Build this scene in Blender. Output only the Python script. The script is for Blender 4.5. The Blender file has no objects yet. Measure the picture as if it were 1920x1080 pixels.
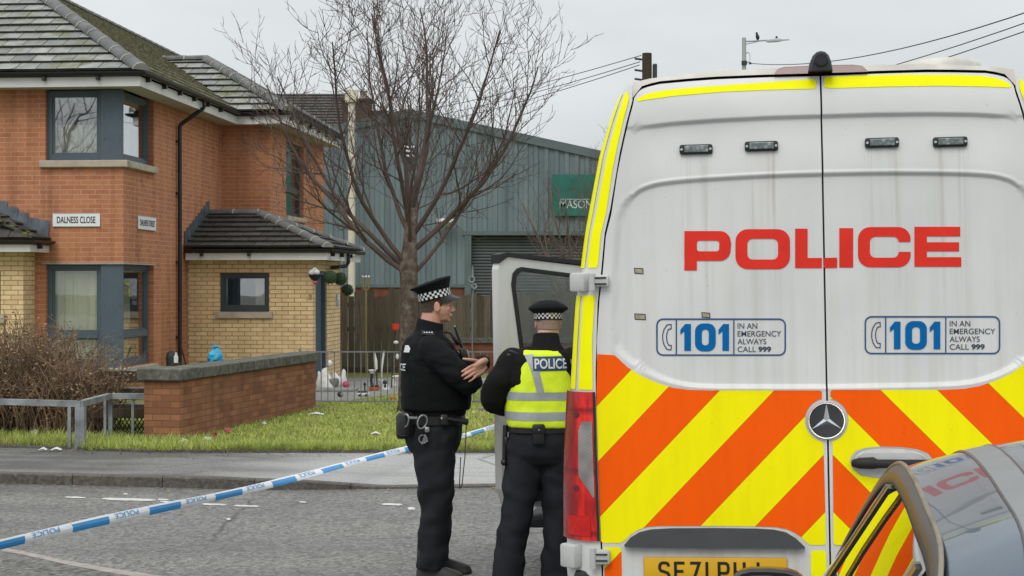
import bpy, bmesh, math, random
import numpy as np
from mathutils import Vector, Matrix, Euler, noise
from mathutils.bvhtree import BVHTree
R = math.radians
SC = bpy.context.scene
COL = SC.collection

# ------------------------------------------------------------ camera, sky, sun, exposure
F, HZ, CAMH = 3000.0, 535.0, 1.9          # focal length in photo pixels, horizon row, lens height
cd = bpy.data.cameras.new("camera")
cd.sensor_width = 36.0
cd.lens = 36.0 * F / 1920.0
cd.clip_start, cd.clip_end = 0.05, 2000
cam = bpy.data.objects.new("camera", cd)
COL.objects.link(cam)
cam.location = (0, 0, CAMH)
cam.rotation_euler = (R(90) - math.atan((540 - HZ) / F), 0, 0)
SC.camera = cam

SUN_EL, SUN_AZ = R(48), R(200)            # soft high light from behind the camera
world = bpy.data.worlds.new("World")
SC.world = world
world.use_nodes = True
nt = world.node_tree
nt.nodes.clear()
def wn(t, **k):
    n = nt.nodes.new(t)
    for a, b in k.items():
        setattr(n, a, b)
    return n
wout = wn('ShaderNodeOutputWorld')
bg = wn('ShaderNodeBackground')
sky = wn('ShaderNodeTexSky', sky_type='NISHITA', sun_disc=False)
sky.sun_elevation, sky.sun_rotation = SUN_EL, SUN_AZ
sky.air_density, sky.dust_density, sky.ozone_density = 1.0, 4.0, 1.0
tc = wn('ShaderNodeTexCoord')
sep = wn('ShaderNodeSeparateXYZ')
nt.links.new(tc.outputs['Generated'], sep.inputs[0])
# overcast: three times brighter overhead than at the horizon, broken by soft cloud
mr = wn('ShaderNodeMapRange')
mr.inputs[1].default_value, mr.inputs[2].default_value = 0.0, 1.0
mr.inputs[3].default_value, mr.inputs[4].default_value = 5.75, 13.6
nt.links.new(sep.outputs[2], mr.inputs[0])
mp = wn('ShaderNodeMapping')
mp.inputs['Scale'].default_value = (1.0, 1.0, 3.0)
nt.links.new(tc.outputs['Generated'], mp.inputs[0])
cl = wn('ShaderNodeTexNoise')
cl.inputs['Scale'].default_value, cl.inputs['Detail'].default_value = 3.6, 6.0
nt.links.new(mp.outputs[0], cl.inputs[0])
cr = wn('ShaderNodeMapRange')
cr.inputs[1].default_value, cr.inputs[2].default_value = 0.3, 0.7
cr.inputs[3].default_value, cr.inputs[4].default_value = 0.86, 1.10
nt.links.new(cl.outputs[0], cr.inputs[0])
mul = wn('ShaderNodeMath', operation='MULTIPLY')
nt.links.new(mr.outputs[0], mul.inputs[0]); nt.links.new(cr.outputs[0], mul.inputs[1])
grey = wn('ShaderNodeMix', data_type='RGBA', blend_type='MULTIPLY')
grey.inputs[0].default_value = 1.0
grey.inputs[6].default_value = (0.96, 1.0, 1.02, 1)
nt.links.new(mul.outputs[0], grey.inputs[7])
mix = wn('ShaderNodeMix', data_type='RGBA')
mix.inputs[0].default_value = 0.93
nt.links.new(sky.outputs[0], mix.inputs[6]); nt.links.new(grey.outputs[2], mix.inputs[7])
nt.links.new(mix.outputs[2], bg.inputs[0])
bg.inputs[1].default_value = 0.1
nt.links.new(bg.outputs[0], wout.inputs[0])

sd = bpy.data.lights.new("sun", 'SUN')
sd.energy, sd.angle, sd.color = 0.9, R(30), (1.0, 0.96, 0.9)
sun = bpy.data.objects.new("sun", sd)
COL.objects.link(sun)
sv = Vector((math.sin(SUN_AZ) * math.cos(SUN_EL), math.cos(SUN_AZ) * math.cos(SUN_EL), math.sin(SUN_EL)))
sun.rotation_euler = sv.to_track_quat('Z', 'Y').to_euler()
sun.location = (0, -10, 20)

vs = SC.view_settings
vs.view_transform, vs.look, vs.gamma, vs.use_curve_mapping = 'Standard', 'None', 1.0, False
vs.exposure = 0.2

# ------------------------------------------------------------ helpers
def PX(px, py, Y):                        # the place at distance Y seen at photo pixel px, py
    return Vector(((px - 960) * Y / F, Y, CAMH + (HZ - py) * Y / F))
def GX(px, py, z=0.0):                    # the place on level z seen at photo pixel px, py
    Y = (CAMH - z) * F / (py - HZ)
    return Vector(((px - 960) * Y / F, Y, z))

def tag(o, label=None, cat=None, group=None, kind=None):
    if label: o['label'] = label
    if cat: o['category'] = cat
    if group: o['group'] = group
    if kind: o['kind'] = kind
    return o
def empty(name, loc=(0, 0, 0), rz=0.0, label=None, cat=None, group=None):
    o = bpy.data.objects.new(name, None)
    COL.objects.link(o)
    o.empty_display_size = 0.2
    o.location = loc
    o.rotation_euler = (0, 0, rz)
    return tag(o, label, cat, group)

class MB:
    def __init__(s):
        s.v, s.f, s.m = [], [], []
    def add(s, vs_, fs, mi=0):
        b = len(s.v)
        s.v += [tuple(p) for p in vs_]
        s.f += [tuple(i + b for i in f) for f in fs]
        s.m += [mi] * len(fs)
        return s
    def poly(s, pts, mi=0):
        return s.add(pts, [tuple(range(len(pts)))], mi)
    def box(s, lo, hi, mi=0, M=None):
        (a, b, c), (d, e, f) = lo, hi
        p = [(a, b, c), (d, b, c), (d, e, c), (a, e, c), (a, b, f), (d, b, f), (d, e, f), (a, e, f)]
        if M is not None:
            p = [M @ Vector(q) for q in p]
        return s.add(p, [(0, 3, 2, 1), (4, 5, 6, 7), (0, 1, 5, 4), (1, 2, 6, 5), (2, 3, 7, 6), (3, 0, 4, 7)], mi)
    def cbox(s, c, size, mi=0, rot=None):
        h = [x / 2 for x in size]
        M = Matrix.Translation(Vector(c)) @ (Euler(rot).to_matrix().to_4x4() if rot else Matrix())
        return s.box([-x for x in h], h, mi, M)
    def rbox(s, c, size, r=0.01, mi=0, rot=None, seg=2):      # box with rounded edges
        bm = bmesh.new()
        bmesh.ops.create_cube(bm, size=1)
        for v in bm.verts:
            v.co = Vector((v.co.x * size[0], v.co.y * size[1], v.co.z * size[2]))
        bmesh.ops.bevel(bm, geom=list(bm.edges), offset=r, segments=seg, affect='EDGES', profile=0.5)
        M = Matrix.Translation(Vector(c)) @ (Euler(rot).to_matrix().to_4x4() if rot else Matrix())
        bm.verts.index_update()
        s.add([M @ v.co for v in bm.verts], [[v.index for v in f.verts] for f in bm.faces], mi)
        bm.free()
        return s
    def loft(s, rings, mi=0, cap=True, closed=True):
        n = len(rings[0])
        b = len(s.v)
        for r in rings:
            s.v += [tuple(p) for p in r]
        k = n if closed else n - 1
        for i in range(len(rings) - 1):
            for j in range(k):
                s.f.append((b + i * n + j, b + i * n + (j + 1) % n, b + (i + 1) * n + (j + 1) % n, b + (i + 1) * n + j))
                s.m.append(mi)
        if cap and closed:
            s.f.append(tuple(b + j for j in reversed(range(n)))); s.m.append(mi)
            s.f.append(tuple(b + (len(rings) - 1) * n + j for j in range(n))); s.m.append(mi)
        return s
    def tube(s, pts, rad, seg=8, mi=0, cap=True, flat=1.0, up=None):
        pts = [Vector(p) for p in pts]
        if not hasattr(rad, '__len__'):
            rad = [rad] * len(pts)
        rings = []
        u = None
        for i, p in enumerate(pts):
            d = (pts[min(i + 1, len(pts) - 1)] - pts[max(i - 1, 0)])
            d = d.normalized() if d.length > 1e-9 else Vector((0, 0, 1))
            if u is None:
                u = Vector(up) if up else (Vector((0, 0, 1)) if abs(d.z) < 0.9 else Vector((1, 0, 0)))
            u = (u - d * u.dot(d))
            u = u.normalized() if u.length > 1e-6 else d.orthogonal().normalized()
            w = d.cross(u)
            rings.append([p + (u * math.cos(2 * math.pi * k / seg) + w * math.sin(2 * math.pi * k / seg) * flat) * rad[i] for k in range(seg)])
        return s.loft(rings, mi, cap)
    def ball(s, c, r, seg=12, rings=8, mi=0, M=None):
        if not hasattr(r, '__len__'):
            r = (r, r, r)
        rr = []
        for i in range(rings + 1):
            a = -math.pi / 2 + math.pi * i / rings
            a = max(-1.5, min(1.5, a))
            q = [Vector((math.cos(a) * math.cos(2 * math.pi * j / seg) * r[0], math.cos(a) * math.sin(2 * math.pi * j / seg) * r[1], math.sin(a) * r[2])) for j in range(seg)]
            if M is not None:
                q = [M @ p for p in q]
            rr.append([p + Vector(c) for p in q])
        return s.loft(rr, mi)
    def lathe(s, prof, c=(0, 0, 0), seg=16, mi=0, M=None, cap=True):
        rr = []
        for r, z in prof:
            q = [Vector((r * math.cos(2 * math.pi * j / seg), r * math.sin(2 * math.pi * j / seg), z)) for j in range(seg)]
            if M is not None:
                q = [M @ p for p in q]
            rr.append([p + Vector(c) for p in q])
        return s.loft(rr, mi, cap)
    def torus(s, c, Rm, r, seg=20, seg2=6, mi=0, M=None):
        rings = []
        for i in range(seg + 1):
            a = 2 * math.pi * i / seg
            q = [Vector(((Rm + r * math.cos(2 * math.pi * j / seg2)) * math.cos(a), (Rm + r * math.cos(2 * math.pi * j / seg2)) * math.sin(a), r * math.sin(2 * math.pi * j / seg2))) for j in range(seg2)]
            if M is not None:
                q = [M @ p for p in q]
            rings.append([p + Vector(c) for p in q])
        return s.loft(rings, mi, cap=False)
    def mesh(s, name):
        me = bpy.data.meshes.new(name)
        me.from_pydata(s.v, [], s.f)
        me.polygons.foreach_set('material_index', s.m)
        return me
    def build(s, name, mats, parent=None, smooth=False, angle=None):
        me = s.mesh(name)
        return link(name, me, mats, parent, smooth, angle)

def link(name, me, mats, parent=None, smooth=False, angle=None):
    if not isinstance(mats, (list, tuple)):
        mats = [mats]
    for m in mats:
        me.materials.append(m)
    if smooth:
        me.polygons.foreach_set('use_smooth', [True] * len(me.polygons))
        if angle:
            bm = bmesh.new(); bm.from_mesh(me)
            bmesh.ops.remove_doubles(bm, verts=bm.verts, dist=1e-5)
            for e in bm.edges:
                if len(e.link_faces) == 2 and e.calc_face_angle(0) > R(angle):
                    e.smooth = False
            bm.to_mesh(me); bm.free()
    me.update()
    o = bpy.data.objects.new(name, me)
    COL.objects.link(o)
    if parent is not None:
        o.parent = parent
    return o

def fill2d(outer, holes=(), maxlen=None):     # triangulated flat region with holes -> (points, faces)
    bm = bmesh.new()
    ed = []
    for loop in [outer] + list(holes):
        vv = [bm.verts.new((p[0], p[1], 0)) for p in loop]
        for i in range(len(vv)):
            ed.append(bm.edges.new((vv[i], vv[(i + 1) % len(vv)])))
    bmesh.ops.triangle_fill(bm, use_beauty=True, use_dissolve=False, edges=ed, normal=(0, 0, 1))
    if maxlen:
        for _ in range(8):
            lg = [e for e in bm.edges if e.calc_length() > maxlen]
            if not lg:
                break
            bmesh.ops.subdivide_edges(bm, edges=lg, cuts=1)
            bmesh.ops.triangulate(bm, faces=[f for f in bm.faces if len(f.verts) > 3])
    bmesh.ops.recalc_face_normals(bm, faces=bm.faces)
    bm.verts.index_update()
    pts = [(v.co.x, v.co.y) for v in bm.verts]
    fs = [[v.index for v in f.verts] for f in bm.faces]
    for i, f in enumerate(fs):
        a, b, c = (pts[k] for k in f[:3])
        if (b[0] - a[0]) * (c[1] - a[1]) - (b[1] - a[1]) * (c[0] - a[0]) < 0:
            fs[i] = f[::-1]
    bm.free()
    return pts, fs
def arc(cx, cy, r, a0, a1, n=6):
    return [(cx + r * math.cos(R(a0 + (a1 - a0) * i / n)), cy + r * math.sin(R(a0 + (a1 - a0) * i / n))) for i in range(n + 1)]
def rrect(x0, y0, x1, y1, r, n=5):
    return arc(x1 - r, y0 + r, r, -90, 0, n) + arc(x1 - r, y1 - r, r, 0, 90, n) + arc(x0 + r, y1 - r, r, 90, 180, n) + arc(x0 + r, y0 + r, r, 180, 270, n)
def text2d(txt, x0, y0, x1, y1, bold=0.0):    # the words as flat triangles stretched to a box
    cu = bpy.data.curves.new("t", 'FONT')
    cu.body = txt
    cu.offset = bold
    ob = bpy.data.objects.new("t", cu)
    COL.objects.link(ob)
    dg = bpy.context.evaluated_depsgraph_get()
    me = bpy.data.meshes.new_from_object(ob.evaluated_get(dg))
    pts = [(v.co.x, v.co.y) for v in me.vertices]
    fs = [list(p.vertices) for p in me.polygons]
    bpy.data.objects.remove(ob); bpy.data.curves.remove(cu); bpy.data.meshes.remove(me)
    ax, ay = min(p[0] for p in pts), min(p[1] for p in pts)
    bx, by = max(p[0] for p in pts), max(p[1] for p in pts)
    return [(x0 + (p[0] - ax) / (bx - ax) * (x1 - x0), y0 + (p[1] - ay) / (by - ay) * (y1 - y0)) for p in pts], fs

def fuse(mb, name, voxel, smooth=4, mats=None, parent=None, wr=None):
    """join overlapping solids of one MB into ONE continuous skin"""
    me = mb.mesh("tmp")
    ob = bpy.data.objects.new("tmp", me)
    COL.objects.link(ob)
    m = ob.modifiers.new("r", 'REMESH'); m.mode = 'VOXEL'; m.voxel_size = voxel; m.use_smooth_shade = True
    m = ob.modifiers.new("s", 'SMOOTH'); m.iterations = smooth; m.factor = 0.5
    dg = bpy.context.evaluated_depsgraph_get()
    out = bpy.data.meshes.new_from_object(ob.evaluated_get(dg))
    bpy.data.objects.remove(ob); bpy.data.meshes.remove(me)
    if wr:
        nn = [v.normal.copy() for v in out.vertices]
        for v, n in zip(out.vertices, nn):
            v.co += n * wr(v.co, n)
    out.name = name
    out.materials.clear()
    return link(name, out, mats, parent, smooth=True)

# ------------------------------------------------------------ materials
def srgb(r, g, b):
    f = lambda c: (c / 255 / 12.92) if c / 255 <= 0.04045 else ((c / 255 + 0.055) / 1.055) ** 2.4
    return (f(r), f(g), f(b))
class NT:
    def __init__(s, name):
        s.mat = bpy.data.materials.new(name)
        s.mat.use_nodes = True
        s.t = s.mat.node_tree
        s.p = s.t.nodes['Principled BSDF']
        s.out = s.t.nodes['Material Output']
        s._oc = None
    def n(s, t, **k):
        q = s.t.nodes.new(t)
        for a, b in k.items():
            setattr(q, a, b)
        return q
    def l(s, a, b):
        s.t.links.new(a, b)
    def oc(s):
        if s._oc is None:
            s._oc = s.n('ShaderNodeTexCoord').outputs['Object']
        return s._oc
    def noise(s, scale, detail=4, vec=None, rough=0.55, sc3=None):
        q = s.n('ShaderNodeTexNoise')
        q.inputs['Scale'].default_value = scale
        q.inputs['Detail'].default_value = detail
        q.inputs['Roughness'].default_value = rough
        v = vec if vec is not None else s.oc()
        if sc3:
            mpn = s.n('ShaderNodeMapping'); mpn.inputs['Scale'].default_value = sc3
            s.l(v, mpn.inputs[0]); v = mpn.outputs[0]
        s.l(v, q.inputs['Vector'])
        return q.outputs['Fac']
    def ramp(s, fac, stops, interp='LINEAR'):
        q = s.n('ShaderNodeValToRGB')
        q.color_ramp.interpolation = interp
        el = q.color_ramp.elements
        while len(el) > 1:
            el.remove(el[0])
        el[0].position = stops[0][0]
        for i, (p, c) in enumerate(stops):
            e = el[0] if i == 0 else el.new(p)
            c = c if hasattr(c, '__len__') else (c, c, c)
            e.color = (*c[:3], 1)
        s.l(fac, q.inputs[0])
        return q.outputs[0]
    def mix(s, fac, a, b, mode='MIX'):
        q = s.n('ShaderNodeMix', data_type='RGBA', blend_type=mode)
        for i, v in ((0, fac), (6, a), (7, b)):
            sock = q.inputs[i]
            if hasattr(v, 'node'):
                s.l(v, sock)
            elif hasattr(v, '__len__'):
                sock.default_value = (*v[:3], 1)
            else:
                sock.default_value = v if i == 0 else (v, v, v, 1)
        return q.outputs[2]
    def math(s, op, a, b=0.0, c=0.0):
        q = s.n('ShaderNodeMath', operation=op)
        for sock, v in zip(q.inputs, (a, b, c)):
            if hasattr(v, 'node'):
                s.l(v, sock)
            else:
                sock.default_value = v
        return q.outputs[0]
    def xyz(s, vec=None):
        q = s.n('ShaderNodeSeparateXYZ')
        s.l(vec if vec is not None else s.oc(), q.inputs[0])
        return q.outputs
    def vec(s, x, y, z=0.0):
        q = s.n('ShaderNodeCombineXYZ')
        for sock, v in zip(q.inputs, (x, y, z)):
            if hasattr(v, 'node'):
                s.l(v, sock)
            else:
                sock.default_value = v
        return q.outputs[0]
    def bump(s, h, strength=0.3, dist=0.01):
        q = s.n('ShaderNodeBump')
        q.inputs['Strength'].default_value = strength
        q.inputs['Distance'].default_value = dist
        s.l(h, q.inputs['Height'])
        s.l(q.outputs[0], s.p.inputs['Normal'])
    def set(s, col=None, rough=None, metal=None, spec=None, coat=None, sheen=None):
        for k, v in (('Base Color', col), ('Roughness', rough), ('Metallic', metal), ('Specular IOR Level', spec), ('Coat Weight', coat), ('Sheen Weight', sheen)):
            if v is None:
                continue
            if hasattr(v, 'node'):
                s.l(v, s.p.inputs[k])
            elif k == 'Base Color':
                s.p.inputs[k].default_value = (*v[:3], 1)
            else:
                s.p.inputs[k].default_value = v
        return s.mat
def pmat(name, col, rough=0.6, var=0.15, scale=6.0, metal=0.0, bump=0.0, bscale=60.0, spec=0.5, coat=None, sc3=None, sheen=None):
    t = NT(name)
    f = t.noise(scale, 5, sc3=sc3)
    a = [max(0, c * (1 - var)) for c in col]
    b = [min(1, c * (1 + var)) for c in col]
    t.set(t.ramp(f, [(0.3, a), (0.7, b)]), rough, metal, spec, coat, sheen)
    if bump:
        t.bump(t.noise(bscale, 4, sc3=sc3), bump, 0.004)
    return t.mat
def brick_mat(name, c1, c2, mortar, stain, off=0.0, row=0.075, wide=0.225, dark=0.55):
    t = NT(name)
    X, Y, Z = t.xyz()
    u = t.math('ADD', t.math('ADD', X, Y), off)
    v = t.vec(u, Z)
    b = t.n('ShaderNodeTexBrick')
    t.l(v, b.inputs['Vector'])
    b.inputs['Color1'].default_value = (*c1, 1); b.inputs['Color2'].default_value = (*c2, 1)
    b.inputs['Mortar'].default_value = (*mortar, 1)
    for k, q in (('Scale', 1.0), ('Mortar Size', 0.0065), ('Mortar Smooth', 0.25), ('Bias', 0.0), ('Brick Width', wide), ('Row Height', row)):
        b.inputs[k].default_value = q
    big = t.noise(0.8, 5)
    c = t.mix(t.ramp(big, [(0.45, 0), (0.75, 0.5)]), b.outputs['Color'], stain)
    c = t.mix(t.ramp(t.noise(1.6, 4, sc3=(3, 3, 0.35)), [(0.46, 0), (0.70, 0.62)]), c, t.mix(1.0, c, dark, 'MULTIPLY'))
    c = t.mix(t.ramp(t.noise(26, 3), [(0.3, 0.0), (0.8, 0.25)]), c, t.mix(1.0, c, 0.6, 'MULTIPLY'))
    t.set(c, 0.88, spec=0.25)
    h = t.math('ADD', t.math('MULTIPLY', b.outputs['Fac'], -1.0), t.math('MULTIPLY', t.noise(90, 3), 0.35))
    t.bump(h, 0.5, 0.006)
    return t.mat
M = {}
M['red_brick'] = brick_mat('red brick', (0.53, 0.225, 0.112), (0.44, 0.168, 0.083), (0.55, 0.35, 0.245), (0.56, 0.26, 0.12))
M['buff_brick'] = brick_mat('buff brick', (0.86, 0.65, 0.37), (0.70, 0.50, 0.27), (0.26, 0.18, 0.10), (0.74, 0.54, 0.31), 0.06, dark=0.8)
M['wall_brick'] = brick_mat('garden wall brick', (0.38, 0.17, 0.085), (0.235, 0.095, 0.052), (0.17, 0.10, 0.06), (0.24, 0.125, 0.07), 0.1)
M['old_brick'] = brick_mat('old brick', (0.22, 0.07, 0.04), (0.18, 0.06, 0.035), (0.16, 0.10, 0.07), (0.14, 0.06, 0.04))

def tile_mat(name, a, b, moss_amt):
    t = NT(name)
    g = t.n('ShaderNodeNewGeometry')
    c = t.ramp(g.outputs['Random Per Island'], [(0.0, a), (0.5, [(x + y) / 2 for x, y in zip(a, b)]), (1.0, b)])
    c = t.mix(t.ramp(t.noise(5, 6), [(0.35, 0), (0.7, 0.55)]), c, [x * 0.5 for x in a])
    m = t.ramp(t.noise(2.2, 6, rough=0.7), [(moss_amt, 0), (moss_amt + 0.16, 0.85)])
    c = t.mix(m, c, t.mix(t.noise(14, 3), (0.075, 0.08, 0.026), (0.21, 0.205, 0.06)))
    t.set(c, 0.72, spec=0.4)
    t.bump(t.noise(45, 4), 0.4, 0.006)
    return t.mat
M['tile'] = tile_mat('grey concrete roof tile', (0.20, 0.21, 0.20), (0.36, 0.365, 0.345), 0.50)
M['tile_side'] = tile_mat('mossy concrete roof tile', (0.19, 0.18, 0.14), (0.34, 0.315, 0.245), 0.50)
M['tile_dark'] = tile_mat('dark brown roof tile', (0.045, 0.04, 0.036), (0.08, 0.072, 0.064), 0.6)
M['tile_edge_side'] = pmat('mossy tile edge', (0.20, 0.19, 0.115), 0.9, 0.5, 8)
M['tile_edge'] = pmat('dark tile edge', (0.035, 0.036, 0.026), 0.9, 0.5, 8)
M['ridge'] = pmat('ridge tile', (0.12, 0.125, 0.12), 0.8, 0.35, 4, bump=0.3)
M['ridge_mortar'] = pmat('ridge mortar', (0.36, 0.35, 0.32), 0.9, 0.2)
M['black_pvc'] = pmat('black plastic', (0.012, 0.012, 0.013), 0.42, 0.25, 5)
M['white_pvc'] = pmat('white painted board', (0.66, 0.66, 0.64), 0.5, 0.09, 3)
M['soffit'] = pmat('soffit board', (0.5, 0.47, 0.43), 0.7, 0.1, 3)
M['frame'] = pmat('blue grey window frame', (0.075, 0.108, 0.135), 0.45, 0.08, 3)
M['frame_dark'] = pmat('dark grey window frame', (0.035, 0.05, 0.058), 0.45, 0.1, 3)
M['sill'] = pmat('cast stone sill', (0.44, 0.38, 0.30), 0.85, 0.18, 5, bump=0.2)
M['lead'] = pmat('lead sheet', (0.095, 0.115, 0.135), 0.5, 0.35, 5, metal=0.25, bump=0.2, bscale=20)
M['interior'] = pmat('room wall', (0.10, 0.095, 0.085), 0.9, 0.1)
M['blind'] = pmat('cream blind', (0.74, 0.73, 0.58), 0.8, 0.12, 3, sc3=(14, 14, 0.5))
M['curtain'] = pmat('pale curtain', (0.55, 0.53, 0.44), 0.9, 0.25, 3, sc3=(16, 16, 0.3))
def glass_mat(name, tint=(0.75, 0.8, 0.78), rough=0.01, ior=1.5, boost=1.0, wav=0.05, base=0.0, cap=1.0):
    t = NT(name)
    tr = t.n('ShaderNodeBsdfTransparent'); tr.inputs[0].default_value = (*tint, 1)
    gl = t.n('ShaderNodeBsdfGlossy'); gl.inputs['Roughness'].default_value = rough
    gl.inputs['Color'].default_value = (0.95, 0.97, 1, 1)
    fr = t.n('ShaderNodeFresnel'); fr.inputs[0].default_value = ior
    if wav:
        b = t.n('ShaderNodeBump'); b.inputs['Strength'].default_value = wav; b.inputs['Distance'].default_value = 0.02
        t.l(t.noise(1.3, 1), b.inputs['Height']); t.l(b.outputs[0], gl.inputs['Normal'])
    ms = t.n('ShaderNodeMixShader')
    t.l(t.math('MINIMUM', t.math('ADD', t.math('MULTIPLY', fr.outputs[0], boost), base), cap), ms.inputs[0])
    t.l(tr.outputs[0], ms.inputs[1]); t.l(gl.outputs[0], ms.inputs[2])
    t.l(ms.outputs[0], t.out.inputs[0])
    return t.mat
M['glass'] = glass_mat('window glass', (0.9, 0.93, 0.91), boost=1.6, wav=0.12, base=0.20, cap=0.52)
M['glass_clear'] = glass_mat('ground floor glass', (0.93, 0.95, 0.93), boost=1.3, wav=0.10, base=0.05, cap=0.45)
M['car_glass'] = glass_mat('tinted car glass', (0.16, 0.19, 0.18), boost=1.6, wav=0.0)
M['van_glass'] = glass_mat('van door glass', (0.80, 0.84, 0.83), boost=1.0, wav=0.0)

def ground_mat(name, c0, c1, c2, scale, rough=0.9, bump=0.8, stain=None, st=(0.5, 0.7)):
    t = NT(name)
    g = t.noise(scale, 3, rough=0.7)
    v = t.n('ShaderNodeTexVoronoi'); v.inputs['Scale'].default_value = scale * 0.9
    t.l(t.oc(), v.inputs['Vector'])
    c = t.ramp(g, [(0.32, c0), (0.5, c1), (0.68, c2)])
    c = t.mix(0.45, c, t.ramp(v.outputs['Color'], [(0.1, c0), (0.9, c2)]))
    c = t.mix(t.ramp(t.noise(0.55, 6), [(0.4, 0.0), (0.75, 0.35)]), c, t.mix(1.0, c, 0.6, 'MULTIPLY'))
    if stain:
        c = t.mix(t.ramp(t.noise(0.35, 4, sc3=(0.5, 1.4, 1)), [(st[0], 0), (st[1], 0.8)]), c, stain)
    t.set(c, rough, spec=0.35)
    t.bump(t.math('ADD', g, v.outputs['Distance']), bump, 0.012)
    return t.mat
def road_mat(name, c0, c1, c2, scale):
    t = NT(name)
    g = t.noise(scale, 3, rough=0.75)
    v = t.n('ShaderNodeTexVoronoi'); v.inputs['Scale'].default_value = scale * 0.8; t.l(t.oc(), v.inputs['Vector'])
    c = t.ramp(g, [(0.3, c0), (0.5, c1), (0.7, c2)])
    c = t.mix(0.4, c, t.ramp(v.outputs['Color'], [(0.1, c0), (0.9, c2)]))
    chip = t.n('ShaderNodeTexVoronoi'); chip.inputs['Scale'].default_value = 17; t.l(t.oc(), chip.inputs['Vector'])
    c = t.mix(t.ramp(chip.outputs['Distance'], [(0.10, 0.75), (0.2, 0.0)]), c, t.ramp(chip.outputs['Color'], [(0.3, (0.03, 0.03, 0.03)), (0.7, (0.42, 0.41, 0.38))]))
    ck = t.n('ShaderNodeTexVoronoi', feature='DISTANCE_TO_EDGE'); ck.inputs['Scale'].default_value = 0.55
    wv = t.n('ShaderNodeMix', data_type='RGBA'); wv.inputs[0].default_value = 0.12; t.l(t.oc(), wv.inputs[6])
    wn_ = t.n('ShaderNodeTexNoise'); wn_.inputs['Scale'].default_value = 3.0; t.l(t.oc(), wn_.inputs['Vector']); t.l(wn_.outputs['Color'], wv.inputs[7]); t.l(wv.outputs[2], ck.inputs['Vector'])
    c = t.mix(t.math('MULTIPLY', t.ramp(ck.outputs['Distance'], [(0.0, 0.75), (0.009, 0.0)]), t.ramp(t.noise(0.4, 3), [(0.42, 0), (0.55, 1)])), c, (0.03, 0.03, 0.03))
    X, Y, Z = t.xyz()
    band = t.noise(0.45, 4, sc3=(0.35, 1.9, 1))                     # tyre-worn and damp bands along the road
    c = t.mix(t.ramp(band, [(0.38, 0.55), (0.56, 0.0)]), c, t.mix(1.0, c, 0.55, 'MULTIPLY'))
    gut = t.n('ShaderNodeMapRange'); gut.inputs[1].default_value = 14.2; gut.inputs[2].default_value = 15.3; t.l(t.math('ADD', Y, t.math('MULTIPLY', t.math('ADD', t.noise(2.2, 5), -0.5), 1.6)), gut.inputs[0])
    c = t.mix(t.math('MULTIPLY', gut.outputs[0], 0.55), c, (0.05, 0.046, 0.038))          # silt in the gutter
    c = t.mix(t.ramp(t.noise(1.3, 6), [(0.5, 0.0), (0.8, 0.4)]), c, t.mix(1.0, c, 1.35, 'MULTIPLY'))
    t.set(c, t.ramp(band, [(0.4, 0.55), (0.6, 0.9)]), spec=0.4)
    t.bump(t.math('ADD', g, v.outputs['Distance']), 0.9, 0.012)
    return t.mat
M['asphalt'] = road_mat('worn road asphalt', (0.05, 0.049, 0.046), (0.17, 0.166, 0.157), (0.40, 0.39, 0.365), 36)
M['pavement'] = ground_mat('damp pavement asphalt', (0.07, 0.07, 0.068), (0.145, 0.142, 0.136), (0.25, 0.245, 0.23), 55, 0.6, 0.5, (0.045, 0.042, 0.04), (0.5, 0.66))
t = NT('pavement asphalt')
g = t.noise(55, 3, rough=0.7)
c = t.ramp(g, [(0.3, (0.10, 0.098, 0.093)), (0.5, (0.17, 0.166, 0.157)), (0.7, (0.28, 0.275, 0.26))])
pale = t.ramp(g, [(0.3, (0.24, 0.24, 0.232)), (0.5, (0.36, 0.36, 0.348)), (0.7, (0.50, 0.495, 0.475))])
xr = t.n('ShaderNodeMapRange'); xr.inputs[1].default_value = -3.2; xr.inputs[2].default_value = -1.6
t.l(t.math('ADD', t.xyz()[0], t.math('MULTIPLY', t.noise(1.1, 5), 1.4)), xr.inputs[0]); xr.inputs[1].default_value = -2.4; xr.inputs[2].default_value = -1.0
c = t.mix(xr.outputs[0], c, pale)
wet = t.ramp(t.noise(0.9, 5, sc3=(0.6, 1.6, 1)), [(0.44, 0), (0.58, 0.75)])
dryx = t.math('SUBTRACT', 1.0, xr.outputs[0])
c = t.mix(t.math('MULTIPLY', wet, t.math('ADD', t.math('MULTIPLY', dryx, 0.8), 0.2)), c, t.mix(1.0, c, 0.42, 'MULTIPLY'))
cr_ = t.n('ShaderNodeTexVoronoi', feature='DISTANCE_TO_EDGE'); cr_.inputs['Scale'].default_value = 0.8
mpv = t.n('ShaderNodeMapping'); mpv.inputs['Scale'].default_value = (0.5, 2.2, 1); t.l(t.oc(), mpv.inputs[0]); t.l(mpv.outputs[0], cr_.inputs['Vector'])
c = t.mix(t.ramp(cr_.outputs['Distance'], [(0.0, 0.7), (0.012, 0.0)]), c, (0.05, 0.05, 0.048))
M['pavement'] = t.set(c, t.ramp(wet, [(0, 0.8), (0.75, 0.45)]), spec=0.4); t.bump(g, 0.5, 0.01)
M['kerb'] = ground_mat('kerb stone', (0.06, 0.052, 0.044), (0.095, 0.085, 0.073), (0.16, 0.145, 0.125), 30, 0.7, 0.4)
M['slab'] = ground_mat('paving slab', (0.14, 0.14, 0.135), (0.22, 0.215, 0.2), (0.33, 0.32, 0.3), 12, 0.8, 0.3)
M['soil'] = ground_mat('lawn soil', (0.08, 0.085, 0.022), (0.17, 0.20, 0.045), (0.27, 0.29, 0.08), 9, 0.95, 0.6)
M['far_ground'] = ground_mat('open ground', (0.06, 0.06, 0.05), (0.10, 0.1, 0.08), (0.14, 0.14, 0.12), 3, 0.95, 0.3)
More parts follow.
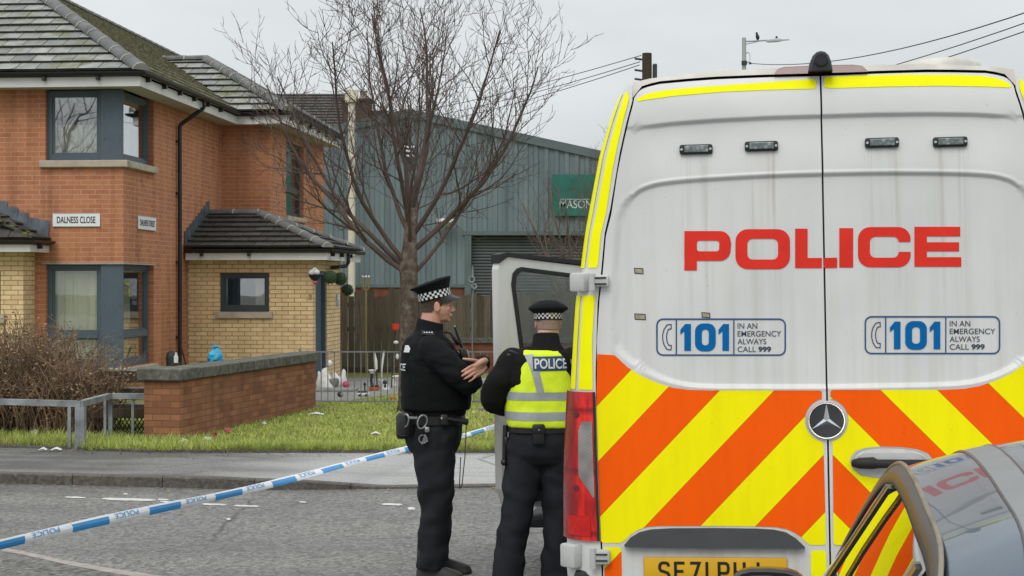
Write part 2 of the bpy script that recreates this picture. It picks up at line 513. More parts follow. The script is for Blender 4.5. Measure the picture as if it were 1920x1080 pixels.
M['mark'] = pmat('worn white paint', (0.55, 0.55, 0.52), 0.8, 0.3, 40, bump=0.3)
M['seam'] = pmat('pinkish kerb band', (0.33, 0.29, 0.26), 0.85, 0.25, 12, bump=0.3)

# ------------------------------------------------------------ ground, road, pavement, kerb
def sheet(name, pts, z, mat, kind='structure'):
    mb = MB()
    p, f = fill2d(pts)
    mb.add([(a, b, z) for a, b in p], f)
    o = mb.build(name, mat)
    return tag(o, kind=kind)
sheet('ground', [(-500, -300), (500, -300), (500, 900), (-500, 900)], -0.012, M['far_ground'])
def kerb_y(x):                            # road edge in plan, far side of the road
    xs = [-40, -7, -4.93, -3.9, -2.26, -1.4, -0.1, 3, 40]
    ys = [19.5, 15.75, 15.35, 15.15, 14.85, 14.9, 15.05, 15.2, 15.4]
    return float(np.interp(x, xs, ys))
def kerb_h(x):                            # the kerb is dropped for the driveway
    return float(np.interp(x, [-40, -2.7, -2.0, -1.2, 40], [0.1, 0.1, 0.085, 0.022, 0.022]))
kx = sorted(set([-40, -20, -12] + [round(-8 + 0.25 * i, 2) for i in range(60)] + [10, 20, 40]))
sheet('road', [(-60, -40), (60, -40), (60, kerb_y(40))] + [(x, kerb_y(x)) for x in reversed(kx)] + [(-60, 19.5)], 0.0, M['asphalt'])
def lawn_y(x):
    return float(np.interp(x, [-40, -5.2, -4.6, -3.8, 0, 40], [21.5, 17.75, 17.45, 17.25, 17.22, 17.4]))
mb = MB()
for a, b in zip(kx[:-1], kx[1:]):
    rows = 8
    pa, pb = [], []
    for i in range(rows + 1):
        t = i / rows
        for x, q in ((a, pa), (b, pb)):
            h = kerb_h(x)
            q.append((x, kerb_y(x) + 0.13 + (lawn_y(x) - kerb_y(x) - 0.13) * t, h - 0.004 + (0.1 - h) * min(1, t * 1.3)))
    for i in range(rows):
        mb.poly([pa[i], pb[i], pb[i + 1], pa[i + 1]])
tag(mb.build('pavement', M['pavement'], smooth=True), kind='structure')
# kerb: stones about 0.9 m long with open joints
mb = MB()
x = -14.0
while x < 9:
    x2 = x + 0.885
    n = 3
    for k in range(n):
        a, b = x + (x2 - x) * k / n, x + (x2 - x) * (k + 1) / n
        ring = []
        for q in (a, b):
            y, h = kerb_y(q), kerb_h(q)
            c = min(0.012, h * 0.4)
            ring.append([(q, y, -0.05), (q, y + 0.002, h - c), (q, y + 0.012, h), (q, y + 0.132, h), (q, y + 0.132, -0.05)])
        mb.loft(ring, cap=True)
    x = x2 + 0.008
tag(mb.build('kerb', M['kerb']), kind='structure')
# edging strip between pavement and lawn
mb = MB()
x = -14.0
while x < 9:
    x2 = x + 0.9
    ring = [[(q, lawn_y(q) - 0.02, 0.0), (q, lawn_y(q) - 0.02, 0.122), (q, lawn_y(q) + 0.04, 0.126), (q, lawn_y(q) + 0.04, 0.0)] for q in (x, x2)]
    mb.loft(ring)
    x = x2 + 0.01
tag(mb.build('lawn_edging', M['kerb']), kind='structure')
lx = [round(-14 + 0.4 * i, 2) for i in range(61)]
sheet('lawn', [(-60, 60), (-60, 22)] + [(x, lawn_y(x) + 0.035) for x in lx] + [(60, 18), (60, 60)], 0.1, M['soil'])
sheet('garden_path', [(-3.28, 25.0), (-2.55, 24.9), (-1.9, 26.5), (-0.6, 28.2), (2.5, 28.6), (2.5, 31.0), (-3.4, 31.0), (-3.9, 28.7), (-3.5, 26.0)], 0.106, M['slab'])
# worn white dashes by the far kerb, and the pale band in the near corner
def mark(pts, z=0.004, name='road_marking', mat=None):
    tag(sheet(name, pts, z, mat or M['mark']), kind='structure')
def gm(px, py):
    p = GX(px, py, 0.004)
    return (p.x, p.y)
rnd = random.Random(4)
for (xa, xb, y, w) in ((121, 160, 932, 2), (192, 292, 935, 3.5), (296, 316, 936.5, 2), (231, 239, 926, 2), (300, 340, 940.5, 2), (378, 425, 945, 2.2), (438, 486, 948, 2.5), (716, 754, 945, 3), (424, 432, 973, 3), (764, 778, 953, 4), (352, 372, 942, 1.5), (560, 574, 941, 2)):
    n = 7
    top, bot = [], []
    for i in range(n + 1):
        q = xa + (xb - xa) * i / n
        sl = 0.028 * (q - xa)
        e = 0.25 if i in (0, n) else 1
        top.append(gm(q, y + sl - w / 2 * e - rnd.uniform(0, .7)))
        bot.append(gm(q, y + sl + w / 2 * e + rnd.uniform(0, .7)))
    mark(bot + top[::-1])
up = [(0, 1026), (30, 1031), (75, 1040), (130, 1052), (200, 1064), (290, 1078), (400, 1094)]
M['old_tarmac'] = ground_mat('older dark tarmac', (0.04, 0.039, 0.037), (0.12, 0.117, 0.11), (0.30, 0.29, 0.27), 26)
mark([gm(a, b) for a, b in ((-60, 1040), (-60, 1200), (500, 1200), (405, 1099), (290, 1083), (200, 1070), (130, 1058), (75, 1046), (30, 1037), (0, 1032))], 0.003, 'road_patch', M['old_tarmac'])
mark([gm(a, b + 6 + a * 0.012) for a, b in up] + [gm(a, b) for a, b in reversed(up)], 0.004, 'road_band', M['seam'])

# ------------------------------------------------------------ brick house
HO = Vector((-6.075, 25.0, 0.1))
HR = -R(4.8)
house = empty('brick_house', HO, HR, 'two storey red brick corner house with grey tiled hip roof and yellow brick porch', 'house')
def wall(mb, p0, d, L, z0, z1, ops=(), th=0.25, out=None, mi=0):
    """wall along d from p0 with openings (a, b, za, zb); outer face on the right-hand side of d unless out given"""
    d = Vector((d[0], d[1], 0)).normalized()
    n = Vector(out).normalized() if out else Vector((d.y, -d.x, 0))
    us = sorted({0, L} | {v for o in ops for v in o[:2]})
    zs = sorted({z0, z1} | {v for o in ops for v in o[2:]})
    P = lambda u, z, t: Vector((p0[0], p0[1], 0)) + d * u - n * t + Vector((0, 0, z))
    for a, b in zip(us[:-1], us[1:]):
        for c, e in zip(zs[:-1], zs[1:]):
            if any(o[0] <= a and b <= o[1] and o[2] <= c and e <= o[3] for o in ops):
                continue
            pts = [P(a, c, 0), P(b, c, 0), P(b, e, 0), P(a, e, 0), P(a, c, th), P(b, c, th), P(b, e, th), P(a, e, th)]
            mb.add(pts, [(0, 1, 2, 3), (5, 4, 7, 6), (1, 5, 6, 2), (4, 0, 3, 7), (3, 2, 6, 7), (4, 5, 1, 0)], mi)
SX, ZC = 5.83, 4.96                       # side wall length, wall head
UPW, LOW = (3.76, 4.86), (0.51, 2.13)     # corner window openings
wl = MB()
FW = 1.25                                 # front opening width
wall(wl, (-6.4, 0), (1, 0), 6.4, 0, ZC, [(6.4 - FW, 6.4, UPW[0], ZC), (6.4 - FW, 6.4, LOW[0], LOW[1])])
wall(wl, (0, 0.25), (0, 1), SX - 0.25, 0, ZC, [(0, 1.31, UPW[0], ZC), (0, 1.31, LOW[0], LOW[1])], out=(1, 0, 0))
wall(wl, (0.0, SX), (1, 0), 0.95, 0, ZC)
wall(wl, (0.95, SX + 0.25), (0, 1), 4.9, 0, ZC, [(1.1, 2.75, 3.2, 4.7)], out=(1, 0, 0))
wall(wl, (-6.4, 0.25), (0, 1), 11, 0, ZC, out=(-1, 0, 0))
wall(wl, (-6.4, 11.0), (1, 0), 7.3, 0, ZC, out=(0, 1, 0))
wl.build('wall', M['red_brick'], house)
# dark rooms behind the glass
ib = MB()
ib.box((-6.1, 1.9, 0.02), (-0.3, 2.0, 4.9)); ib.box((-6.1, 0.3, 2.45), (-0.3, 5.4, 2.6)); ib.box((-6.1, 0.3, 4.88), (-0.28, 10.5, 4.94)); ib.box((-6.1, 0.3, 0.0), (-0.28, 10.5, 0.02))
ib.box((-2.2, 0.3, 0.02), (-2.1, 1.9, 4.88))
ib.build('room_lining', M['interior'], house)

def window(parent, a, b, z0, z1, d, base, out, frame=0.055, depth=0.12, trans=None, mats=('frame', 'glass'), sillh=0.0, blind=None, sill_mat='sill', inset=0.09, name='window', mull=None):
    """framed window in the opening a..b along d; own part with pane, sill and blind as sub-parts"""
    d, out = Vector((*d, 0)), Vector((*out, 0))
    base = Vector((*base, 0))
    Q = lambda u, z, t: base + d * u + out * t + Vector((0, 0, z))
    def bar(mb, u0, u1, za, zb, t0, t1, mi=0):
        p = [Q(u, z, t) for t in (t0, t1) for (u, z) in ((u0, za), (u1, za), (u1, zb), (u0, zb))]
        mb.add(p, [(0, 1, 2, 3), (7, 6, 5, 4), (0, 4, 5, 1), (1, 5, 6, 2), (2, 6, 7, 3), (3, 7, 4, 0)], mi)
    fm = MB()
    t1, t0 = -inset, -inset - 0.07
    bar(fm, a, a + frame, z0, z1, t0, t1); bar(fm, b - frame, b, z0, z1, t0, t1)
    bar(fm, a + frame, b - frame, z0, z0 + frame * 1.3, t0, t1); bar(fm, a + frame, b - frame, z1 - frame, z1, t0, t1)
    cells = [(z0 + frame * 1.3, z1 - frame)]
    if trans:
        bar(fm, a + frame, b - frame, trans - 0.05, trans + 0.05, t0, t1 + 0.012)
        cells = [(z0 + frame * 1.3, trans - 0.05), (trans + 0.05, z1 - frame)]
    for za, zb in cells:                   # inner sash edge
        s = 0.028
        for q in ((a + frame, a + frame + s, za, zb), (b - frame - s, b - frame, za, zb), (a + frame + s, b - frame - s, za, za + s), (a + frame + s, b - frame - s, zb - s, zb)):
            bar(fm, *q, t0 + 0.01, t1 - 0.022)
    f = fm.build(name, M[mats[0]], parent)
    pm = MB()
    for za, zb in cells:
        bar(pm, a + frame, b - frame, za, zb, t0 + 0.024, t0 + 0.030)
    pm.build('pane', M[mats[1]], f)
    if sillh:
        sm = MB()
        bar(sm, a - 0.07, b + 0.07, z0 - sillh, z0, -inset - 0.1, 0.06)
        sm.build('sill', M[sill_mat], f)
    if blind:
        for (nm, u0, u1, za, zb, mt) in blind:
            bm_ = MB()
            n = max(2, int((u1 - u0) / 0.045))
            rows = []
            for i in range(n + 1):
                rows.append([Q(u0 + (u1 - u0) * i / n, z, t0 - 0.09 + 0.014 * math.sin(i * 1.9)) for z in (za, zb)])
            bm_.loft(rows, cap=False, closed=False)
            bm_.build(nm, M[mt], f)
    return f
# upper and lower corner windows: front light, corner panel, side light
for (z0, z1, tr) in ((UPW[0], UPW[1], None), (LOW[0], LOW[1], 1.02)):
    window(house, -FW, -0.36, z0, z1, (1, 0), (0, 0), (0, -1), trans=tr, frame=0.075, mats=('frame', 'glass_clear' if tr else 'glass'),
           blind=[('blind', -FW + 0.06, -0.40, z0 + 0.05, z0 + 0.58, 'blind')] if tr is None else [('blind', -FW + 0.06, -0.40, z0 + 0.05, z1 - 0.05, 'blind')])
    window(house, 0.02, 1.55, z0, z1, (0, 1), (0, 0), (1, 0), trans=tr, frame=0.075, mats=('frame', 'glass_clear' if tr else 'glass'),
           blind=[('curtain', 0.1, 0.28, z0 + 0.05, z1 - 0.05, 'blind'), ('curtain', 0.42, 1.05, z0 + 0.05, z1 - 0.3, 'curtain')])
    cp = MB()
    cp.box((-0.357, -0.0, z0), (-0.022, 0.08, z1)); cp.box((-0.02, 0.0, z0), (0.0, 0.02, z1))
    cp.build('corner_panel', M['frame'], house)
    for (qx, qz) in ((-0.30, 0.3), (-0.30, 0.6), (-0.05, 0.3), (-0.05, 0.6)):
        MB().lathe([(0.011, 0), (0.011, 0.005)], (qx, -0.001, z0 + (z1 - z0) * qz), 8, M=Euler((R(90), 0, 0)).to_matrix()).build('screw', M['frame_dark'], house)
sl = MB()
sl.rbox((-0.62, 0.02, 3.70), (1.42, 0.20, 0.11), 0.012); sl.rbox((0.0, 0.74, 3.70), (0.18, 1.60, 0.108), 0.012)
sl.build('sill', M['sill'], house)
sl = MB()
sl.rbox((-0.62, 0.03, 0.46), (1.40, 0.20, 0.098), 0.012); sl.rbox((0.0, 0.74, 0.46), (0.18, 1.60, 0.096), 0.012)
sl.build('sill', M['sill'], house)
lt = MB()
lt.box((-FW - 0.05, -0.035, 2.13), (0.03, 0.02, 2.155)); lt.box((-0.02, 0.022, 2.132), (0.032, 1.58, 2.152))
lt.build('lintel_drip', M['ridge_mortar'], house)
window(house, 1.1, 2.75, 3.2, 4.7, (0, 1), (0.95, SX + 0.25), (1, 0), sillh=0.09, mats=('frame_dark', 'glass'), trans=3.75)

# ---- roof of real overlapping tiles
def tiles(mb, org, u, up, run, slope_len, xa, xb, gauge=0.292, tw=0.33, seed=1, lift=0.052, mi=0):
    """courses of tiles on a slope; xa(s), xb(s) clip the course at distance s up the slope"""
    rn = random.Random(seed)
    u, up = Vector(u).normalized(), Vector(up).normalized()
    nrm = u.cross(up).normalized()
    if nrm.z < 0: nrm = -nrm
    n = int(slope_len / gauge) + 1
    for r in range(n):
        s0, s1 = r * gauge, min((r + 1) * gauge + 0.06, slope_len + 0.05)
        offs = (r % 2) * tw * 0.5 + rn.uniform(-0.01, 0.01)
        lo0, hi0 = xa(s0), xb(s0)
        lo1, hi1 = xa(min(s1, slope_len)), xb(min(s1, slope_len))
        i0 = math.floor((min(lo0, lo1) - offs) / tw) - 1
        i1 = math.ceil((max(hi0, hi1) - offs) / tw) + 1
        for i in range(i0, i1):
            a, b = i * tw + offs + 0.007, (i + 1) * tw + offs - 0.007
            a0, b0 = max(a, lo0), min(b, hi0)
            a1, b1 = max(a, lo1), min(b, hi1)
            if b0 - a0 < 0.015:
                continue
            if b1 - a1 < 0.004:
                m_ = max(min((a1 + b1) / 2, max(lo1, hi1)), min(lo1, hi1)); a1, b1 = m_ - 0.002, m_ + 0.002
            j = rn.uniform(-0.004, 0.005)
            th = 0.040
            P = lambda x, s, h: Vector(org) + u * x + up * s + nrm * h
            p = [P(a0, s0 - 0.004, lift + j), P(b0, s0 - 0.004, lift + j * 0.4), P(b1, s1, 0.004), P(a1, s1, 0.004)]
            q = [x - nrm * th for x in p]
            mb.add(p + q, [(0, 1, 2, 3), (4, 5, 1, 0), (5, 6, 2, 1), (7, 4, 0, 3), (7, 6, 5, 4)], mi)
            mb.m[-4] = 1               # front edge of the tile, coloured darker than its top face
def ridge(parent, a, b, r=0.115, ln=0.42, name='ridge_cap', mats=('ridge', 'ridge_mortar')):
    a, b = Vector(a), Vector(b)
    d = (b - a); L = d.length; d.normalize()
    w = d.cross(Vector((0, 0, 1))).normalized(); v = w.cross(d)
    n = max(1, round(L / ln))
    mb = MB()
    for i in range(n):
        p, q = a + d * (L * i / n), a + d * (L * (i + 1) / n + 0.02)
        rings = []
        for c, rr in ((p, r * 1.06), (q, r * 0.97)):
            rings.append([c + w * (math.cos(math.pi * k / 8) * rr) + v * (math.sin(math.pi * k / 8) * rr * 0.8 - 0.02) for k in range(9)])
        mb.loft(rings, 0, cap=True)
        rings = []
        for c in (p - d * 0.012, p + d * 0.010):
            rr = r * 1.075
            rings.append([c + w * (math.cos(math.pi * k / 8) * rr) + v * (math.sin(math.pi * k / 8) * rr * 0.8 - 0.02) for k in range(9)])
        mb.loft(rings, 1, cap=True)
    return mb.build(name, [M[m] for m in mats], parent)
EZ, EO, RUN, TP = 5.10, 0.40, 3.06, 0.64  # eave height, overhang, plan run to the ridge, slope
C45 = math.sqrt(1 + TP * TP)
SL = RUN * C45
# main block: front hip and right-hand slope with its back slope
rm = MB()
tiles(rm, (EO, -EO, EZ), (-1, 0, 0), (0, 1, TP), RUN, SL, lambda s: s / C45, lambda s: 2 * RUN - s / C45, seed=3)
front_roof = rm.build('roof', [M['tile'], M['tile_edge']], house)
rm = MB()
tiles(rm, (EO, -EO, EZ), (0, 1, 0), (-1, 0, TP), RUN, SL, lambda s: s / C45, lambda s: 13.0, seed=5)
tiles(rm, (EO - 2 * RUN, -EO, EZ), (0, 1, 0), (1, 0, TP), RUN, SL, lambda s: s / C45, lambda s: 13.0, seed=6)
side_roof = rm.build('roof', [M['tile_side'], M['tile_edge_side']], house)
RX, RZ = EO - RUN, EZ + RUN * TP
ridge(front_roof, (EO + 0.02, -EO - 0.02, EZ + 0.03), (RX, -EO + RUN, RZ + 0.03), 0.13)
ridge(side_roof, (RX, -EO + RUN, RZ + 0.03), (RX, 12.6, RZ + 0.03), 0.10)
# cross block
Y2, X2, RUN2, TP2 = SX - 0.38, 0.95 + EO, 2.15, 0.60
C2 = math.sqrt(1 + TP2 * TP2)
rm = MB()
tiles(rm, (X2, Y2, EZ), (-1, 0, 0), (0, 1, TP2), RUN2, RUN2 * C2, lambda s: s / C2, lambda s: 1.05 + s / C2 * 0.98, seed=8)
tiles(rm, (X2, Y2, EZ), (0, 1, 0), (-1, 0, TP2), RUN2, RUN2 * C2, lambda s: s / C2, lambda s: 2 * RUN2 + 1.0 - s / C2, seed=9)
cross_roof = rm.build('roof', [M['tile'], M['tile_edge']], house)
ridge(cross_roof, (X2 + .02, Y2 - .02, EZ + 0.03), (X2 - RUN2, Y2 + RUN2, EZ + RUN2 * TP2 + 0.03), 0.125)
ridge(cross_roof, (X2 - RUN2, Y2 + RUN2, EZ + RUN2 * TP2 + 0.03), (X2 - RUN2 - 1.3, Y2 + RUN2, EZ + RUN2 * TP2 + 0.03), 0.115)
ridge(cross_roof, (X2 + .02, Y2 + 2 * RUN2 + 1.02, EZ + 0.03), (X2 - RUN2, Y2 + RUN2 + 1.0, EZ + RUN2 * TP2 + 0.03), 0.115)
# solid deck under the tiles
dk = MB()
zz = -0.03
A = [(EO, -EO, EZ + zz), (EO, 12.6, EZ + zz), (RX, 12.6, RZ + zz), (RX, -EO + RUN, RZ + zz), (EO - 2 * RUN, -EO, EZ + zz), (EO - 2 * RUN, 12.6, EZ + zz)]
dk.add(A, [(0, 1, 2, 3), (0, 3, 4), (4, 3, 2, 5), (1, 5, 2)])
dk.add([(X2, Y2, EZ + zz), (X2, Y2 + 5.3, EZ + zz), (X2 - RUN2, Y2 + RUN2 + 1, EZ + RUN2 * TP2 + zz), (X2 - RUN2, Y2 + RUN2, EZ + RUN2 * TP2 + zz), (X2 - 3.2, Y2, EZ + zz), (X2 - RUN2 - 1.3, Y2 + RUN2, EZ + RUN2 * TP2 + zz)], [(0, 1, 2, 3), (0, 3, 5, 4)])
dk.build('roof_deck', M['frame_dark'], house)
def eaves(parent, pts, z, soff=0.40, fh=0.15, gut=True, gr=0.06, wide=True):
    """fascia, gutter with brackets and soffit along the outer eave line (points run with the outside on the right)"""
    fa, gu, so = MB(), MB(), MB()
    P = [Vector((*p, 0)) for p in pts]
    offs = lambda i, dd: None
    def corner(i, dd):                     # mitred offset of the eave line, outwards
        n = []
        for j in (i - 1, i):
            if 0 <= j < len(P) - 1:
                d = (P[j + 1] - P[j]).normalized(); n.append(Vector((d.y, -d.x, 0)))
        m = n[0] if len(n) == 1 else (n[0] + n[1]) / (1 + n[0].dot(n[1]))
        return P[i] + m * dd
    for i in range(len(P) - 1):
        a0, b0, a1, b1 = corner(i, 0), corner(i + 1, 0), corner(i, -0.02), corner(i + 1, -0.02)
        up = lambda p, h: (p.x, p.y, z + h)
        fa.add([up(a0, -fh), up(b0, -fh), up(b0, 0), up(a0, 0), up(a1, -fh), up(b1, -fh), up(b1, 0), up(a1, 0)],
               [(0, 1, 2, 3), (5, 4, 7, 6), (4, 5, 1, 0), (3, 2, 6, 7), (1, 5, 6, 2), (4, 0, 3, 7)])
        a2, b2 = corner(i, -soff), corner(i + 1, -soff)
        so.add([up(a1, -fh + 0.012), up(b1, -fh + 0.012), up(b2, -fh + 0.012), up(a2, -fh + 0.012), up(a1, -fh + 0.022), up(b1, -fh + 0.022), up(b2, -fh + 0.022), up(a2, -fh + 0.022)], [(3, 2, 1, 0), (4, 5, 6, 7), (0, 1, 5, 4), (2, 3, 7, 6)])
        rings = []
        for i2, in ((i,), (i + 1,)):
            ring = []
            for k in range(9):
                an = math.pi + math.pi * k / 8
                c = corner(i2, 0.004 + gr + math.cos(an) * gr)
                ring.append((c.x, c.y, z + 0.07 + math.sin(an) * gr * 1.05))
            for k in range(8, -1, -1):
                an = math.pi + math.pi * k / 8
                c = corner(i2, 0.004 + gr + math.cos(an) * gr * 0.86)
                ring.append((c.x, c.y, z + 0.07 + math.sin(an) * gr * 0.9))
            rings.append(ring)
        gu.loft(rings)
        d = (P[i + 1] - P[i]); L = d.length; d.normalize()
        n = Vector((d.y, -d.x, 0))
        for k in range(max(1, int(L / 0.85))):
            c = P[i] + d * (0.3 + k * 0.85) + n * 0.066
            if 0.3 + k * 0.85 < L:
                gu.cbox((c.x - n.x * .03, c.y - n.y * .03, z - 0.022), (0.05 if abs(d.x) > .5 else 0.075, 0.075 if abs(d.x) > .5 else 0.05, 0.07))
    f = fa.build('fascia', M['white_pvc'], parent)
    so.build('soffit', M['soffit'], parent)
    gu.build('gutter', M['black_pvc'], parent)
eaves(house, [(-6.5, -EO), (EO, -EO), (EO, Y2), (X2, Y2), (X2, Y2 + 5.3)], 5.01, soff=0.42)
dp = MB()
dp.tube([(EO + .06, 2.95, 5.0), (EO + .06, 2.95, 4.93), (EO + .05, 2.95, 4.89), (0.075, 2.86, 4.60), (0.06, 2.85, 4.56), (0.06, 2.85, 0.0)], 0.036, 10)
for z in (0.9, 2.2, 3.4, 4.3):
    dp.cbox((0.035, 2.85, z), (0.07, 0.12, 0.035))
dp.build('downpipe', M['black_pvc'], house)

# ---- buff brick porch in the inner corner
PY, PXR = 3.52, 2.26
pb = MB()
wall(pb, (0.005, PY), (1, 0), PXR - 0.005, 0, 2.26, [(0.58, 1.47, 1.33, 2.02)])
wall(pb, (PXR, PY + 0.25), (0, 1), 2.31, 0, 2.26, [(0.0, 1.02, 0, 2.06)], out=(1, 0, 0))
pb.build('porch_wall', M['buff_brick'], house)
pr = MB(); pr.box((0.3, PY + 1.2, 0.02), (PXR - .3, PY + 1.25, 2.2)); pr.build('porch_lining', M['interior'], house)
window(house, 0.585, 1.475, 1.33, 2.02, (1, 0), (0.0, PY), (0, -1), mats=('frame_dark', 'glass'), sillh=0.11, frame=0.07, inset=0.05,
       blind=[('curtain', 1.18, 1.40, 1.36, 1.98, 'blind')])
dr = MB()
dr.box((PXR - 0.16, PY + 0.255, 0.0), (PXR - 0.02, PY + 0.33, 2.06)); dr.box((PXR - 0.16, PY + 1.19, 0.0), (PXR - 0.02, PY + 1.265, 2.06)); dr.box((PXR - 0.16, PY + 0.33, 1.99), (PXR - 0.02, PY + 1.19, 2.06))
dfr = dr.build('door_frame', M['frame'], house)
dd = MB()
dd.box((PXR - 0.14, PY + 0.335, 0.03), (PXR - 0.09, PY + 1.185, 1.985))
for z in (0.25, 1.15):
    dd.box((PXR - 0.092, PY + 0.45, z), (PXR - 0.08, PY + 1.07, z + 0.72))
door = dd.build('door', M['frame'], house)
MB().tube([(PXR - 0.06, PY + 0.44, 1.0), (PXR - 0.05, PY + 0.44, 1.0), (PXR - 0.05, PY + 0.54, 1.0)], 0.011, 8).build('handle', M['ridge_mortar'], door)
PE, PRUN, PTP = 2.46, 1.62, 0.41
PC = math.sqrt(1 + PTP * PTP)
PX0, PX1, PY0 = 0.02, PXR + 0.32, PY - 0.27
pt = MB()
tiles(pt, (PX1, PY0, PE), (-1, 0, 0), (0, 1, PTP), PRUN, PRUN * PC, lambda s: s / PC, lambda s: PX1 - PX0, seed=12, gauge=0.25)
tiles(pt, (PX1, PY0, PE), (0, 1, 0), (-1, 0, PTP), PRUN, PRUN * PC, lambda s: s / PC, lambda s: 2 * PRUN - s / PC, seed=14, gauge=0.25)
tiles(pt, (PX1, PY0 + 2 * PRUN, PE), (-1, 0, 0), (0, -1, PTP), PRUN, PRUN * PC, lambda s: s / PC, lambda s: PX1 - PX0, seed=15, gauge=0.25)
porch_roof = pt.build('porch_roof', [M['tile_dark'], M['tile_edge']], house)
HP = (PX1 - PRUN, PY0 + PRUN, PE + PRUN * PTP + 0.03)
ridge(porch_roof, (PX1 + .01, PY0 - .01, PE + .03), HP, 0.105, 0.4)
ridge(porch_roof, (PX1 + .01, PY0 + 2 * PRUN + .01, PE + .03), HP, 0.105, 0.4)
ridge(porch_roof, HP, (PX0, HP[1], HP[2]), 0.105, 0.4)
eaves(house, [(PX0 + 0.02, PY0), (PX1, PY0), (PX1, PY0 + 2 * PRUN)], 2.37, soff=0.28, fh=0.125, gr=0.052)
pd = MB(); pd.box((PX0, PY0 + .02, PE - 0.04), (PX1 - .02, PY0 + 2 * PRUN - .02, PE - 0.02)); pd.build('porch_ceiling', M['soffit'], house)
pp = MB()
pp.tube([(PX1 + .05, PY0 + 1.7, 2.40), (PX1 + .05, PY0 + 1.7, 2.22), (PX1 + .02, PY0 + 1.68, 2.16), (PX1 - .12, PY0 + 1.6, 2.14), (PXR + .05, PY0 + 1.55, 2.12)], 0.035, 10)
pp.build('downpipe', M['black_pvc'], house)
fl = MB()
for k in range(9):                          # stepped lead flashing up the red wall
    y0 = PY0 + 0.02 + k * 0.18
    z0 = PE + 0.03 + (k * 0.18) * PTP
    fl.add([(0.014 + 0.004 * (k % 2), y0, z0 + 0.0), (0.014 + 0.004 * (k % 2), y0 + 0.20, z0 + 0.08), (0.014 + 0.004 * (k % 2), y0 + 0.20, z0 + 0.30), (0.014 + 0.004 * (k % 2), y0 + 0.03, z0 + 0.27),
            (0.075, y0, z0 + 0.005), (0.075, y0 + 0.20, z0 + 0.085)], [(0, 1, 2, 3), (0, 4, 5, 1)])
fl.build('lead_flashing', M['lead'], house)

# ---- second buff porch at the left edge
LX, LY = -1.42, -0.47
lb = MB()
wall(lb, (-4.4, LY), (1, 0), 4.4 + LX, 0, 2.34, [(1.2, 2.62, 1.35, 2.02)], th=0.2)
wall(lb, (LX, LY + 0.2), (0, 1), -LY - 0.2 - 0.004, 0, 2.34, out=(1, 0, 0), th=0.2)
lb.build('porch_wall', M['buff_brick'], house)
window(house, 1.2, 2.62, 1.35, 2.02, (1, 0), (-4.4, LY), (0, -1), mats=('frame_dark', 'glass'), sillh=0.13, frame=0.08, inset=0.06)
lr = MB()
LE, LRX, LTP = 2.50, LX + 0.24, 0.52
LCc = math.sqrt(1 + LTP * LTP)
tiles(lr, (LRX, LY - 0.33, LE), (0, 1, 0), (-1, 0, LTP), 1.7, 1.7 * LCc, lambda s: s / LCc * 0.25, lambda s: -LY + 0.32, seed=21, gauge=0.25)
tiles(lr, (LRX, LY - 0.33, LE), (-1, 0, 0), (0, 1, 0.9), 0.4, 0.55, lambda s: s, lambda s: 4.0, seed=22, gauge=0.25)
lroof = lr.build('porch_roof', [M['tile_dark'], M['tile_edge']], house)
mo = MB()
rn = random.Random(5)
for k in range(26):
    s = rn.random() ** 1.5 * 0.9
    mo.ball((LRX - 0.05 - s, LY - 0.30 + rn.uniform(0, 0.35), LE + 0.05 + s * LTP), (rn.uniform(.03, .07), rn.uniform(.03, .06), 0.02), 8, 5)
M['moss'] = pmat('moss', (0.11, 0.12, 0.03), 0.95, 0.5, 18, bump=0.8)
mo.build('moss', M['moss'], lroof, True)['kind'] = 'stuff'
eaves(house, [(-4.4, LY - 0.33), (LRX, LY - 0.33), (LRX, -0.02)], 2.42, soff=0.3, fh=0.11, gr=0.052)
fl = MB()
for k in range(7):
    x0 = LRX - 0.02 - k * 0.17
    z0 = LE + 0.02 + max(0, (k - 0.6)) * 0.17 * LTP
    yy = -0.012 - 0.004 * (k % 2)
    fl.add([(x0, yy - .03, z0), (x0 - 0.175, yy - .03, z0 + 0.085), (x0 - 0.145, yy, z0 + 0.31), (x0 + 0.028, yy, z0 + 0.295)], [(3, 2, 1, 0)])
fl.build('lead_flashing', M['lead'], house)

# ---- street name plates (each its own thing, fixed to the house wall)
M['sign_white'] = pmat('white enamel', (0.80, 0.81, 0.82), 0.35, 0.03)
M['sign_black'] = pmat('black lettering', (0.012, 0.012, 0.014), 0.5, 0.05)
M['sign_edge'] = pmat('sign edging', (0.35, 0.36, 0.37), 0.5, 0.1)
def plate(label, loc, rz, w, h, txt, tw, th, bold=0.0):
    o = empty('street_sign', loc, rz, label, 'street sign')
    MB().rbox((0, 0.012, 0), (w, 0.018, h), 0.004).build('board', M['sign_white'], o)
    e = MB()
    for q in (((-w / 2, 0.0, h / 2 - .004), (w / 2, 0.004, h / 2 + .006)), ((-w / 2, 0.0, -h / 2 - .006), (w / 2, 0.004, -h / 2 + .004))):
        e.box(*q)
    e.build('edging', M['sign_edge'], o)
    p, f = text2d(txt, -tw / 2, -th / 2, tw / 2, th / 2, bold)
    m = MB(); m.add([(a, -0.0015, b) for a, b in p], f)
    m.build('lettering', M['sign_black'], o)
    return o
hm = Matrix.Translation(HO) @ Matrix.Rotation(HR, 4, 'Z')
plate('white street name plate reading DALNESS CLOSE on the front of the house', hm @ Vector((-0.745, -0.026, 2.825)), HR, 0.76, 0.205, 'DALNESS CLOSE', 0.62, 0.105, 0.012)
plate('white street name plate reading DALNESS STREET round the side of the house', hm @ Vector((0.026, 1.157, 2.815)), HR + R(90), 0.92, 0.215, 'DALNESS STREET', 0.78, 0.10, 0.012)
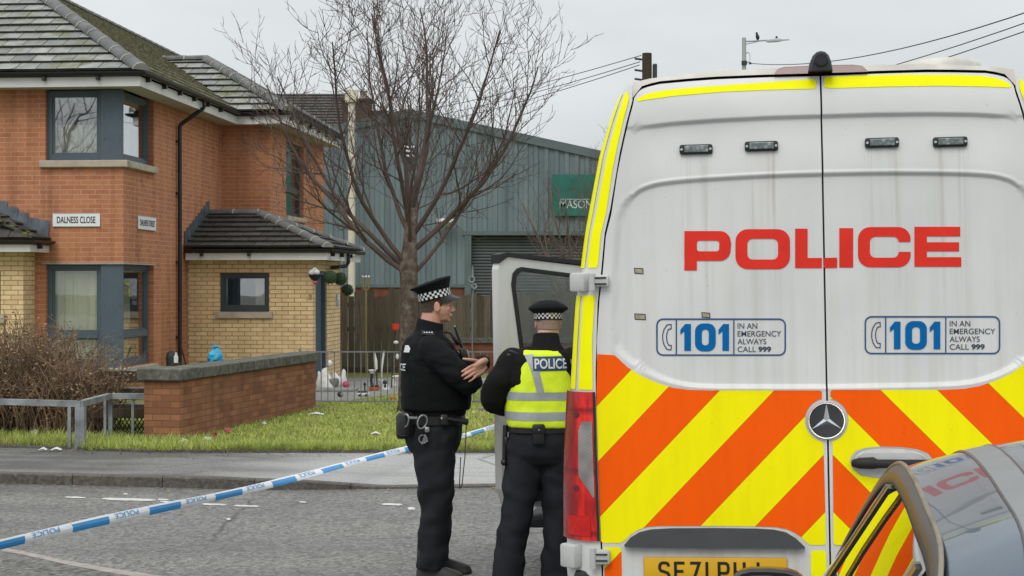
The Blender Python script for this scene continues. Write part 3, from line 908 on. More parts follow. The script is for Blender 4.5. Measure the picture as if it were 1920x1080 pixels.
# ------------------------------------------------------------ warehouse
M['sheet'] = None
t = NT('profiled steel cladding')
c = t.ramp(t.noise(1.1, 5, sc3=(1.5, 1, 0.25)), [(0.3, (0.118, 0.163, 0.178)), (0.7, (0.18, 0.232, 0.248))])
c = t.mix(t.ramp(t.noise(2.5, 5, sc3=(4, 1, 0.15)), [(0.5, 0), (0.8, 0.4)]), c, (0.10, 0.115, 0.115))
M['sheet'] = t.set(c, 0.55, spec=0.4)
M['sheet_trim'] = pmat('cladding trim', (0.10, 0.135, 0.14), 0.55, 0.15, 2)
M['shutter'] = pmat('roller shutter', (0.085, 0.10, 0.108), 0.5, 0.2, 2)
M['plinth'] = M['old_brick']
WY = 52.0
wh = empty('warehouse', (0, WY, 0), 0, 'large blue grey corrugated steel warehouse with shallow gable behind the fence', 'warehouse')
SWX = WY / F
wx = lambda px: (px - 960) * SWX
wz = lambda py: CAMH + (HZ - py) * SWX
AX, AZ = wx(767), wz(208)
roofz = lambda x: AZ - 0.218 * abs(x - AX)
x0, x1 = wx(330), wx(1560)
sx0, sx1, sz1 = wx(884), wx(1250), wz(441)      # shutter opening
mb = MB()
pitch, x = 0.333, wx(300)
prof = [(0, 0), (0.14, 0), (0.175, 0.045), (0.295, 0.045), (0.333, 0)]
pts = []
while x < x1:
    for a, d in prof[:-1]:
        pts.append((x + a, -d))
    x += pitch
def zbot(q): return sz1 if sx0 - 0.02 < q < sx1 else wz(534)
cuts = sorted(pts + [(sx0, -0.02), (sx0 - 0.001, -0.02), (sx1, -0.02), (sx1 + .001, -0.02), (AX, -0.02)])
for (a, da), (b, db) in zip(cuts[:-1], cuts[1:]):
    zb = sz1 if (sx0 <= a and b <= sx1) else wz(534)
    mb.poly([(a, da, zb), (b, db, zb), (b, db, roofz(b)), (a, da, roofz(a))])
mb.build('cladding', M['sheet'], wh)
mb = MB()
for (xa, xb) in ((wx(300), AX), (AX, x1)):
    p = [(xa, -0.11, roofz(xa) - 0.22), (xb, -0.11, roofz(xb) - 0.22), (xb, -0.11, roofz(xb) + 0.06), (xa, -0.11, roofz(xa) + 0.06)]
    q = [(a, 0.1, c_) for a, b, c_ in p]
    mb.add(p + q, [(0, 1, 2, 3), (3, 2, 6, 7), (1, 0, 4, 5), (0, 3, 7, 4), (1, 5, 6, 2)])
mb.build('verge_trim', M['sheet_trim'], wh)
mb = MB()
for (xa, xb) in ((wx(300), AX), (AX, x1)):
    mb.poly([(xa, -0.1, roofz(xa) + 0.02), (xb, -0.1, roofz(xb) + 0.02), (xb, 30, roofz(xb) + 0.02), (xa, 30, roofz(xa) + 0.02)])
mb.build('roof', M['sheet_trim'], wh)
mb = MB()
mb.box((sx0 - 0.22, -0.09, 0), (sx0 - 0.002, 0.05, sz1)); mb.box((sx0 - 0.3, -0.10, sz1), (sx1 + .3, 0.05, sz1 + 0.13))
mb.box((AX - .06, -0.075, wz(534)), (AX + .06, 0.0, AZ - .25)); mb.box((wx(948) - .03, -0.07, sz1 + .14), (wx(948) + .03, 0, 5.8))
mb.box((wx(300), -0.09, wz(539)), (sx0 - 0.225, 0.05, wz(533)))
mb.build('flashing', M['sheet_trim'], wh)
mb = MB()
z = 0.0
while z < sz1:
    ring = [(0.30, z), (0.27, z + 0.02), (0.262, z + 0.055), (0.27, z + 0.085), (0.30, z + 0.1)]
    mb.loft([[(sx0, a, b) for a, b in ring], [(sx1, a, b) for a, b in ring]], cap=False, closed=False)
    z += 0.1
mb.build('roller_shutter', M['shutter'], wh)
for q in (((wx(300), -0.03, 0), (sx0 - 0.22, 0.15, wz(539.5))), ((sx1, -.03, 0), (x1, .15, wz(534)))):
    MB().box(*q).build('brick_plinth', M['plinth'], wh)
mb = MB(); mb.box((x0, 29, 0), (x1, 29.2, 5)); mb.box((x1 - .1, 0, 0), (x1, 29, roofz(x1))); mb.box((wx(300), 0, 0), (wx(300) + .1, 29, roofz(wx(300))))
mb.build('back_wall', M['sheet_trim'], wh)
fl = empty('floodlight', (wx(838), WY - 0.1, wz(418)), 0, 'pale floodlight unit fixed on the warehouse cladding left of the shutter', 'floodlight')
m = MB(); m.rbox((0, -0.35, 0.0), (0.62, 0.5, 0.14), 0.04, rot=(R(-14), 0, 0)); m.build('housing', M['white_pvc'], fl)
m = MB(); m.tube([(0, 0.05, -0.12), (0, -0.25, -0.05)], 0.03, 6); m.build('bracket', M['sheet_trim'], fl)
fn = empty('wall_sign', (wx(768), WY - 0.13, wz(287)), 0, 'small round dark blue and white sign high on the warehouse gable behind the tree', 'sign')
m = MB(); m.lathe([(0.30, 0), (0.30, 0.05)], seg=24, M=Euler((R(90), 0, 0)).to_matrix()); m.build('disc', pmat('navy paint', (0.015, 0.025, 0.05), 0.5), fn)
m = MB()
for z in (-0.14, 0.02, 0.15):
    m.box((-0.16, -0.062, z), (0.17, -0.051, z + 0.07))
m.build('white_bars', M['sign_white'], fn)
# green trade sign
gs = empty('trade_sign', (wx(1035), WY - 0.14, wz(405)), 0, 'green trade sign with white capitals on the warehouse wall beside the van', 'sign')
sw, sh = wx(1215) - wx(1035), wz(328) - wz(405)
M['sign_green'] = pmat('green sign paint', (0.012, 0.125, 0.10), 0.5, 0.25, 2)
m = MB(); m.box((0, -0.05, 0), (sw, 0.02, sh)); m.build('board', M['sign_green'], gs)
m = MB(); p, f = text2d('MASONS', wx(1049) - wx(1035), wz(391) - wz(405), wx(1119) - wx(1035), wz(376) - wz(405), 0.006)
m.add([(a, -0.055, b) for a, b in p], f)
m.box((wx(1051) - wx(1035), -0.056, wz(375) - wz(405)), (sw - .3, -0.052, wz(373.6) - wz(405)))
m.build('lettering', pmat('sign lettering', (0.5, 0.52, 0.5), 0.5), gs)

# ------------------------------------------------------------ far house with chimney, pale flue
fh = empty('distant_house', Vector(((640 - 960) * 64 / F, 64, 0)), R(0), 'distant house with dark tiled roof and brick chimney beyond the warehouse', 'house')
k = 64 / F
M['sooty_brick'] = brick_mat('sooty brick', (0.10, 0.065, 0.05), (0.08, 0.05, 0.04), (0.09, 0.075, 0.065), (0.07, 0.05, 0.042))
zf = lambda py: CAMH + (HZ - py) * k
m = MB(); m.box((-4.5, 1.5, 0), (0.1, 8, zf(245))); m.build('wall', M['old_brick'], fh)
rm = MB()
tiles(rm, (-4.8, 0.8, zf(250)), (1, 0, 0), (0, 1, 0.55), 3.9, 4.4, lambda s: 0, lambda s: 5.0, seed=31, gauge=0.3)
rf = rm.build('roof', M['tile_dark'], fh)
m = MB(); m.poly([(-4.8, 4.7, zf(250) + 2.1), (0.2, 4.7, zf(250) + 2.1), (0.2, 8.6, zf(250)), (-4.8, 8.6, zf(250))]); m.build('back_slope', M['tile_dark'], rf)
m = MB()
m.box((0.05, -0.2, zf(330)), (1.15, 1.0, zf(190))); m.box((-0.02, -0.27, zf(190)), (1.22, 1.07, zf(186)))
m.box((1.15, 0.2, zf(330)), (1.75, 0.9, zf(206)))
ch = m.build('chimney', M['sooty_brick'], rf)
m = MB()
for a in (0.35, 0.85):
    m.lathe([(0.16, 0), (0.14, 0.3), (0.17, 0.36)], (a, 0.4, zf(186)), 10)
m.build('chimney_pot', pmat('buff chimney pot', (0.4, 0.33, 0.25), 0.8), ch)
fp = empty('flue_pipe', (wx(664), WY - 0.8, 0), 0, 'tall pale cream flue with square cap in front of the warehouse', 'flue')
M['flue'] = pmat('cream flue', (0.62, 0.57, 0.48), 0.7, 0.15, 2)
m = MB(); m.lathe([(0.115, 0), (0.115, wz(200) + .0)], seg=14); m.build('pipe', M['flue'], fp)
m = MB(); m.rbox((0, 0, wz(186)), (0.40, 0.40, 0.42), 0.03); m.box((-0.22, -0.22, wz(194)), (0.22, 0.22, wz(192.5))); m.build('cap', M['flue'], fp)

# ------------------------------------------------------------ fences, railing, garden wall
def wood_mat(name, a, b, green=0.35):
    t = NT(name)
    g = t.n('ShaderNodeNewGeometry')
    c = t.ramp(g.outputs['Random Per Island'], [(0, a), (1, b)])
    c = t.mix(t.ramp(t.noise(3, 6, sc3=(12, 12, 0.6)), [(0.35, 0), (0.7, 0.7)]), c, [x * 0.45 for x in a])
    X, Y, Z = t.xyz()
    c = t.mix(t.math('MULTIPLY', t.ramp(t.noise(2.5, 5), [(0.4, 0), (0.65, 1)]), green), c, (0.085, 0.09, 0.04))
    t.set(c, 0.9, spec=0.2)
    t.bump(t.noise(6, 5, sc3=(14, 14, 0.8)), 0.5, 0.006)
    return t.mat
M['fence'] = wood_mat('weathered fence timber', (0.085, 0.07, 0.05), (0.175, 0.148, 0.112))
M['dark_wood'] = wood_mat('wet dark timber', (0.05, 0.036, 0.026), (0.095, 0.07, 0.05), 0.25)
fe = empty('timber_fence', (-3.9, 33.0, 0.1), 0, 'tall weathered close boarded timber fence across the back of the garden', 'fence')
rn = random.Random(11)
m = MB()
x = 0.0
while x < 11:
    w = rn.uniform(0.115, 0.15)
    wx_ = x + w
    xr = (x - 3.9) > -1.9
    zb = 0.72 if xr else rn.uniform(0.02, 0.08)
    h = 1.62 + rn.uniform(-0.05, 0.06) if xr else 1.60 + rn.uniform(-0.09, 0.1) + 0.06
    th = 0.02
    yo = rn.uniform(-0.012, 0.012)
    tl = rn.uniform(-0.035, 0.035)
    m.add([(x, yo, zb), (wx_ - 0.003, yo, zb), (wx_ - 0.003, yo, h + tl), (x, yo, h - tl), (x, yo + th, zb), (wx_ - 0.003, yo + th, zb), (wx_ - 0.003, yo + th, h + tl), (x, yo + th, h - tl)],
          [(0, 1, 2, 3), (5, 4, 7, 6), (4, 5, 1, 0), (3, 2, 6, 7), (1, 5, 6, 2), (4, 0, 3, 7)])
    x = wx_ + (0.008 if rn.random() < 0.1 else 0.002)
m.build('boards', M['fence'], fe)
m = MB()
for z in (0.85, 1.35):
    m.box((0, 0.035, z), (11, 0.08, z + 0.09))
m.box((0, 0.035, 0.3), (2, 0.08, 0.39)); m.box((0, -0.02, 0.0), (2.0, 0.02, 0.11))
m.build('rails', M['dark_wood'], fe)
for x in (0.1, 1.95, 4.2, 6.5, 8.8):
    m = MB(); m.box((x, 0.09, 0), (x + 0.1, 0.19, 1.65)); m.build('post', M['dark_wood'], fe)
bw = empty('low_brick_wall', (-1.95, 32.8, 0.1), 0, 'low red brick wall with stone coping under the right part of the timber fence', 'wall')
m = MB(); m.box((0, 0, 0), (9, 0.3, 0.62)); m.build('brickwork', M['old_brick'], bw)
m = MB(); m.box((-0.04, -0.05, 0.62), (9, 0.36, 0.71)); m.build('coping', M['kerb'], bw)

M['galv'] = pmat('galvanised steel', (0.21, 0.225, 0.235), 0.55, 0.25, 6, metal=0.35)
M['galv_old'] = pmat('dull galvanised steel', (0.26, 0.28, 0.29), 0.6, 0.4, 5, metal=0.3, bump=0.1)
rl = empty('metal_railing', (-3.22, 24.3, 0.1), R(-0.4), 'low galvanised hoop top railing along the garden edge', 'railing')
RH = 0.80
m = MB(); m.box((0, -0.012, RH - .02), (6.6, 0.012, RH)); m.box((0, -0.012, 0.03), (6.6, 0.012, 0.05)); m.build('rail', M['galv'], rl)
for i in range(65):
    x = 0.02 + i * 0.1008
    m = MB(); m.tube([(x, 0, 0.0 if i % 18 == 0 else 0.03), (x, 0, RH - 0.01)], 0.0075, 6); m.build('bar', M['galv'], rl)
for x in (0.0, 2.0, 4.0, 6.0):
    m = MB(); m.box((x - 0.02, -0.02, -0.02), (x + .02, 0.02, RH + 0.03)); m.build('post', M['galv'], rl)

GA = GX(335, 826, 0.1); GB = GX(592, 766, 0.1)
gd = (GB - GA); GL = gd.length; gyaw = math.atan2(gd.x, gd.y)
gw = empty('garden_wall', GA, -gyaw, 'low red brick garden wall with wide end pier and weathered stone coping', 'garden wall')
m = MB(); m.box((-0.43, 0, -0.02), (0.012, 0.44, 0.69)); m.box((-0.30, 0.44, -0.02), (0, GL, 0.685)); m.build('brickwork', M['wall_brick'], gw)
M['coping'] = ground_mat('mossy coping stone', (0.055, 0.055, 0.042), (0.11, 0.11, 0.088), (0.19, 0.19, 0.16), 14, 0.9, 0.5)
m = MB()
m.rbox((-0.21, 0.20, 0.765), (0.56, 0.56, 0.14), 0.015)
y = 0.49
while y < GL:
    y2 = min(y + 0.6, GL + 0.03)
    m.rbox((-0.15, (y + y2) / 2, 0.76), (0.42, y2 - y - 0.006, 0.13), 0.012)
    y = y2
m.build('coping', M['coping'], gw)

# knee rail by the hedge
k0, k1, k2, k3 = GX(-120, 832, .1), GX(150, 842, .1), GX(205, 822, .1), GX(300, 822, .1)
kr = empty('knee_rail', k1, 0, 'low galvanised box section knee rail in front of the dead hedge', 'rail')
L = lambda p: Vector((p.x - k1.x, p.y - k1.y, 0))
TH = 0.50
m = MB()
for a, b in ((k0, k1), (k1, k2), (k2, k3)):
    p, q = L(a), L(b)
    d = (q - p).normalized()
    w = Vector((d.y, -d.x, 0)) * 0.035
    rings = [[c - w + Vector((0, 0, TH - 0.035)), c + w + Vector((0, 0, TH - 0.035)), c + w + Vector((0, 0, TH + 0.03)), c - w + Vector((0, 0, TH + 0.03))] for c in (p - d * 0.02, q + d * 0.02)]
    m.loft(rings)
m.build('rail', M['galv_old'], kr)
for (px, py, w) in ((134, 830, 0.035), (151, 842, 0.10), (197, 822, 0.03), (207, 821, 0.05), (249, 822, 0.03), (-90, 832, 0.09)):
    p = L(GX(px, py, .1))
    if px == 134: p.y = -0.0; p.x = -0.115
    m = MB(); m.box((p.x - w / 2, p.y - w / 2, -0.05), (p.x + w / 2, p.y + w / 2, TH - 0.036)); m.build('post', M['galv_old'], kr)

# ------------------------------------------------------------ trees and hedge
def branch(mb, p, d, L, r, lev, rn, spec, mi=0):
    segs = spec['segs'][lev]
    pts, rad = [p.copy()], [r]
    cur, dr = p.copy(), d.normalized()
    r1 = r * spec['taper'][lev]
    for i in range(segs):
        j = spec['jit'][lev]
        dr = (dr + Vector((rn.gauss(0, j), rn.gauss(0, j), rn.gauss(0, j))) + Vector((0, 0, spec['up'][lev]))).normalized()
        cur = cur + dr * (L / segs)
        pts.append(cur.copy()); rad.append(r + (r1 - r) * (i + 1) / segs)
    mb.tube(pts, rad, spec['sides'][lev], mi, cap=False)
    if lev + 1 >= len(spec['n']):
        return
    n = spec['n'][lev + 1]
    n = max(1, int(n * rn.uniform(0.75, 1.25) * min(1, L / spec['len'][lev] + 0.2)))
    az = rn.uniform(0, 6.28)
    for i in range(n):
        t = spec['from'][lev] + (0.99 - spec['from'][lev]) * (i + rn.uniform(0.1, 0.9)) / n
        f = t * segs
        k = min(int(f), segs - 1)
        q = pts[k].lerp(pts[k + 1], f - k)
        ax = (pts[k + 1] - pts[k]).normalized()
        az += 2.4 + rn.gauss(0, 0.4)
        o = ax.orthogonal().normalized()
        o = Matrix.Rotation(az, 3, ax) @ o
        an = R(spec['ang'][lev + 1] + rn.gauss(0, 8))
        nd = ax * math.cos(an) + o * math.sin(an)
        rr = max(spec['rmin'], min(rad[k] * 0.72, rad[k] * rn.uniform(0.34, 0.58)))
        branch(mb, q, nd, spec['len'][lev + 1] * rn.uniform(0.55, 1.15) * (1.1 - 0.45 * t), rr, lev + 1, rn, spec, mi)
t = NT('cherry bark')
c = t.ramp(t.noise(8, 6, sc3=(1, 1, 0.9), rough=0.7), [(0.3, (0.042, 0.030, 0.024)), (0.5, (0.105, 0.078, 0.06)), (0.70, (0.23, 0.195, 0.16))])
M['bark'] = t.set(c, 0.85, spec=0.3); t.bump(t.noise(12, 5, sc3=(1, 1, 1.4)), 0.8, 0.02)
M['twig'] = pmat('red brown twigs', (0.088, 0.058, 0.047), 0.7, 0.4, 2.5)
M['twig_grey'] = pmat('grey brown twigs', (0.12, 0.085, 0.065), 0.8, 0.4, 2.5)
TB = GX(766, 772, 0.1)
ct = empty('cherry_tree', TB, 0, 'bare cherry tree with vase shaped crown behind the standing officer', 'tree')
m = MB()
m.tube([(0, 0, -0.05), (0.0, 0, 0.12), (-0.01, 0, 0.5), (0.0, 0, 1.1), (0.01, 0, 1.7), (0.0, 0.0, 2.05), (0.02, 0, 2.4), (0.05, 0, 2.9)], [0.19, 0.15, 0.132, 0.123, 0.122, 0.134, 0.10, 0.075], 16)
m.build('trunk', M['bark'], ct, True)
rn = random.Random(31)
spec = dict(segs=[9, 7, 5, 4], taper=[0.22, 0.28, 0.35, 0.6], jit=[0.075, 0.10, 0.13, 0.14], up=[0.08, 0.10, 0.10, 0.13], sides=[8, 6, 4, 3],
            n=[0, 12, 7, 4], ang=[0, 42, 42, 40], len=[3.5, 1.5, 0.74, 0.26], rmin=0.0045)
spec['from'] = [0.2, 0.12, 0.1]
m = MB()
limbs = [  # height, azimuth (0 = right, 90 = away), lean from vertical, length, radius
    (1.95, 178, 57, 3.85, 0.074), (2.0, 160, 49, 4.0, 0.068), (2.05, 205, 46, 3.9, 0.066), (1.9, -8, 44, 3.4, 0.050), (2.25, 8, 48, 3.6, 0.070), (2.45, -25, 36, 3.5, 0.066),
    (2.5, 120, 30, 3.4, 0.06), (2.6, 250, 30, 3.4, 0.06), (2.75, 60, 26, 3.3, 0.056), (2.85, 190, 14, 3.2, 0.062), (2.9, 10, 10, 3.3, 0.07), (2.3, 90, 50, 3.0, 0.05), (2.35, 280, 50, 2.8, 0.048)]
for (h, az, le, ln, r) in limbs:
    d = Vector((math.cos(R(az)) * math.sin(R(le)), math.sin(R(az)) * math.sin(R(le)), math.cos(R(le))))
    branch(m, Vector((0.02, 0, h)), d, ln * 0.92, r * 0.60, 0, rn, spec)
m.build('crown', M['twig'], ct, True)
def bare_tree(loc, label, seed, h, spread, nl, mat, lens, group=None, trunk=0.09):
    o = empty('bare_tree', loc, 0, label, 'tree', group)
    rn = random.Random(seed)
    m = MB(); m.tube([(0, 0, -0.05), (0.02, 0, h * 0.3), (0, 0.01, h * 0.55)], [trunk * 1.3, trunk, trunk * 0.7], 9); m.build('trunk', M['bark'], o, True)
    sp = dict(spec); sp['len'] = lens; sp['n'] = [0, 8, 5, 3]
    m = MB()
    for i in range(nl):
        az = i * 137.5 + rn.uniform(-20, 20)
        le = spread * (0.35 + 0.65 * (1 - i / nl)) + rn.uniform(-5, 5)
        d = Vector((math.cos(R(az)) * math.sin(R(le)), math.sin(R(az)) * math.sin(R(le)), math.cos(R(le))))
        branch(m, Vector((0, 0, h * (0.22 + 0.32 * i / nl))), d, lens[0] * rn.uniform(0.8, 1.1), trunk * 0.5, 0, rn, sp)
    m.build('crown', mat, o, True)
    return o
bare_tree(Vector(((1080 - 960) * 36 / F, 36, 0.0)), 'smaller bare reddish tree in front of the green trade sign', 5, 3.3, 50, 9, M['twig_grey'], [2.9, 1.3, 0.7, 0.3])
bare_tree(Vector(((1150 - 960) * 44 / F, 44, 0.0)), 'slim bare tree with upright twigs rising past the van roof edge', 9, 5.0, 30, 12, M['twig_grey'], [3.2, 1.2, 0.6, 0.3])
# street trees behind the viewpoint: they show as reflections in the front windows
for i, (x, y, s, lab) in enumerate(((-31.2, -20.0, 9, 'tall bare tree across the road mirrored in the upstairs window'), (-25.2, -27.0, 4, 'second bare tree across the road mirrored in the upstairs window'))):
    o = bare_tree(Vector((x, y, 0)), lab, s, 8.5, 56, 26, M['twig_grey'], [7.5, 3.6, 2.0, 1.0], trunk=0.2)
# dead hedge
HB = GX(70, 818, 0.1)
hg = empty('dead_hedge', (HB.x, HB.y + 0.55, 0.1), 0, 'brown leafless hedge of tangled twigs behind the knee rail', 'hedge')
M['hedge_twig'] = pmat('dry hedge twigs', (0.185, 0.122, 0.074), 0.9, 0.6, 3)
M['dry_leaf'] = pmat('dry hedge leaves', (0.24, 0.155, 0.078), 0.9, 0.5, 4)
M['green_leaf'] = pmat('dark green leaves', (0.05, 0.085, 0.035), 0.6, 0.5, 5)
rn = random.Random(8)
m, lf, gl = MB(), MB(), MB()
def hz(x):
    return float(np.interp(x, [-1.6, -0.6, -0.2, 0.25, 0.55, 0.75, 0.95], [1.42, 1.42, 1.36, 1.15, 0.95, 0.75, 0.45]))
for i in range(1200):
    x = rn.uniform(-1.5, 0.72)
    p = Vector((x + rn.gauss(0, .05), rn.gauss(0, 0.25), 0))
    H = hz(x) * rn.uniform(0.55, 1.08)
    d = Vector((rn.gauss(0.05, 0.22), rn.gauss(0, 0.22), 1)).normalized()
    pts, cur = [p.copy()], p.copy()
    n = 6
    for k in range(n):
        d = (d + Vector((rn.gauss(0, .22), rn.gauss(0, .22), rn.gauss(0.03, .14)))).normalized()
        cur = cur + d * (H / n); pts.append(cur.copy())
    r0 = rn.uniform(0.004, 0.011) if i > 25 else 0.02
    m.tube(pts, [r0 * (1 - 0.6 * k / n) for k in range(n + 1)], 4, cap=False)
    for k in range(3):
        q = pts[rn.randint(2, n)]
        dd_ = Vector((rn.gauss(0, 1), rn.gauss(0, 1), rn.gauss(0.4, 0.8))).normalized()
        ln = rn.uniform(0.08, 0.28)
        m.tube([q, q + dd_ * ln * 0.5 + Vector((0, 0, .01)), q + dd_ * ln + Vector((0, 0, .04))], [0.004, 0.003, 0.002], 3, cap=False)
        if rn.random() < 0.6:
            for e in range(3):
                c = q + dd_ * ln * rn.uniform(0.3, 1.0) + Vector((rn.gauss(0, .03), rn.gauss(0, .03), rn.gauss(0, .03)))
                a = Vector((rn.gauss(0, 1), rn.gauss(0, 1), rn.gauss(0, 1))).normalized() * rn.uniform(0.012, 0.026)
                b = a.orthogonal().normalized() * a.length * 0.5
                green = c.x < -0.25 and c.z > 0.85 and rn.random() < 0.55 or rn.random() < 0.04
                (gl if green else lf).poly([c - a, c + b, c + a, c - b])
m.build('stems', M['hedge_twig'], hg)
lf.build('dry_leaves', M['dry_leaf'], hg)
gl.build('green_leaves', M['green_leaf'], hg)
# stacked dark boards and a mesh panel between hedge and wall
bs = empty('timber_stack', GX(215, 812, .1), R(3), 'dark wet timber planks stacked in steps behind the knee rail', 'timber')
for i, (y, z, h) in enumerate(((0.5, 0.66, 0.14), (0.34, 0.46, 0.13), (0.18, 0.28, 0.12))):
    m = MB(); m.rbox((0.12, y, z), (0.95, 0.2, h), 0.008); m.build('plank', M['dark_wood'], bs)
    m = MB(); m.box((-0.34, y - 0.10, z + h / 2), (0.58, y + 0.08, z + h / 2 + 0.012)); m.build('plank_edge', M['slab'], bs)
for x in (-0.3, 0.5):
    m = MB(); m.box((x, 0.1, 0), (x + .07, 0.55, 0.62)); m.build('leg', M['dark_wood'], bs)
mp_ = empty('mesh_panel', GX(231, 817, .1), 0, 'small black diamond mesh panel leaning under the stacked planks', 'mesh panel')
m = MB()
for i in range(-5, 9):
    for s in (1, -1):
        a = Vector((i * 0.05 - 0.03, 0, 0.04)); b = a + Vector((s * 0.115, 0, 0.18))
        m.tube([a, b], 0.006, 4)
m.build('mesh', M['black_pvc'], mp_)
m = MB(); m.box((-0.35, -0.02, 0.21), (0.5, 0.02, 0.33)); m.box((-0.35, -0.02, 0.0), (0.5, 0.02, 0.04)); m.build('frame', M['dark_wood'], mp_)

# grass: short blades all over the lawn, longer by the edges
def blades(name, n, fx, seed, hmin, hmax):
    rg = np.random.default_rng(seed)
    pos = fx(rg, n)
    n = len(pos)
    a = rg.uniform(0, 6.283, n); h = rg.uniform(hmin, hmax, n); w = rg.uniform(0.004, 0.009, n)
    le = rg.normal(0, 0.45, (n, 2)) * h[:, None]
    v = np.zeros((n, 3, 3))
    v[:, 0, 0] = pos[:, 0] - np.cos(a) * w; v[:, 0, 1] = pos[:, 1] - np.sin(a) * w
    v[:, 1, 0] = pos[:, 0] + np.cos(a) * w; v[:, 1, 1] = pos[:, 1] + np.sin(a) * w
    v[:, 2, 0] = pos[:, 0] + le[:, 0]; v[:, 2, 1] = pos[:, 1] + le[:, 1]
    v[:, 0, 2] = v[:, 1, 2] = pos[:, 2]; v[:, 2, 2] = pos[:, 2] + h
    me = bpy.data.meshes.new(name)
    me.from_pydata(v.reshape(-1, 3).tolist(), [], np.arange(n * 3).reshape(-1, 3).tolist())
    return me
t = NT('lawn grass')
g = t.n('ShaderNodeNewGeometry')
c = t.ramp(t.noise(1.4, 5), [(0.3, (0.22, 0.33, 0.045)), (0.5, (0.38, 0.47, 0.08)), (0.7, (0.52, 0.55, 0.15))])
c = t.mix(t.ramp(t.noise(7, 4), [(0.42, 0), (0.66, 0.8)]), c, (0.13, 0.165, 0.03))
c = t.mix(t.ramp(t.noise(2.6, 5), [(0.53, 0), (0.66, 0.75)]), c, (0.29, 0.23, 0.10))
c = t.mix(t.math('MULTIPLY', g.outputs['Random Per Island'], 0.5), c, (0.60, 0.62, 0.24))
M['grass'] = t.set(c, 0.7, spec=0.2)
wallx = lambda y: np.interp(y, [GA.y, GB.y], [GA.x, GB.x])
def lawn_pos(rg, n):
    y = 17.27 + (27.0 - 17.27) * rg.random(n) ** 1.5
    x = rg.uniform(-6.6, 3.0, n)
    ok = ~((y > GA.y) & (x < wallx(y)) & (x > wallx(y) - 0.42))
    ok &= (y > np.interp(x, [-40, -5.2, -4.6, -3.8, 0, 40], [21.5, 17.8, 17.5, 17.3, 17.27, 17.45]))
    ok &= ~((y > 24.9) & (x < np.interp(y, [24.9, 26.5, 28.2], [-2.5, -1.9, -0.6])))
    ok &= ~((x < wallx(y)) & (y > 22))
    p = np.stack([x, y, np.full(n, 0.1)], 1)[ok]
    return p
tag(link('lawn_grass', blades('lawn_grass', 120000, lawn_pos, 3, 0.018, 0.052), M['grass']), kind='stuff')
def edge_pos(rg, n):
    x = rg.uniform(-6.6, 1.2, n)
    y = np.interp(x, [-40, -5.2, -4.6, -3.8, 0, 40], [21.5, 17.8, 17.5, 17.3, 17.27, 17.45]) + rg.random(n) ** 2 * np.where(x < -3.3, 1.3, 0.22) - 0.03
    ok = ~((y > GA.y - .02) & (x > -4.33))
    return np.stack([x, y, np.full(n, 0.1)], 1)[ok]
tag(link('verge_grass', blades('verge_grass', 15000, edge_pos, 5, 0.05, 0.14), M['grass']), kind='stuff')

# fallen leaves and bits of twig on the lawn, pavement and gutter
rn = random.Random(77)
m = MB()
for i in range(900):
    x = rn.uniform(-6.5, 1.5)
    if rn.random() < 0.6:
        y, z = lawn_y(x) + 0.05 + rn.random() ** 2 * 6, 0.135
        if y > GA.y and x < float(wallx(y)) + .02: continue
    elif rn.random() < 0.7: y, z = lawn_y(x) - abs(rn.gauss(0, 0.28)) - 0.03, 0.106
    else: y, z = kerb_y(x) - abs(rn.gauss(0, .10)) - 0.02, 0.006
    if z == 0.106: z = 0.104 if y > lawn_y(x) - .5 else 0.06 + kerb_h(x) * .4
    c = Vector((x, y, z)); a = rn.uniform(0, 6.28); r = rn.uniform(0.010, 0.028)
    u = Vector((math.cos(a), math.sin(a), rn.uniform(-.2, .3))) * r; v = Vector((-math.sin(a), math.cos(a), rn.uniform(-.2, .3))) * r * .55
    m.poly([c - u, c + v, c + u, c - v])
tag(m.build('fallen_leaves', M['dry_leaf']), kind='stuff')
# ------------------------------------------------------------ poles, lamp, wires, bird
tp = empty('telegraph_pole', Vector(((1213 - 960) * 45 / F, 45, 0)), 0, 'dark wooden telegraph pole top behind the van roof', 'pole')
m = MB(); tz = PX(0, 100, 45).z
m.tube([(0, 0, 0), (0, 0, tz)], [0.16, 0.135], 12); m.build('pole', M['dark_wood'], tp)
M['fitting'] = pmat('dark steel fitting', (0.03, 0.033, 0.036), 0.5, 0.2, 6)
m = MB(); m.rbox((0.22, 0, tz - 0.55), (0.12, 0.2, 0.5), 0.03); m.rbox((-0.28, -.05, tz - 0.95), (0.25, .15, 0.2), 0.03)
for z in (0.18, 0.5, 0.75):
    m.tube([(-0.14, -0.02, tz - z), (-0.35, -0.02, tz - z + 0.03)], 0.03, 6)
m.build('bracket', M['fitting'], tp)
lp = empty('street_lamp', Vector(((1395 - 960) * 50 / F, 50, 0)), 0, 'grey steel street lamp with short horizontal arm above the van roof', 'street lamp')
kk = 50 / F
lz = lambda py: CAMH + (HZ - py) * kk
lx_ = lambda px: (px - 1395) * kk
M['lamp_grey'] = pmat('lamp column grey', (0.36, 0.40, 0.40), 0.5, 0.1, 3)
m = MB(); m.tube([(0, 0, 0), (0, 0, lz(110)), (0, 0, lz(71))], [0.10, 0.068, 0.066], 12); m.build('column', M['lamp_grey'], lp)
m = MB(); m.tube([(0, 0, lz(78)), (lx_(1440), 0, lz(75.5))], 0.026, 8); m.tube([(0, 0, lz(84)), (lx_(1420), 0, lz(78))], 0.014, 6); m.build('arm', M['lamp_grey'], lp)
m = MB()
m.loft([[(lx_(x), y * 0.09 * w, lz(77.5 - (x - 1437) * 0.07) + s * 0.065 * w) for y, s in ((-1, -.6), (1, -.6), (1, .3), (.5, 1), (-.5, 1), (-1, .3))] for x, w in ((1437, .55), (1443, .9), (1455, 1), (1464, .8), (1466, .45), (1479, .35), (1480, .2))])
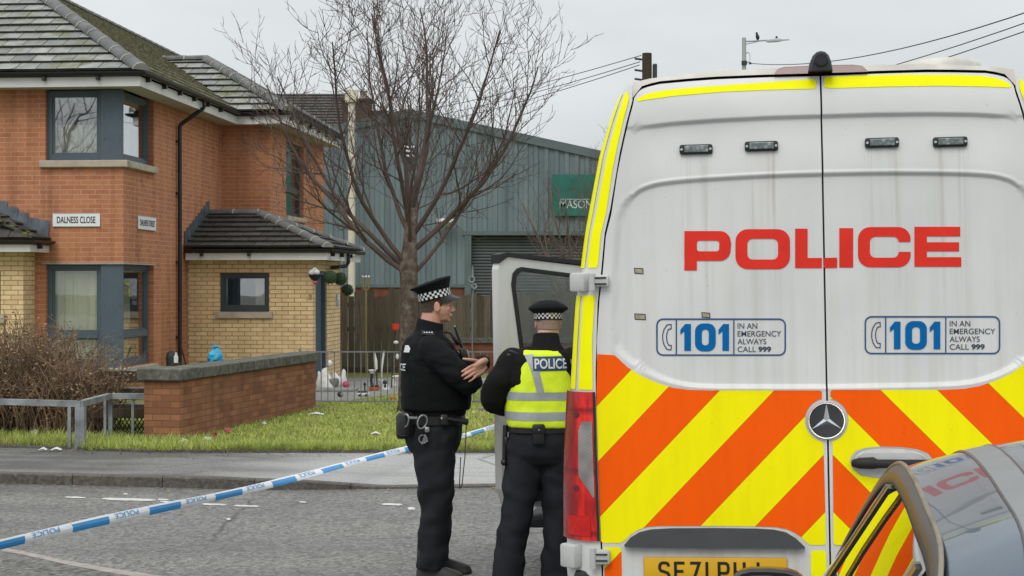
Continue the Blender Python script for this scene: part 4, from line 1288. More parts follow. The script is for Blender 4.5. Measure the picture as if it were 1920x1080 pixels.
hd = m.build('lamp_head', M['lamp_grey'], lp)
m = MB(); m.lathe([(0.035, 0), (0.042, 0.03), (0.025, 0.06)], (lx_(1456), 0, lz(71.5)), 10); m.build('photocell', M['fitting'], hd)
m = MB(); m.torus((lx_(1402), 0, lz(108)), 0.16, 0.012, 14, 5, M=Euler((R(90), 0, 0)).to_matrix() @ Matrix.Diagonal((0.45, 1, 1))); m.lathe([(.09, 0), (.09, .12)], (0, -.05, lz(122)), 10); m.lathe([(.04, 0), (.04, .06)], (lx_(1406), -.05, lz(121)), 8); m.build('cable_clamp', M['fitting'], lp)
bd = empty('perched_bird', Vector(((1420 - 960) * kk, 50, lz(76.3))), 0, 'dark bird perched on the arm of the street lamp', 'bird')
m = MB()
prof = [(0.0, 0.02, 0.016), (0.01, 0.05, 0.045), (0.008, 0.10, 0.062), (0.0, 0.155, 0.055), (-0.012, 0.20, 0.036), (-0.018, 0.225, 0.034), (-0.02, 0.25, 0.03), (-0.02, 0.268, 0.012)]
m.loft([[(x + r * math.cos(2 * math.pi * j / 10), r * 0.85 * math.sin(2 * math.pi * j / 10), z + 0.0) for j in range(10)] for x, z, r in prof])
m.loft([[(-0.045, -.006, 0.235), (-0.045, .006, 0.235), (-0.045, 0, 0.247)], [(-0.085, -.001, 0.232), (-0.085, .001, 0.232), (-0.085, 0, 0.236)]])
m.loft([[(0.02, -.03, 0.06), (0.035, .03, 0.05), (0.045, .03, 0.07), (0.03, -.03, 0.07)], [(0.035, -.015, -0.05), (0.04, .015, -0.05), (0.045, .015, -0.05), (0.04, -.015, -0.05)]])
m.build('body', pmat('dark feathers', (0.018, 0.019, 0.022), 0.7, 0.4, 30), bd, True)
for s in (-0.02, 0.02):
    MB().tube([(0.0, s, 0.05), (0.0, s, 0.0)], 0.006, 5).build('leg', M['fitting'], bd)
M['wire'] = pmat('overhead cable', (0.05, 0.055, 0.06), 0.6, 0.1)
def wire(a, b, sag, label, r=0.012):
    mb = MB()
    n = 18
    mb.tube([a.lerp(b, i / n) - Vector((0, 0, sag * 4 * (i / n) * (1 - i / n))) for i in range(n + 1)], r, 5)
    tag(mb.build('overhead_wire', M['wire']), label, 'wire', 'overhead wires')
wire(PX(1202, 104, 45), PX(560, 232, 95), 0.5, 'uppermost overhead wire running left from the telegraph pole')
wire(PX(1200, 116, 45), PX(560, 240, 95), 0.6, 'middle overhead wire running left from the telegraph pole')
wire(PX(1199, 122, 45), PX(560, 250, 95), 0.7, 'lowest overhead wire running left from the telegraph pole')
wire(PX(1408, 119, 49.9), PX(2200, -80, 22), 0.5, 'overhead wire rising right from the street lamp, longest of the three above the van')
wire(PX(1300, 185, 70), PX(2200, -60, 25), 0.6, 'middle one of the three overhead wires above the van roof')
wire(PX(1300, 235, 70), PX(2200, -40, 25), 0.3, 'lowest of the three overhead wires, right above the roof vent')

# ------------------------------------------------------------ police tape
M['tape_white'] = pmat('white plastic tape', (0.72, 0.75, 0.77), 0.3, 0.06, 5)
M['tape_blue'] = pmat('blue plastic tape', (0.012, 0.24, 0.56), 0.3, 0.08, 5)
TA, TBp = Vector((-5.59, 3.0, 0.448)), Vector((1.68, 24.28, 0.33))
td = TBp - TA
TL = td.length
tape = empty('police_tape', TA, 0, 'blue and white police cordon tape stretched across the road to the garden railing', 'tape')
side = Vector((td.y, -td.x, 0)).normalized()
def tp_(s, w):                             # s metres along, w across (0 top, 1 bottom); folded lengthwise and slowly twisting
    u = s / TL
    c = td * u + Vector((0, 0, -0.15 * 4 * u * (1 - u) - 0.01 * math.sin(s * 1.3)))
    tw = 0.35 + 0.35 * math.sin(s * 0.55 + 0.5) + 0.2 * math.sin(s * 1.7)
    up_ = Vector((0, 0, math.cos(tw))) + side * (-math.sin(tw))
    h = 0.077 - 0.030 * u + 0.004 * math.sin(s * 2.3)
    return c + up_ * (0.5 - w) * h + side * 0.010 * math.cos(math.pi * (w - .5))
mw, fold, blocks, was = MB(), MB(), [], False
per, st = 0.96, 0.02
s = 0.0
while s < TL:
    ph = ((s - 7.19) / per) % 1.0
    if ph < 0.44 and not was: blocks.append(MB())
    was = ph < 0.44
    tgt = blocks[-1] if was else mw
    e = min(s + st * 2, TL)
    for k in range(4):
        tgt.poly([tp_(s, k / 4), tp_(s, (k + 1) / 4), tp_(e, (k + 1) / 4), tp_(e, k / 4)])
    if ph < 0.44:                          # folded white edge showing along the top of the blue blocks
        fold.poly([tp_(s, -0.02) - side * -0.002, tp_(s, 0.17) + side * 0.002, tp_(e, 0.17) + side * 0.002, tp_(e, -0.02) + side * 0.002])
    s = e
mw.add(fold.v, fold.f)
mw.build('white_band', M['tape_white'], tape, True)
for b_ in blocks: b_.build('blue_block', M['tape_blue'], tape, True)
s = (7.19 + 0.44 * per) % per
while s < TL - 1:
    if s > 0.1:
        p, f = text2d('POLICE', 0.0, 0.0, 0.30, 1.0)
        pts = []
        m = MB()
        for (a, b) in p:
            q = tp_(s + 0.40 - a, 0.06 + 0.5 * b)
            pts.append(q + side * 0.0045)
        m.add(pts, f)
        m.build('lettering', M['tape_blue'], tape)
    s += per

# ------------------------------------------------------------ garden things
def stuffmat(name, col, **k): return pmat(name, col, k.get('rough', 0.6), k.get('var', 0.2), 12)
M['plaster'] = stuffmat('white painted plaster', (0.66, 0.66, 0.64))
M['blue_bag'] = stuffmat('light blue plastic', (0.03, 0.34, 0.55), rough=0.35)
M['pink'] = stuffmat('pink plastic', (0.50, 0.07, 0.13)); M['red'] = stuffmat('bright red petals', (0.75, 0.035, 0.02)); M['orange'] = stuffmat('orange plastic', (0.55, 0.16, 0.05))
M['dark'] = stuffmat('black plastic ornament', (0.02, 0.02, 0.022)); M['hair_dark'] = M['dark']
M['gold'] = stuffmat('tarnished brass', (0.30, 0.22, 0.08)); M['topiary'] = pmat('artificial box leaf', (0.035, 0.075, 0.03), 0.8, 0.6, 40, bump=1.0, bscale=50)
M['stone'] = stuffmat('grey garden stone', (0.19, 0.185, 0.17))
def thing(name, loc, label, cat, parts, rz=0, group=None):
    o = empty(name, loc, rz, label, cat, group)
    for nm, mb, mt in parts:
        mb.build(nm, mt, o, True, 40)
    return o
def skin(pts): return MB().loft([[(x + rx * math.cos(2 * math.pi * j / 12), y + ry * math.sin(2 * math.pi * j / 12), z) for j in range(12)] for x, y, z, rx, ry in pts])
# seated white figure, white hen, white rabbit on the step by the door

thing('garden_statue', GX(612, 728, .106), 'tallest white garden statue, a draped seated figure by the porch door', 'statue', [
    ('body', skin([(0.02, 0, 0, .15, .12), (0.03, 0, .06, .155, .12), (0.0, 0, .16, .10, .1), (-.03, 0, .27, .075, .07), (-.02, 0, .34, .05, .05), (.02, 0, .36, .03, .03)]), M['plaster']),
    ('head', MB().ball((0.055, 0, .43), (.05, .045, .062)), M['plaster'])])
thing('garden_statue', GX(600, 727, .106), 'small white bird statue tight against the garden wall end', 'statue', [
    ('body', skin([(0, 0, 0, .05, .05), (0, 0, .08, .075, .06), (0, 0, .16, .05, .045), (-.01, 0, .22, .03, .03), (-.015, 0, .26, .028, .028), (-.02, 0, .29, .01, .01)]), M['plaster'])])
thing('garden_statue', GX(632, 723, .106), 'white plaster hen statue with raised tail, left of the pink ball', 'statue', [
    ('body', skin([(0, 0, 0, .06, .05), (0.0, 0, .05, .10, .07), (.0, 0, .12, .09, .06), (-.03, 0, .18, .05, .045), (-.05, 0, .24, .02, .03)]), M['plaster'])])
thing('garden_statue', GX(640, 722, .106), 'white plaster swan statue with upright neck beside the hen', 'statue', [
    ('body', skin([(0, 0, 0, .07, .06), (0.01, 0, .06, .10, .07), (.02, 0, .13, .07, .055), (.04, 0, .20, .038, .035), (.045, 0, .25, .035, .03), (.04, 0, .29, .012, .012)]), M['plaster'])])
thing('stone_pot', GX(624, 728, .106), 'squat grey stone pot between the white statues', 'pot', [('pot', MB().lathe([(.06, 0), (.1, .05), (.11, .12), (.1, .17), (.08, .17), (.06, .1)], seg=14), M['stone'])])
thing('garden_ball', GX(649, 729, .106), 'round pink red garden ball on the path beside the white statues', 'ball', [('ball', MB().ball((0, 0, .075), .062, 16, 10), M['pink'])])
thing('step_slab', GX(628, 733, .106), 'pale stone step in front of the porch door', 'step', [('slab', MB().rbox((-0.05, 0.0, .02), (0.85, .5, .05), .012), M['slab'])])
thing('path_lamp', GX(638, 745, .1), 'small dark and chrome garden lamp lying at the path edge', 'lamp', [('housing', MB().ball((0, 0, .05), (.05, .045, .045)), M['dark']), ('lens', MB().ball((.03, -.035, .05), .025), M['galv'])])
thing('garden_ornament', GX(681, 744, .1), 'black and white toy car shaped ornament on the lawn behind the railing', 'ornament', [
    ('body', MB().rbox((0, 0, .045), (.19, .09, .05), .018), M['plaster']), ('roof', MB().rbox((-.01, 0, .08), (.16, .08, .03), .012), M['dark']), ('wheels', MB().lathe([(.025, -.05), (.025, .05)], (-.05, 0, .025), 10, M=Euler((R(90), 0, 0)).to_matrix()).lathe([(.025, -.05), (.025, .05)], (.055, 0, .025), 10, M=Euler((R(90), 0, 0)).to_matrix()), M['dark'])])
thing('solar_light', GX(684, 735, .1), 'black spike solar light standing beside the toy car ornament', 'garden light', [('stake', MB().tube([(0, 0, 0), (0, 0, .12)], .012, 6), M['dark']), ('head', MB().lathe([(.02, .11), (.025, .14), (.01, .16)], seg=8), M['dark'])])
thing('garden_ornament', GX(723, 731, .1), 'black and white sitting animal ornament right of the birdbath', 'ornament', [
    ('body', skin([(0, 0, 0, .07, .05), (0, 0, .05, .06, .05), (-.01, 0, .1, .035, .035)]), M['plaster']), ('head', MB().ball((-.01, -.01, .13), .038), M['dark']), ('chest', MB().ball((-.005, -.045, .07), (.022, .012, .035)), M['dark'])])
thing('flat_basket', GX(702, 733, .1), 'brown shallow basket of trinkets on the grass behind the railing', 'basket', [('basket', MB().lathe([(.07, 0), (.1, .05), (.105, .07), (.09, .07), (.06, .02)], seg=14), M['orange']), ('trinkets', MB().ball((-.03, 0, .08), .04).ball((.045, 0, .08), .035), M['dark'])])
thing('bird_bath', GX(698, 726, .1), 'dark slim birdbath on a stem behind the railing', 'birdbath', [('stem', MB().tube([(0, 0, 0), (-.02, 0, .12), (.0, 0, .26)], [.03, .022, .03], 8), M['dark']), ('bowl', MB().lathe([(.03, .24), (.07, .3), (.06, .31)], seg=12), M['plaster'])])
thing('white_dish', GX(714, 716, .1), 'small white dish on the path near the fence foot', 'dish', [('dish', MB().lathe([(.04, 0), (.05, .04), (.02, .05)], seg=12), M['plaster'])])
thing('orange_ball', GX(737, 750, .1), 'small orange ball on the lawn close to the tree trunk', 'ball', [('ball', MB().ball((0, 0, .035), (.05, .04, .035)), M['orange'])])
thing('pale_figurine', GX(737, 724, .1), 'pale small figurine at the foot of the dark flower stake', 'ornament', [('body', skin([(.02, 0, 0, .03, .03), (0, 0, .08, .035, .03), (-.01, 0, .13, .02, .02)]), M['plaster'])])
thing('flower_stake', GX(741, 726, .1) + Vector((0, -.2, 0)), 'bright red artificial tulip on a dark stake beside the tree trunk', 'flower', [
    ('stake', MB().tube([(-.05, 0, 0), (-.035, 0, .3), (0, 0, .7), (.02, 0, 1.0)], .012, 6), M['dark']),
    ('petals', MB().lathe([(.015, 1.0), (.055, 1.03), (.062, 1.08), (.066, 1.12), (.02, 1.10)], (.02, 0, 0), 10), M['red']),
    ('white_bow', MB().ball((.03, -.01, .80), (.045, .02, .03)).ball((.05, 0, .55), (.03, .02, .05)).ball((.04, 0, .2), (.09, .03, .02)), M['plaster'])])
thing('spike_ornament', GX(718, 722, .1), 'thin pale twisted garden spike right of the birdbath', 'ornament', [('spike', MB().tube([(-.03, 0, 0), (-.02, 0, .3), (.01, 0, .55), (0.02, 0, .62)], [.008, .014, .02, .012], 6), M['plaster'])])
thing('flower_spike', GX(706, 724, .1), 'pale withered flower spike on a dark stem behind the railing', 'flower', [('stem', MB().tube([(.01, 0, 0), (0, 0, .3)], .012, 6), M['dark']), ('bloom', MB().tube([(0, 0, .3), (-.02, 0, .45), (-.04, 0, .6)], [.02, .035, .015], 7), M['plaster'])])
thing('candle_lamp', Vector(((686 - 960) * 32.7 / F, 32.7, 0.1)), 'brass three candle lamp on a stake above the fence top', 'lamp', [
    ('stake', MB().tube([(0, 0, 0), (0, 0, 1.68)], .016, 6), M['gold']),
    ('arms', MB().tube([(-.06, 0, 1.95), (-.06, 0, 1.75), (0, 0, 1.68), (.06, 0, 1.75), (.06, 0, 1.95)], .014, 6).tube([(0, 0, 1.68), (0, 0, 1.95)], .014, 6), M['gold']),
    ('bulbs', MB().ball((-.06, 0, 1.975), .025, 8, 6).ball((0, 0, 1.975), .025, 8, 6).ball((.06, 0, 1.975), .025, 8, 6), M['plaster'])])
thing('wind_spinner', Vector(((886 - 960) * 32.6 / F, 32.6, 0.1)), 'pale metal garden spinner on a tall stake beside the roller shutter', 'ornament', [
    ('stake', MB().tube([(0, 0, 0), (-.01, 0, 1.5), (0.02, 0, 1.75), (0, 0, 2.2)], .013, 6), M['galv']),
    ('scrolls', MB().torus((-.02, 0, 1.92), .06, .018, 14, 5, M=Euler((R(80), 0, 0)).to_matrix()).torus((.03, 0, 1.78), .05, .016, 14, 5, M=Euler((R(70), R(30), 0)).to_matrix()).tube([(0, 0, 1.95), (0, 0, 2.15)], [.03, .02], 6), M['galv'])])
thing('concrete_border', GX(918, 772, .1), 'short row of pale edging blocks on the lawn by the van door', 'edging', [('block', MB().rbox((-.12, 0, .03), (.1, .06, .06), .006).rbox((-.01, 0, .03), (.1, .06, .065), .006).rbox((.1, 0, .03), (.1, .06, .06), .006), M['slab'])])
thing('garden_ornament', GX(880, 760, .1), 'little white figurine on the lawn right of the standing officer', 'ornament', [('body', skin([(0, 0, 0, .03, .03), (0, 0, .06, .032, .03), (0.01, 0, .11, .02, .02)]), M['plaster']), ('head', MB().ball((.015, 0, .13), .028), M['plaster'])])
thing('garden_ornament', GX(911, 750, .1), 'black and orange penguin like figurine on the lawn near the elbow', 'ornament', [('body', skin([(0, 0, 0, .03, .03), (0, 0, .06, .034, .03), (0.0, 0, .11, .02, .02)]), M['dark']), ('head', MB().ball((.0, 0, .13), .022), M['dark']), ('belly', MB().ball((.0, -.03, .05), (.02, .008, .035)), M['orange'])])
thing('flower_cluster', GX(895, 733, .1), 'small cluster of pink and white artificial flowers by the brick wall', 'flowers', [('stems', MB().tube([(0, 0, 0), (0, 0, .12)], .01, 5).tube([(-.06, 0, 0), (-.07, 0, .2)], .008, 5).tube([(-.14, 0, 0), (-.13, 0, .22)], .008, 5), M['galv']), ('blooms', MB().ball((0, 0, .13), .04, 8, 6).ball((.05, 0, .1), .03, 8, 6).ball((-.07, 0, .2), .03, 8, 6), M['plaster'])])
# hanging things by the porch corner
def hang(label, px, py, Y, r, mt, cat='plant ball', name='topiary_ball'):
    p = PX(px, py, Y)
    o = empty(name, p, 0, label, cat)
    rn = random.Random(int(px))
    m = MB()
    for i in range(420):
        d = Vector((rn.gauss(0, 1), rn.gauss(0, 1), rn.gauss(0, 1))).normalized()
        c = d * r * rn.uniform(0.8, 1.04)
        a = d.orthogonal().normalized(); a = Matrix.Rotation(rn.uniform(0, 6.28), 3, d) @ a
        b = (d + Vector((rn.gauss(0, .6), rn.gauss(0, .6), rn.gauss(0, .6)))).normalized().cross(a)
        m.poly([c - a * .018, c + b * .01, c + a * .018, c - b * .01])
    m.ball((0, 0, 0), r * 0.86, 12, 8)
    m.build('leaves', mt, o)
    MB().tube([(0, 0, r * .8), (0, 0, r + .22)], .004, 4).build('chain', M['galv'], o)
    return o
hang('green topiary ball hanging nearest the hanging basket at the porch', 619, 520, 28.2, .125, M['topiary'])
hang('green topiary ball hanging under the porch gutter elbow', 638, 523, 28.9, .125, M['topiary'])
hang('darker topiary ball hanging lowest against the fence', 652, 544, 29.8, .115, M['topiary'])
hb = PX(590, 516, 28.1)
thing('hanging_basket', hb, 'small wire hanging basket of pale flowers on the porch corner', 'basket', [
    ('basket', MB().lathe([(.02, -.10), (.07, -.07), (.11, 0), (.115, .01), (.10, 0)], seg=14), M['dark']),
    ('flowers', MB().ball((-.05, 0, .04), .06, 8, 6).ball((.04, -.03, .05), .055, 8, 6).ball((.0, .02, .09), .05, 8, 6), M['plaster']),
    ('red_bloom', MB().ball((.01, -.05, -.13), (.04, .03, .03), 8, 6), M['pink']),
    ('hanger', MB().tube([(-.1, 0, 0), (0, 0, .2), (.1, 0, 0)], .004, 4).tube([(0, 0, .2), (0, .15, .24)], .006, 4), M['galv'])])
thing('wall_plaque', PX(633, 563, 29.6), 'pale wall plaque beside the porch door', 'plaque', [('plaque', MB().rbox((0, 0, 0), (.07, .03, .24), .012).ball((0, -.02, .05), (.03, .02, .05)), M['plaster'])])
thing('wall_plaque', PX(580.5, 556, 27.9), 'small dark wall ornament on the buff brick front of the porch', 'plaque', [('plaque', MB().rbox((0, 0, 0), (.035, .02, .12), .008).rbox((.03, 0, 0), (.02, .02, .11), .006), M['gold'])])
# things on and behind the wall
def bag(loc, label, s=1.0):
    o = empty('plastic_bag', loc, 0, label, 'bag')
    m = MB()
    rn = random.Random(int(loc.x * 100))
    rings = []
    for z, r in ((0, .11), (.05, .125), (.12, .115), (.17, .08), (.2, .045), (.23, .05), (.25, .03)):
        rings.append([(r * s * math.cos(2 * math.pi * j / 16) * (1 + rn.uniform(-.12, .12)), r * s * .8 * math.sin(2 * math.pi * j / 16), z * s + rn.uniform(-.008, .008)) for j in range(16)])
    m.loft(rings)
    bm = bmesh.new(); b0 = m.mesh('t'); bm.from_mesh(b0); bpy.data.meshes.remove(b0)
    bmesh.ops.subdivide_edges(bm, edges=bm.edges[:], cuts=1)
    for v in bm.verts: v.co += Vector((noise.noise(v.co * 14), noise.noise(v.co * 14 + Vector((5, 0, 0))), noise.noise(v.co * 14 + Vector((0, 7, 0))))) * 0.022
    me = bpy.data.meshes.new('bag'); bm.to_mesh(me); bm.free()
    link('bag', me, M['blue_bag'], o)
    MB().tube([(-.02 * s, 0, .22 * s), (-.05 * s, 0, .27 * s), (0, 0, .27 * s), (.02 * s, 0, .22 * s)], .008 * s, 5).build('handle', M['blue_bag'], o)

bag(PX(404, 679, 24.5), 'bright blue plastic bag set down behind the garden wall coping')
stand = empty('planter_box', Vector((PX(404, 679, 24.5).x, 24.5, 0.1)), 0, 'dark planter box behind the garden wall under the blue bag', 'planter')
MB().rbox((0, 0, (PX(404, 679, 24.5).z - 0.1) / 2), (0.5, 0.35, PX(404, 679, 24.5).z - 0.1), .015).build('box', M['dark_wood'], stand)
wb = empty('rubbish_bin', PX(322, 682, 25.6) * Vector((1, 1, 0)) + Vector((0, 0, .1)), 0, 'small rounded dark bin behind the garden wall by the downpipe', 'bin')
hz_ = PX(322, 658, 25.6).z - .1
MB().loft([[(.105 * k * math.cos(2 * math.pi * j / 16), .105 * k * math.sin(2 * math.pi * j / 16), z) for j in range(16)] for k, z in ((.7, 0), (.85, hz_ - .2), (.9, hz_ - .1), (.75, hz_ - .03), (.35, hz_), (.1, hz_ + .005))]).build('body', M['dark'], wb, True, 50)

thing('spray_bottle', PX(330, 680, 25.1), 'white spray bottle standing near the downpipe behind the wall', 'bottle', [('bottle', MB().lathe([(.035, 0), (.035, .1), (.015, .13), (.015, .16)], seg=10), M['plaster'])])
thing('crate', PX(330, 680, 25.1) * Vector((1, 1, 0)) + Vector((0, 0, .1)), 'narrow dark crate behind the garden wall under the spray bottle', 'crate', [('crate', MB().rbox((0, 0, (PX(330, 680, 25.1).z - .1) / 2), (.14, .14, PX(330, 680, 25.1).z - .1), .01), M['dark_wood'])])
thing('leaning_pole', PX(352, 690, 27.0) * Vector((1, 1, 0)) + Vector((0, 0, .1)), 'dark garden tool handle leaning against the red house wall', 'tool', [('handle', MB().tube([(0.1, 0, 0), (-.12, .05, .75)], .014, 6), M['dark_wood']), ('head', MB().rbox((.1, 0, .03), (.14, .05, .05), .01), M['dark'])])
# litter on the grass and verge
def litter(px, py, label, kind, mt, s=1.0, rz=0.0):
    p = GX(px, py, .1)
    m = MB()
    if kind == 'cup':
        m.lathe([(.028, 0), (.04, .08), (.036, .08), (.025, .01)], seg=12, M=Euler((R(75), 0, rz)).to_matrix())
        m.v = [(a * s, b * s, c * s + .035 * s) for a, b, c in m.v]
    elif kind == 'ball':
        rn = random.Random(int(px * 7 + py))
        m.ball((0, 0, .03 * s), (.05 * s, .04 * s, .035 * s), 10, 7)
        m.v = [(a * rn.uniform(.8, 1.2), b * rn.uniform(.8, 1.2), max(0, c * rn.uniform(.8, 1.25))) for a, b, c in m.v]
    else:
        rn = random.Random(int(px * 3 + py))
        m.add([(-.09 * s, -.03, .012), (0, -.05 * s, .03), (.09 * s, -.02, .015), (.1 * s, .03, .02), (0, .05 * s, .045), (-.1 * s, .03, .02), (0, 0, .002)], [(0, 1, 4, 5), (1, 2, 3, 4), (1, 0, 6), (4, 3, 6)])
    o = m.build('litter_' + {'cup': 'cup', 'ball': 'crumple', 'flat': 'wrapper'}[kind], mt)
    o.location = p
    return tag(o, label, 'litter', 'litter on the verge')
litter(388, 831, 'largest crumpled white litter in front of the garden wall', 'ball', M['plaster'], 1.0)
litter(346, 832, 'small crumpled white litter at the garden wall pier corner', 'ball', M['plaster'], .8)
litter(404, 824, 'pink paper cup lying beside the garden wall, nearest the pier', 'cup', M['pink'], 1.0)
litter(427, 813, 'pink and white crumple of litter further along the garden wall', 'ball', M['pink'], .9)
litter(495, 797, 'pale crumple of litter on the lawn by the middle of the garden wall', 'ball', M['plaster'], .6)
litter(592, 779, 'pale blue flattened bottle on the lawn beyond the wall end', 'flat', M['tape_white'], 1.2)
litter(585, 767, 'grey wrapper on the lawn against the wall end', 'flat', M['slab'], 1.2)
litter(300, 833, 'pale flat wrapper at the foot of the end pier', 'flat', M['plaster'], .7)
litter(312, 834, 'second pale wrapper at the foot of the end pier, further right', 'flat', M['plaster'], .6)
litter(66, 818, 'whitish crumple of litter under the dead hedge', 'ball', M['plaster'], 1.1)
litter(80, 846, 'long pale wrapper on the pavement edge left of the knee rail', 'flat', M['plaster'], .45)
litter(105, 846, 'short pale wrapper on the pavement edge near the rail post', 'flat', M['plaster'], .6)
litter(704, 816, 'tiny pale wrapper out on the open lawn', 'flat', M['plaster'], .6)
# ------------------------------------------------------------ police van, seen from behind
VY, VR = -R(7.7), -R(0.95)
van = empty('police_van', (1.230, 6.12, 0), 0, 'white police van with yellow and orange chevron rear doors and an open front door', 'van')
van.rotation_euler = (0, VR, VY)
VM = Matrix.Translation((1.230, 6.12, 0)) @ Euler((0, VR, VY)).to_matrix().to_4x4()
VI = VM.inverted()
RAKE = 0.05
_o = VI @ Vector((0, 0, CAMH))
def RP(px, py, off=0.0):                   # rear-face coordinates (u across, w up) of a photo pixel
    d = VI.to_3x3() @ Vector(((px - 960) / F, 1.0, (HZ - py) / F))
    s = (off + RAKE * (_o.z - 1.5) - _o.y) / (d.y - RAKE * d.z)
    q = _o + d * s
    return (q.x, q.z)
# half width of the body by height, from the outline of its left edge
sil = [(1060, 1060), (1061, 1000), (1061, 900), (1062, 850), (1066, 760), (1070, 700), (1078, 570), (1087, 508), (1096, 440), (1104, 394), (1123, 293), (1140, 236), (1154, 195), (1170, 164), (1195, 142), (1240, 131)]
hw = [RP(a, b, 0.10) for a, b in sil]
HWZ = [0.3] + [q[1] for q in hw]; HWU = [0.975] + [-q[0] for q in hw]
def H(w): return float(np.interp(w, HWZ, HWU))
WTOP = RP(1540, 121)[1]
# gap line of the left door: the edge of the flat rear
gp = [(1128, 1075), (1126, 1020), (1120, 850), (1117, 735), (1116, 640), (1121, 560), (1127, 510), (1133, 440), (1143, 400), (1155, 320), (1167, 261), (1178, 215), (1186, 186)]
gq = [RP(a, b) for a, b in gp]
GZ = [0.3] + [q[1] for q in gq]; GU = [-gq[0][0]] + [-q[0] for q in gq]
def G(w): return float(np.interp(w, GZ, GU))
tp4 = [(1186, 186), (1194, 172), (1202, 164), (1216, 159), (1236, 154), (1290, 149), (1343, 145), (1430, 141.5), (1532, 139), (1541, 138.8)]
tq = sorted((-RP(a, b)[0], RP(a, b)[1]) for a, b in tp4)
TU, TZ = [q[0] for q in tq], [q[1] for q in tq]
def DT(u): return float(np.interp(abs(u), TU, TZ))
CD = 0.15                                  # depth of the rounded rear corner
def rear_v(w): return RAKE * (w - 1.5) + max(0, w - 2.55) ** 2 * 0.9
def corner(w, t):                          # from the door gap (t=0) round to the flank (t=1)
    g, h = G(w), H(w)
    a = t * math.pi / 2
    return (g + (h - g) * math.sin(a), rear_v(w) + CD * (1 - math.cos(a)))
def corner_t(w, d):                        # t for a point d metres out from the gap
    g, h = G(w), H(w)
    return math.asin(min(1, max(0, d / max(1e-4, h - g)))) * 2 / math.pi

t = NT('white van paint')
X, Y, Z = t.xyz()
c = t.ramp(t.noise(2.2, 4), [(0.35, (0.62, 0.63, 0.62)), (0.65, (0.69, 0.695, 0.68))])
# road film and rust-brown runs below the strobe lamps
run = None
for px in (1285, 1325, 1413, 1447, 1637, 1676, 1764, 1802):
    u = RP(px, 300)[0]
    g = t.math('SUBTRACT', 1.0, t.math('MULTIPLY', t.math('ABSOLUTE', t.math('ADD', X, -u)), 27))
    g = t.math('MAXIMUM', g, 0.0)
    run = g if run is None else t.math('ADD', run, g)
wl_ = RP(1305, 290)[1]
fade = t.n('ShaderNodeMapRange'); fade.inputs[1].default_value = wl_ - 1.0; fade.inputs[2].default_value = wl_; t.l(Z, fade.inputs[0])
below = t.math('LESS_THAN', Z, wl_ + .01)
streak = t.ramp(t.noise(6, 5, sc3=(9, 1, 0.25)), [(0.42, 0.0), (0.72, 1)])
m_ = t.math('MULTIPLY', t.math('MULTIPLY', t.math('MULTIPLY', run, fade.outputs[0]), below), streak)
c = t.mix(t.math('MULTIPLY', m_, 0.7), c, (0.36, 0.29, 0.21))
gr = t.ramp(t.noise(3.0, 6, sc3=(7, 1, 0.22)), [(0.44, 0), (0.70, 0.55)])
low = t.n('ShaderNodeMapRange'); low.inputs[1].default_value = 2.45; low.inputs[2].default_value = 1.4; t.l(Z, low.inputs[0])
c = t.mix(t.math('MULTIPLY', gr, low.outputs[0]), c, (0.52, 0.49, 0.42))
c = t.mix(t.ramp(t.noise(70, 2), [(0.70, 0), (0.78, 0.35)]), c, (0.25, 0.24, 0.22))
t.set(c, t.ramp(t.noise(4, 4), [(0.3, 0.30), (0.7, 0.48)]), spec=0.45, coat=0.25)
t.p.inputs['Coat Roughness'].default_value = 0.12
M['van_white'] = t.mat
M['van_roof'] = pmat('grimy van roof paint', (0.56, 0.54, 0.49), 0.5, 0.18, 7)
M['van_dark'] = pmat('dark door gap', (0.02, 0.022, 0.025), 0.7, 0.1)
M['van_plastic'] = pmat('grey black van plastic', (0.022, 0.026, 0.030), 0.55, 0.3, 5, spec=0.35)
M['hinge'] = pmat('grey hinge casting', (0.50, 0.51, 0.50), 0.45, 0.12, 9)
M['yellow'] = pmat('fluorescent yellow vinyl', (0.97, 0.95, 0.0), 0.5, 0.03, 9, spec=0.12)
M['chrome'] = pmat('chrome', (0.55, 0.57, 0.58), 0.16, 0.08, 4, metal=1.0)
M['rubber'] = pmat('black rubber', (0.015, 0.015, 0.016), 0.7, 0.2, 8)

# body shell
secw = sorted(set([0.32, 0.5, 0.7, 0.9] + [round(q, 3) for q in HWZ if 0.6 < q < WTOP - .03]))
def section(v, inset=0.0, top=0.0):
    L_ = [(-max(0.05, H(w) - inset), w) for w in secw]
    hx = -L_[-1][0]
    n = 7
    crown = [(-hx * 0.86, WTOP - 0.028 - top), (-hx * 0.55, WTOP - 0.008 - top), (0, WTOP - top), (hx * 0.55, WTOP - 0.008 - top), (hx * 0.86, WTOP - 0.028 - top)]
    R_ = [(-a, b) for a, b in reversed(L_)]
    return [(a, v, b) for a, b in L_ + crown + R_]
LEN = 5.35
def rear_ring(tt):
    L_ = []
    for w in secw:
        u, v = corner(w, tt)
        L_.append((-u, v, w))
    a = tt * math.pi / 2
    hx = -L_[-1][0]
    dv = rear_v(WTOP) + 0.10 * (1 - math.cos(a))
    z = WTOP
    crown = [(-hx * 0.86, dv, z - 0.028), (-hx * 0.55, dv, z - 0.008), (0, dv, z), (hx * 0.55, dv, z - 0.008), (hx * 0.86, dv, z - 0.028)]
    return L_ + crown + [(-a_, b_, c_) for a_, b_, c_ in reversed(L_)]
mb = MB()
rings = [rear_ring(k / 8) for k in range(9)]
hinge_v = 4.0                              # rear edge of the front door opening
for v in (0.5, 1.5, 2.6, 3.9, 4.35):
    rings.append(section(v))
for v, ins, top in ((4.6, .02, .05), (4.9, .06, .16)):
    rings.append(section(v, ins, top))
mb.loft(rings, cap=False)
n = len(rings[0])
body = mb.build('body', M['van_white'], van, True, 32)
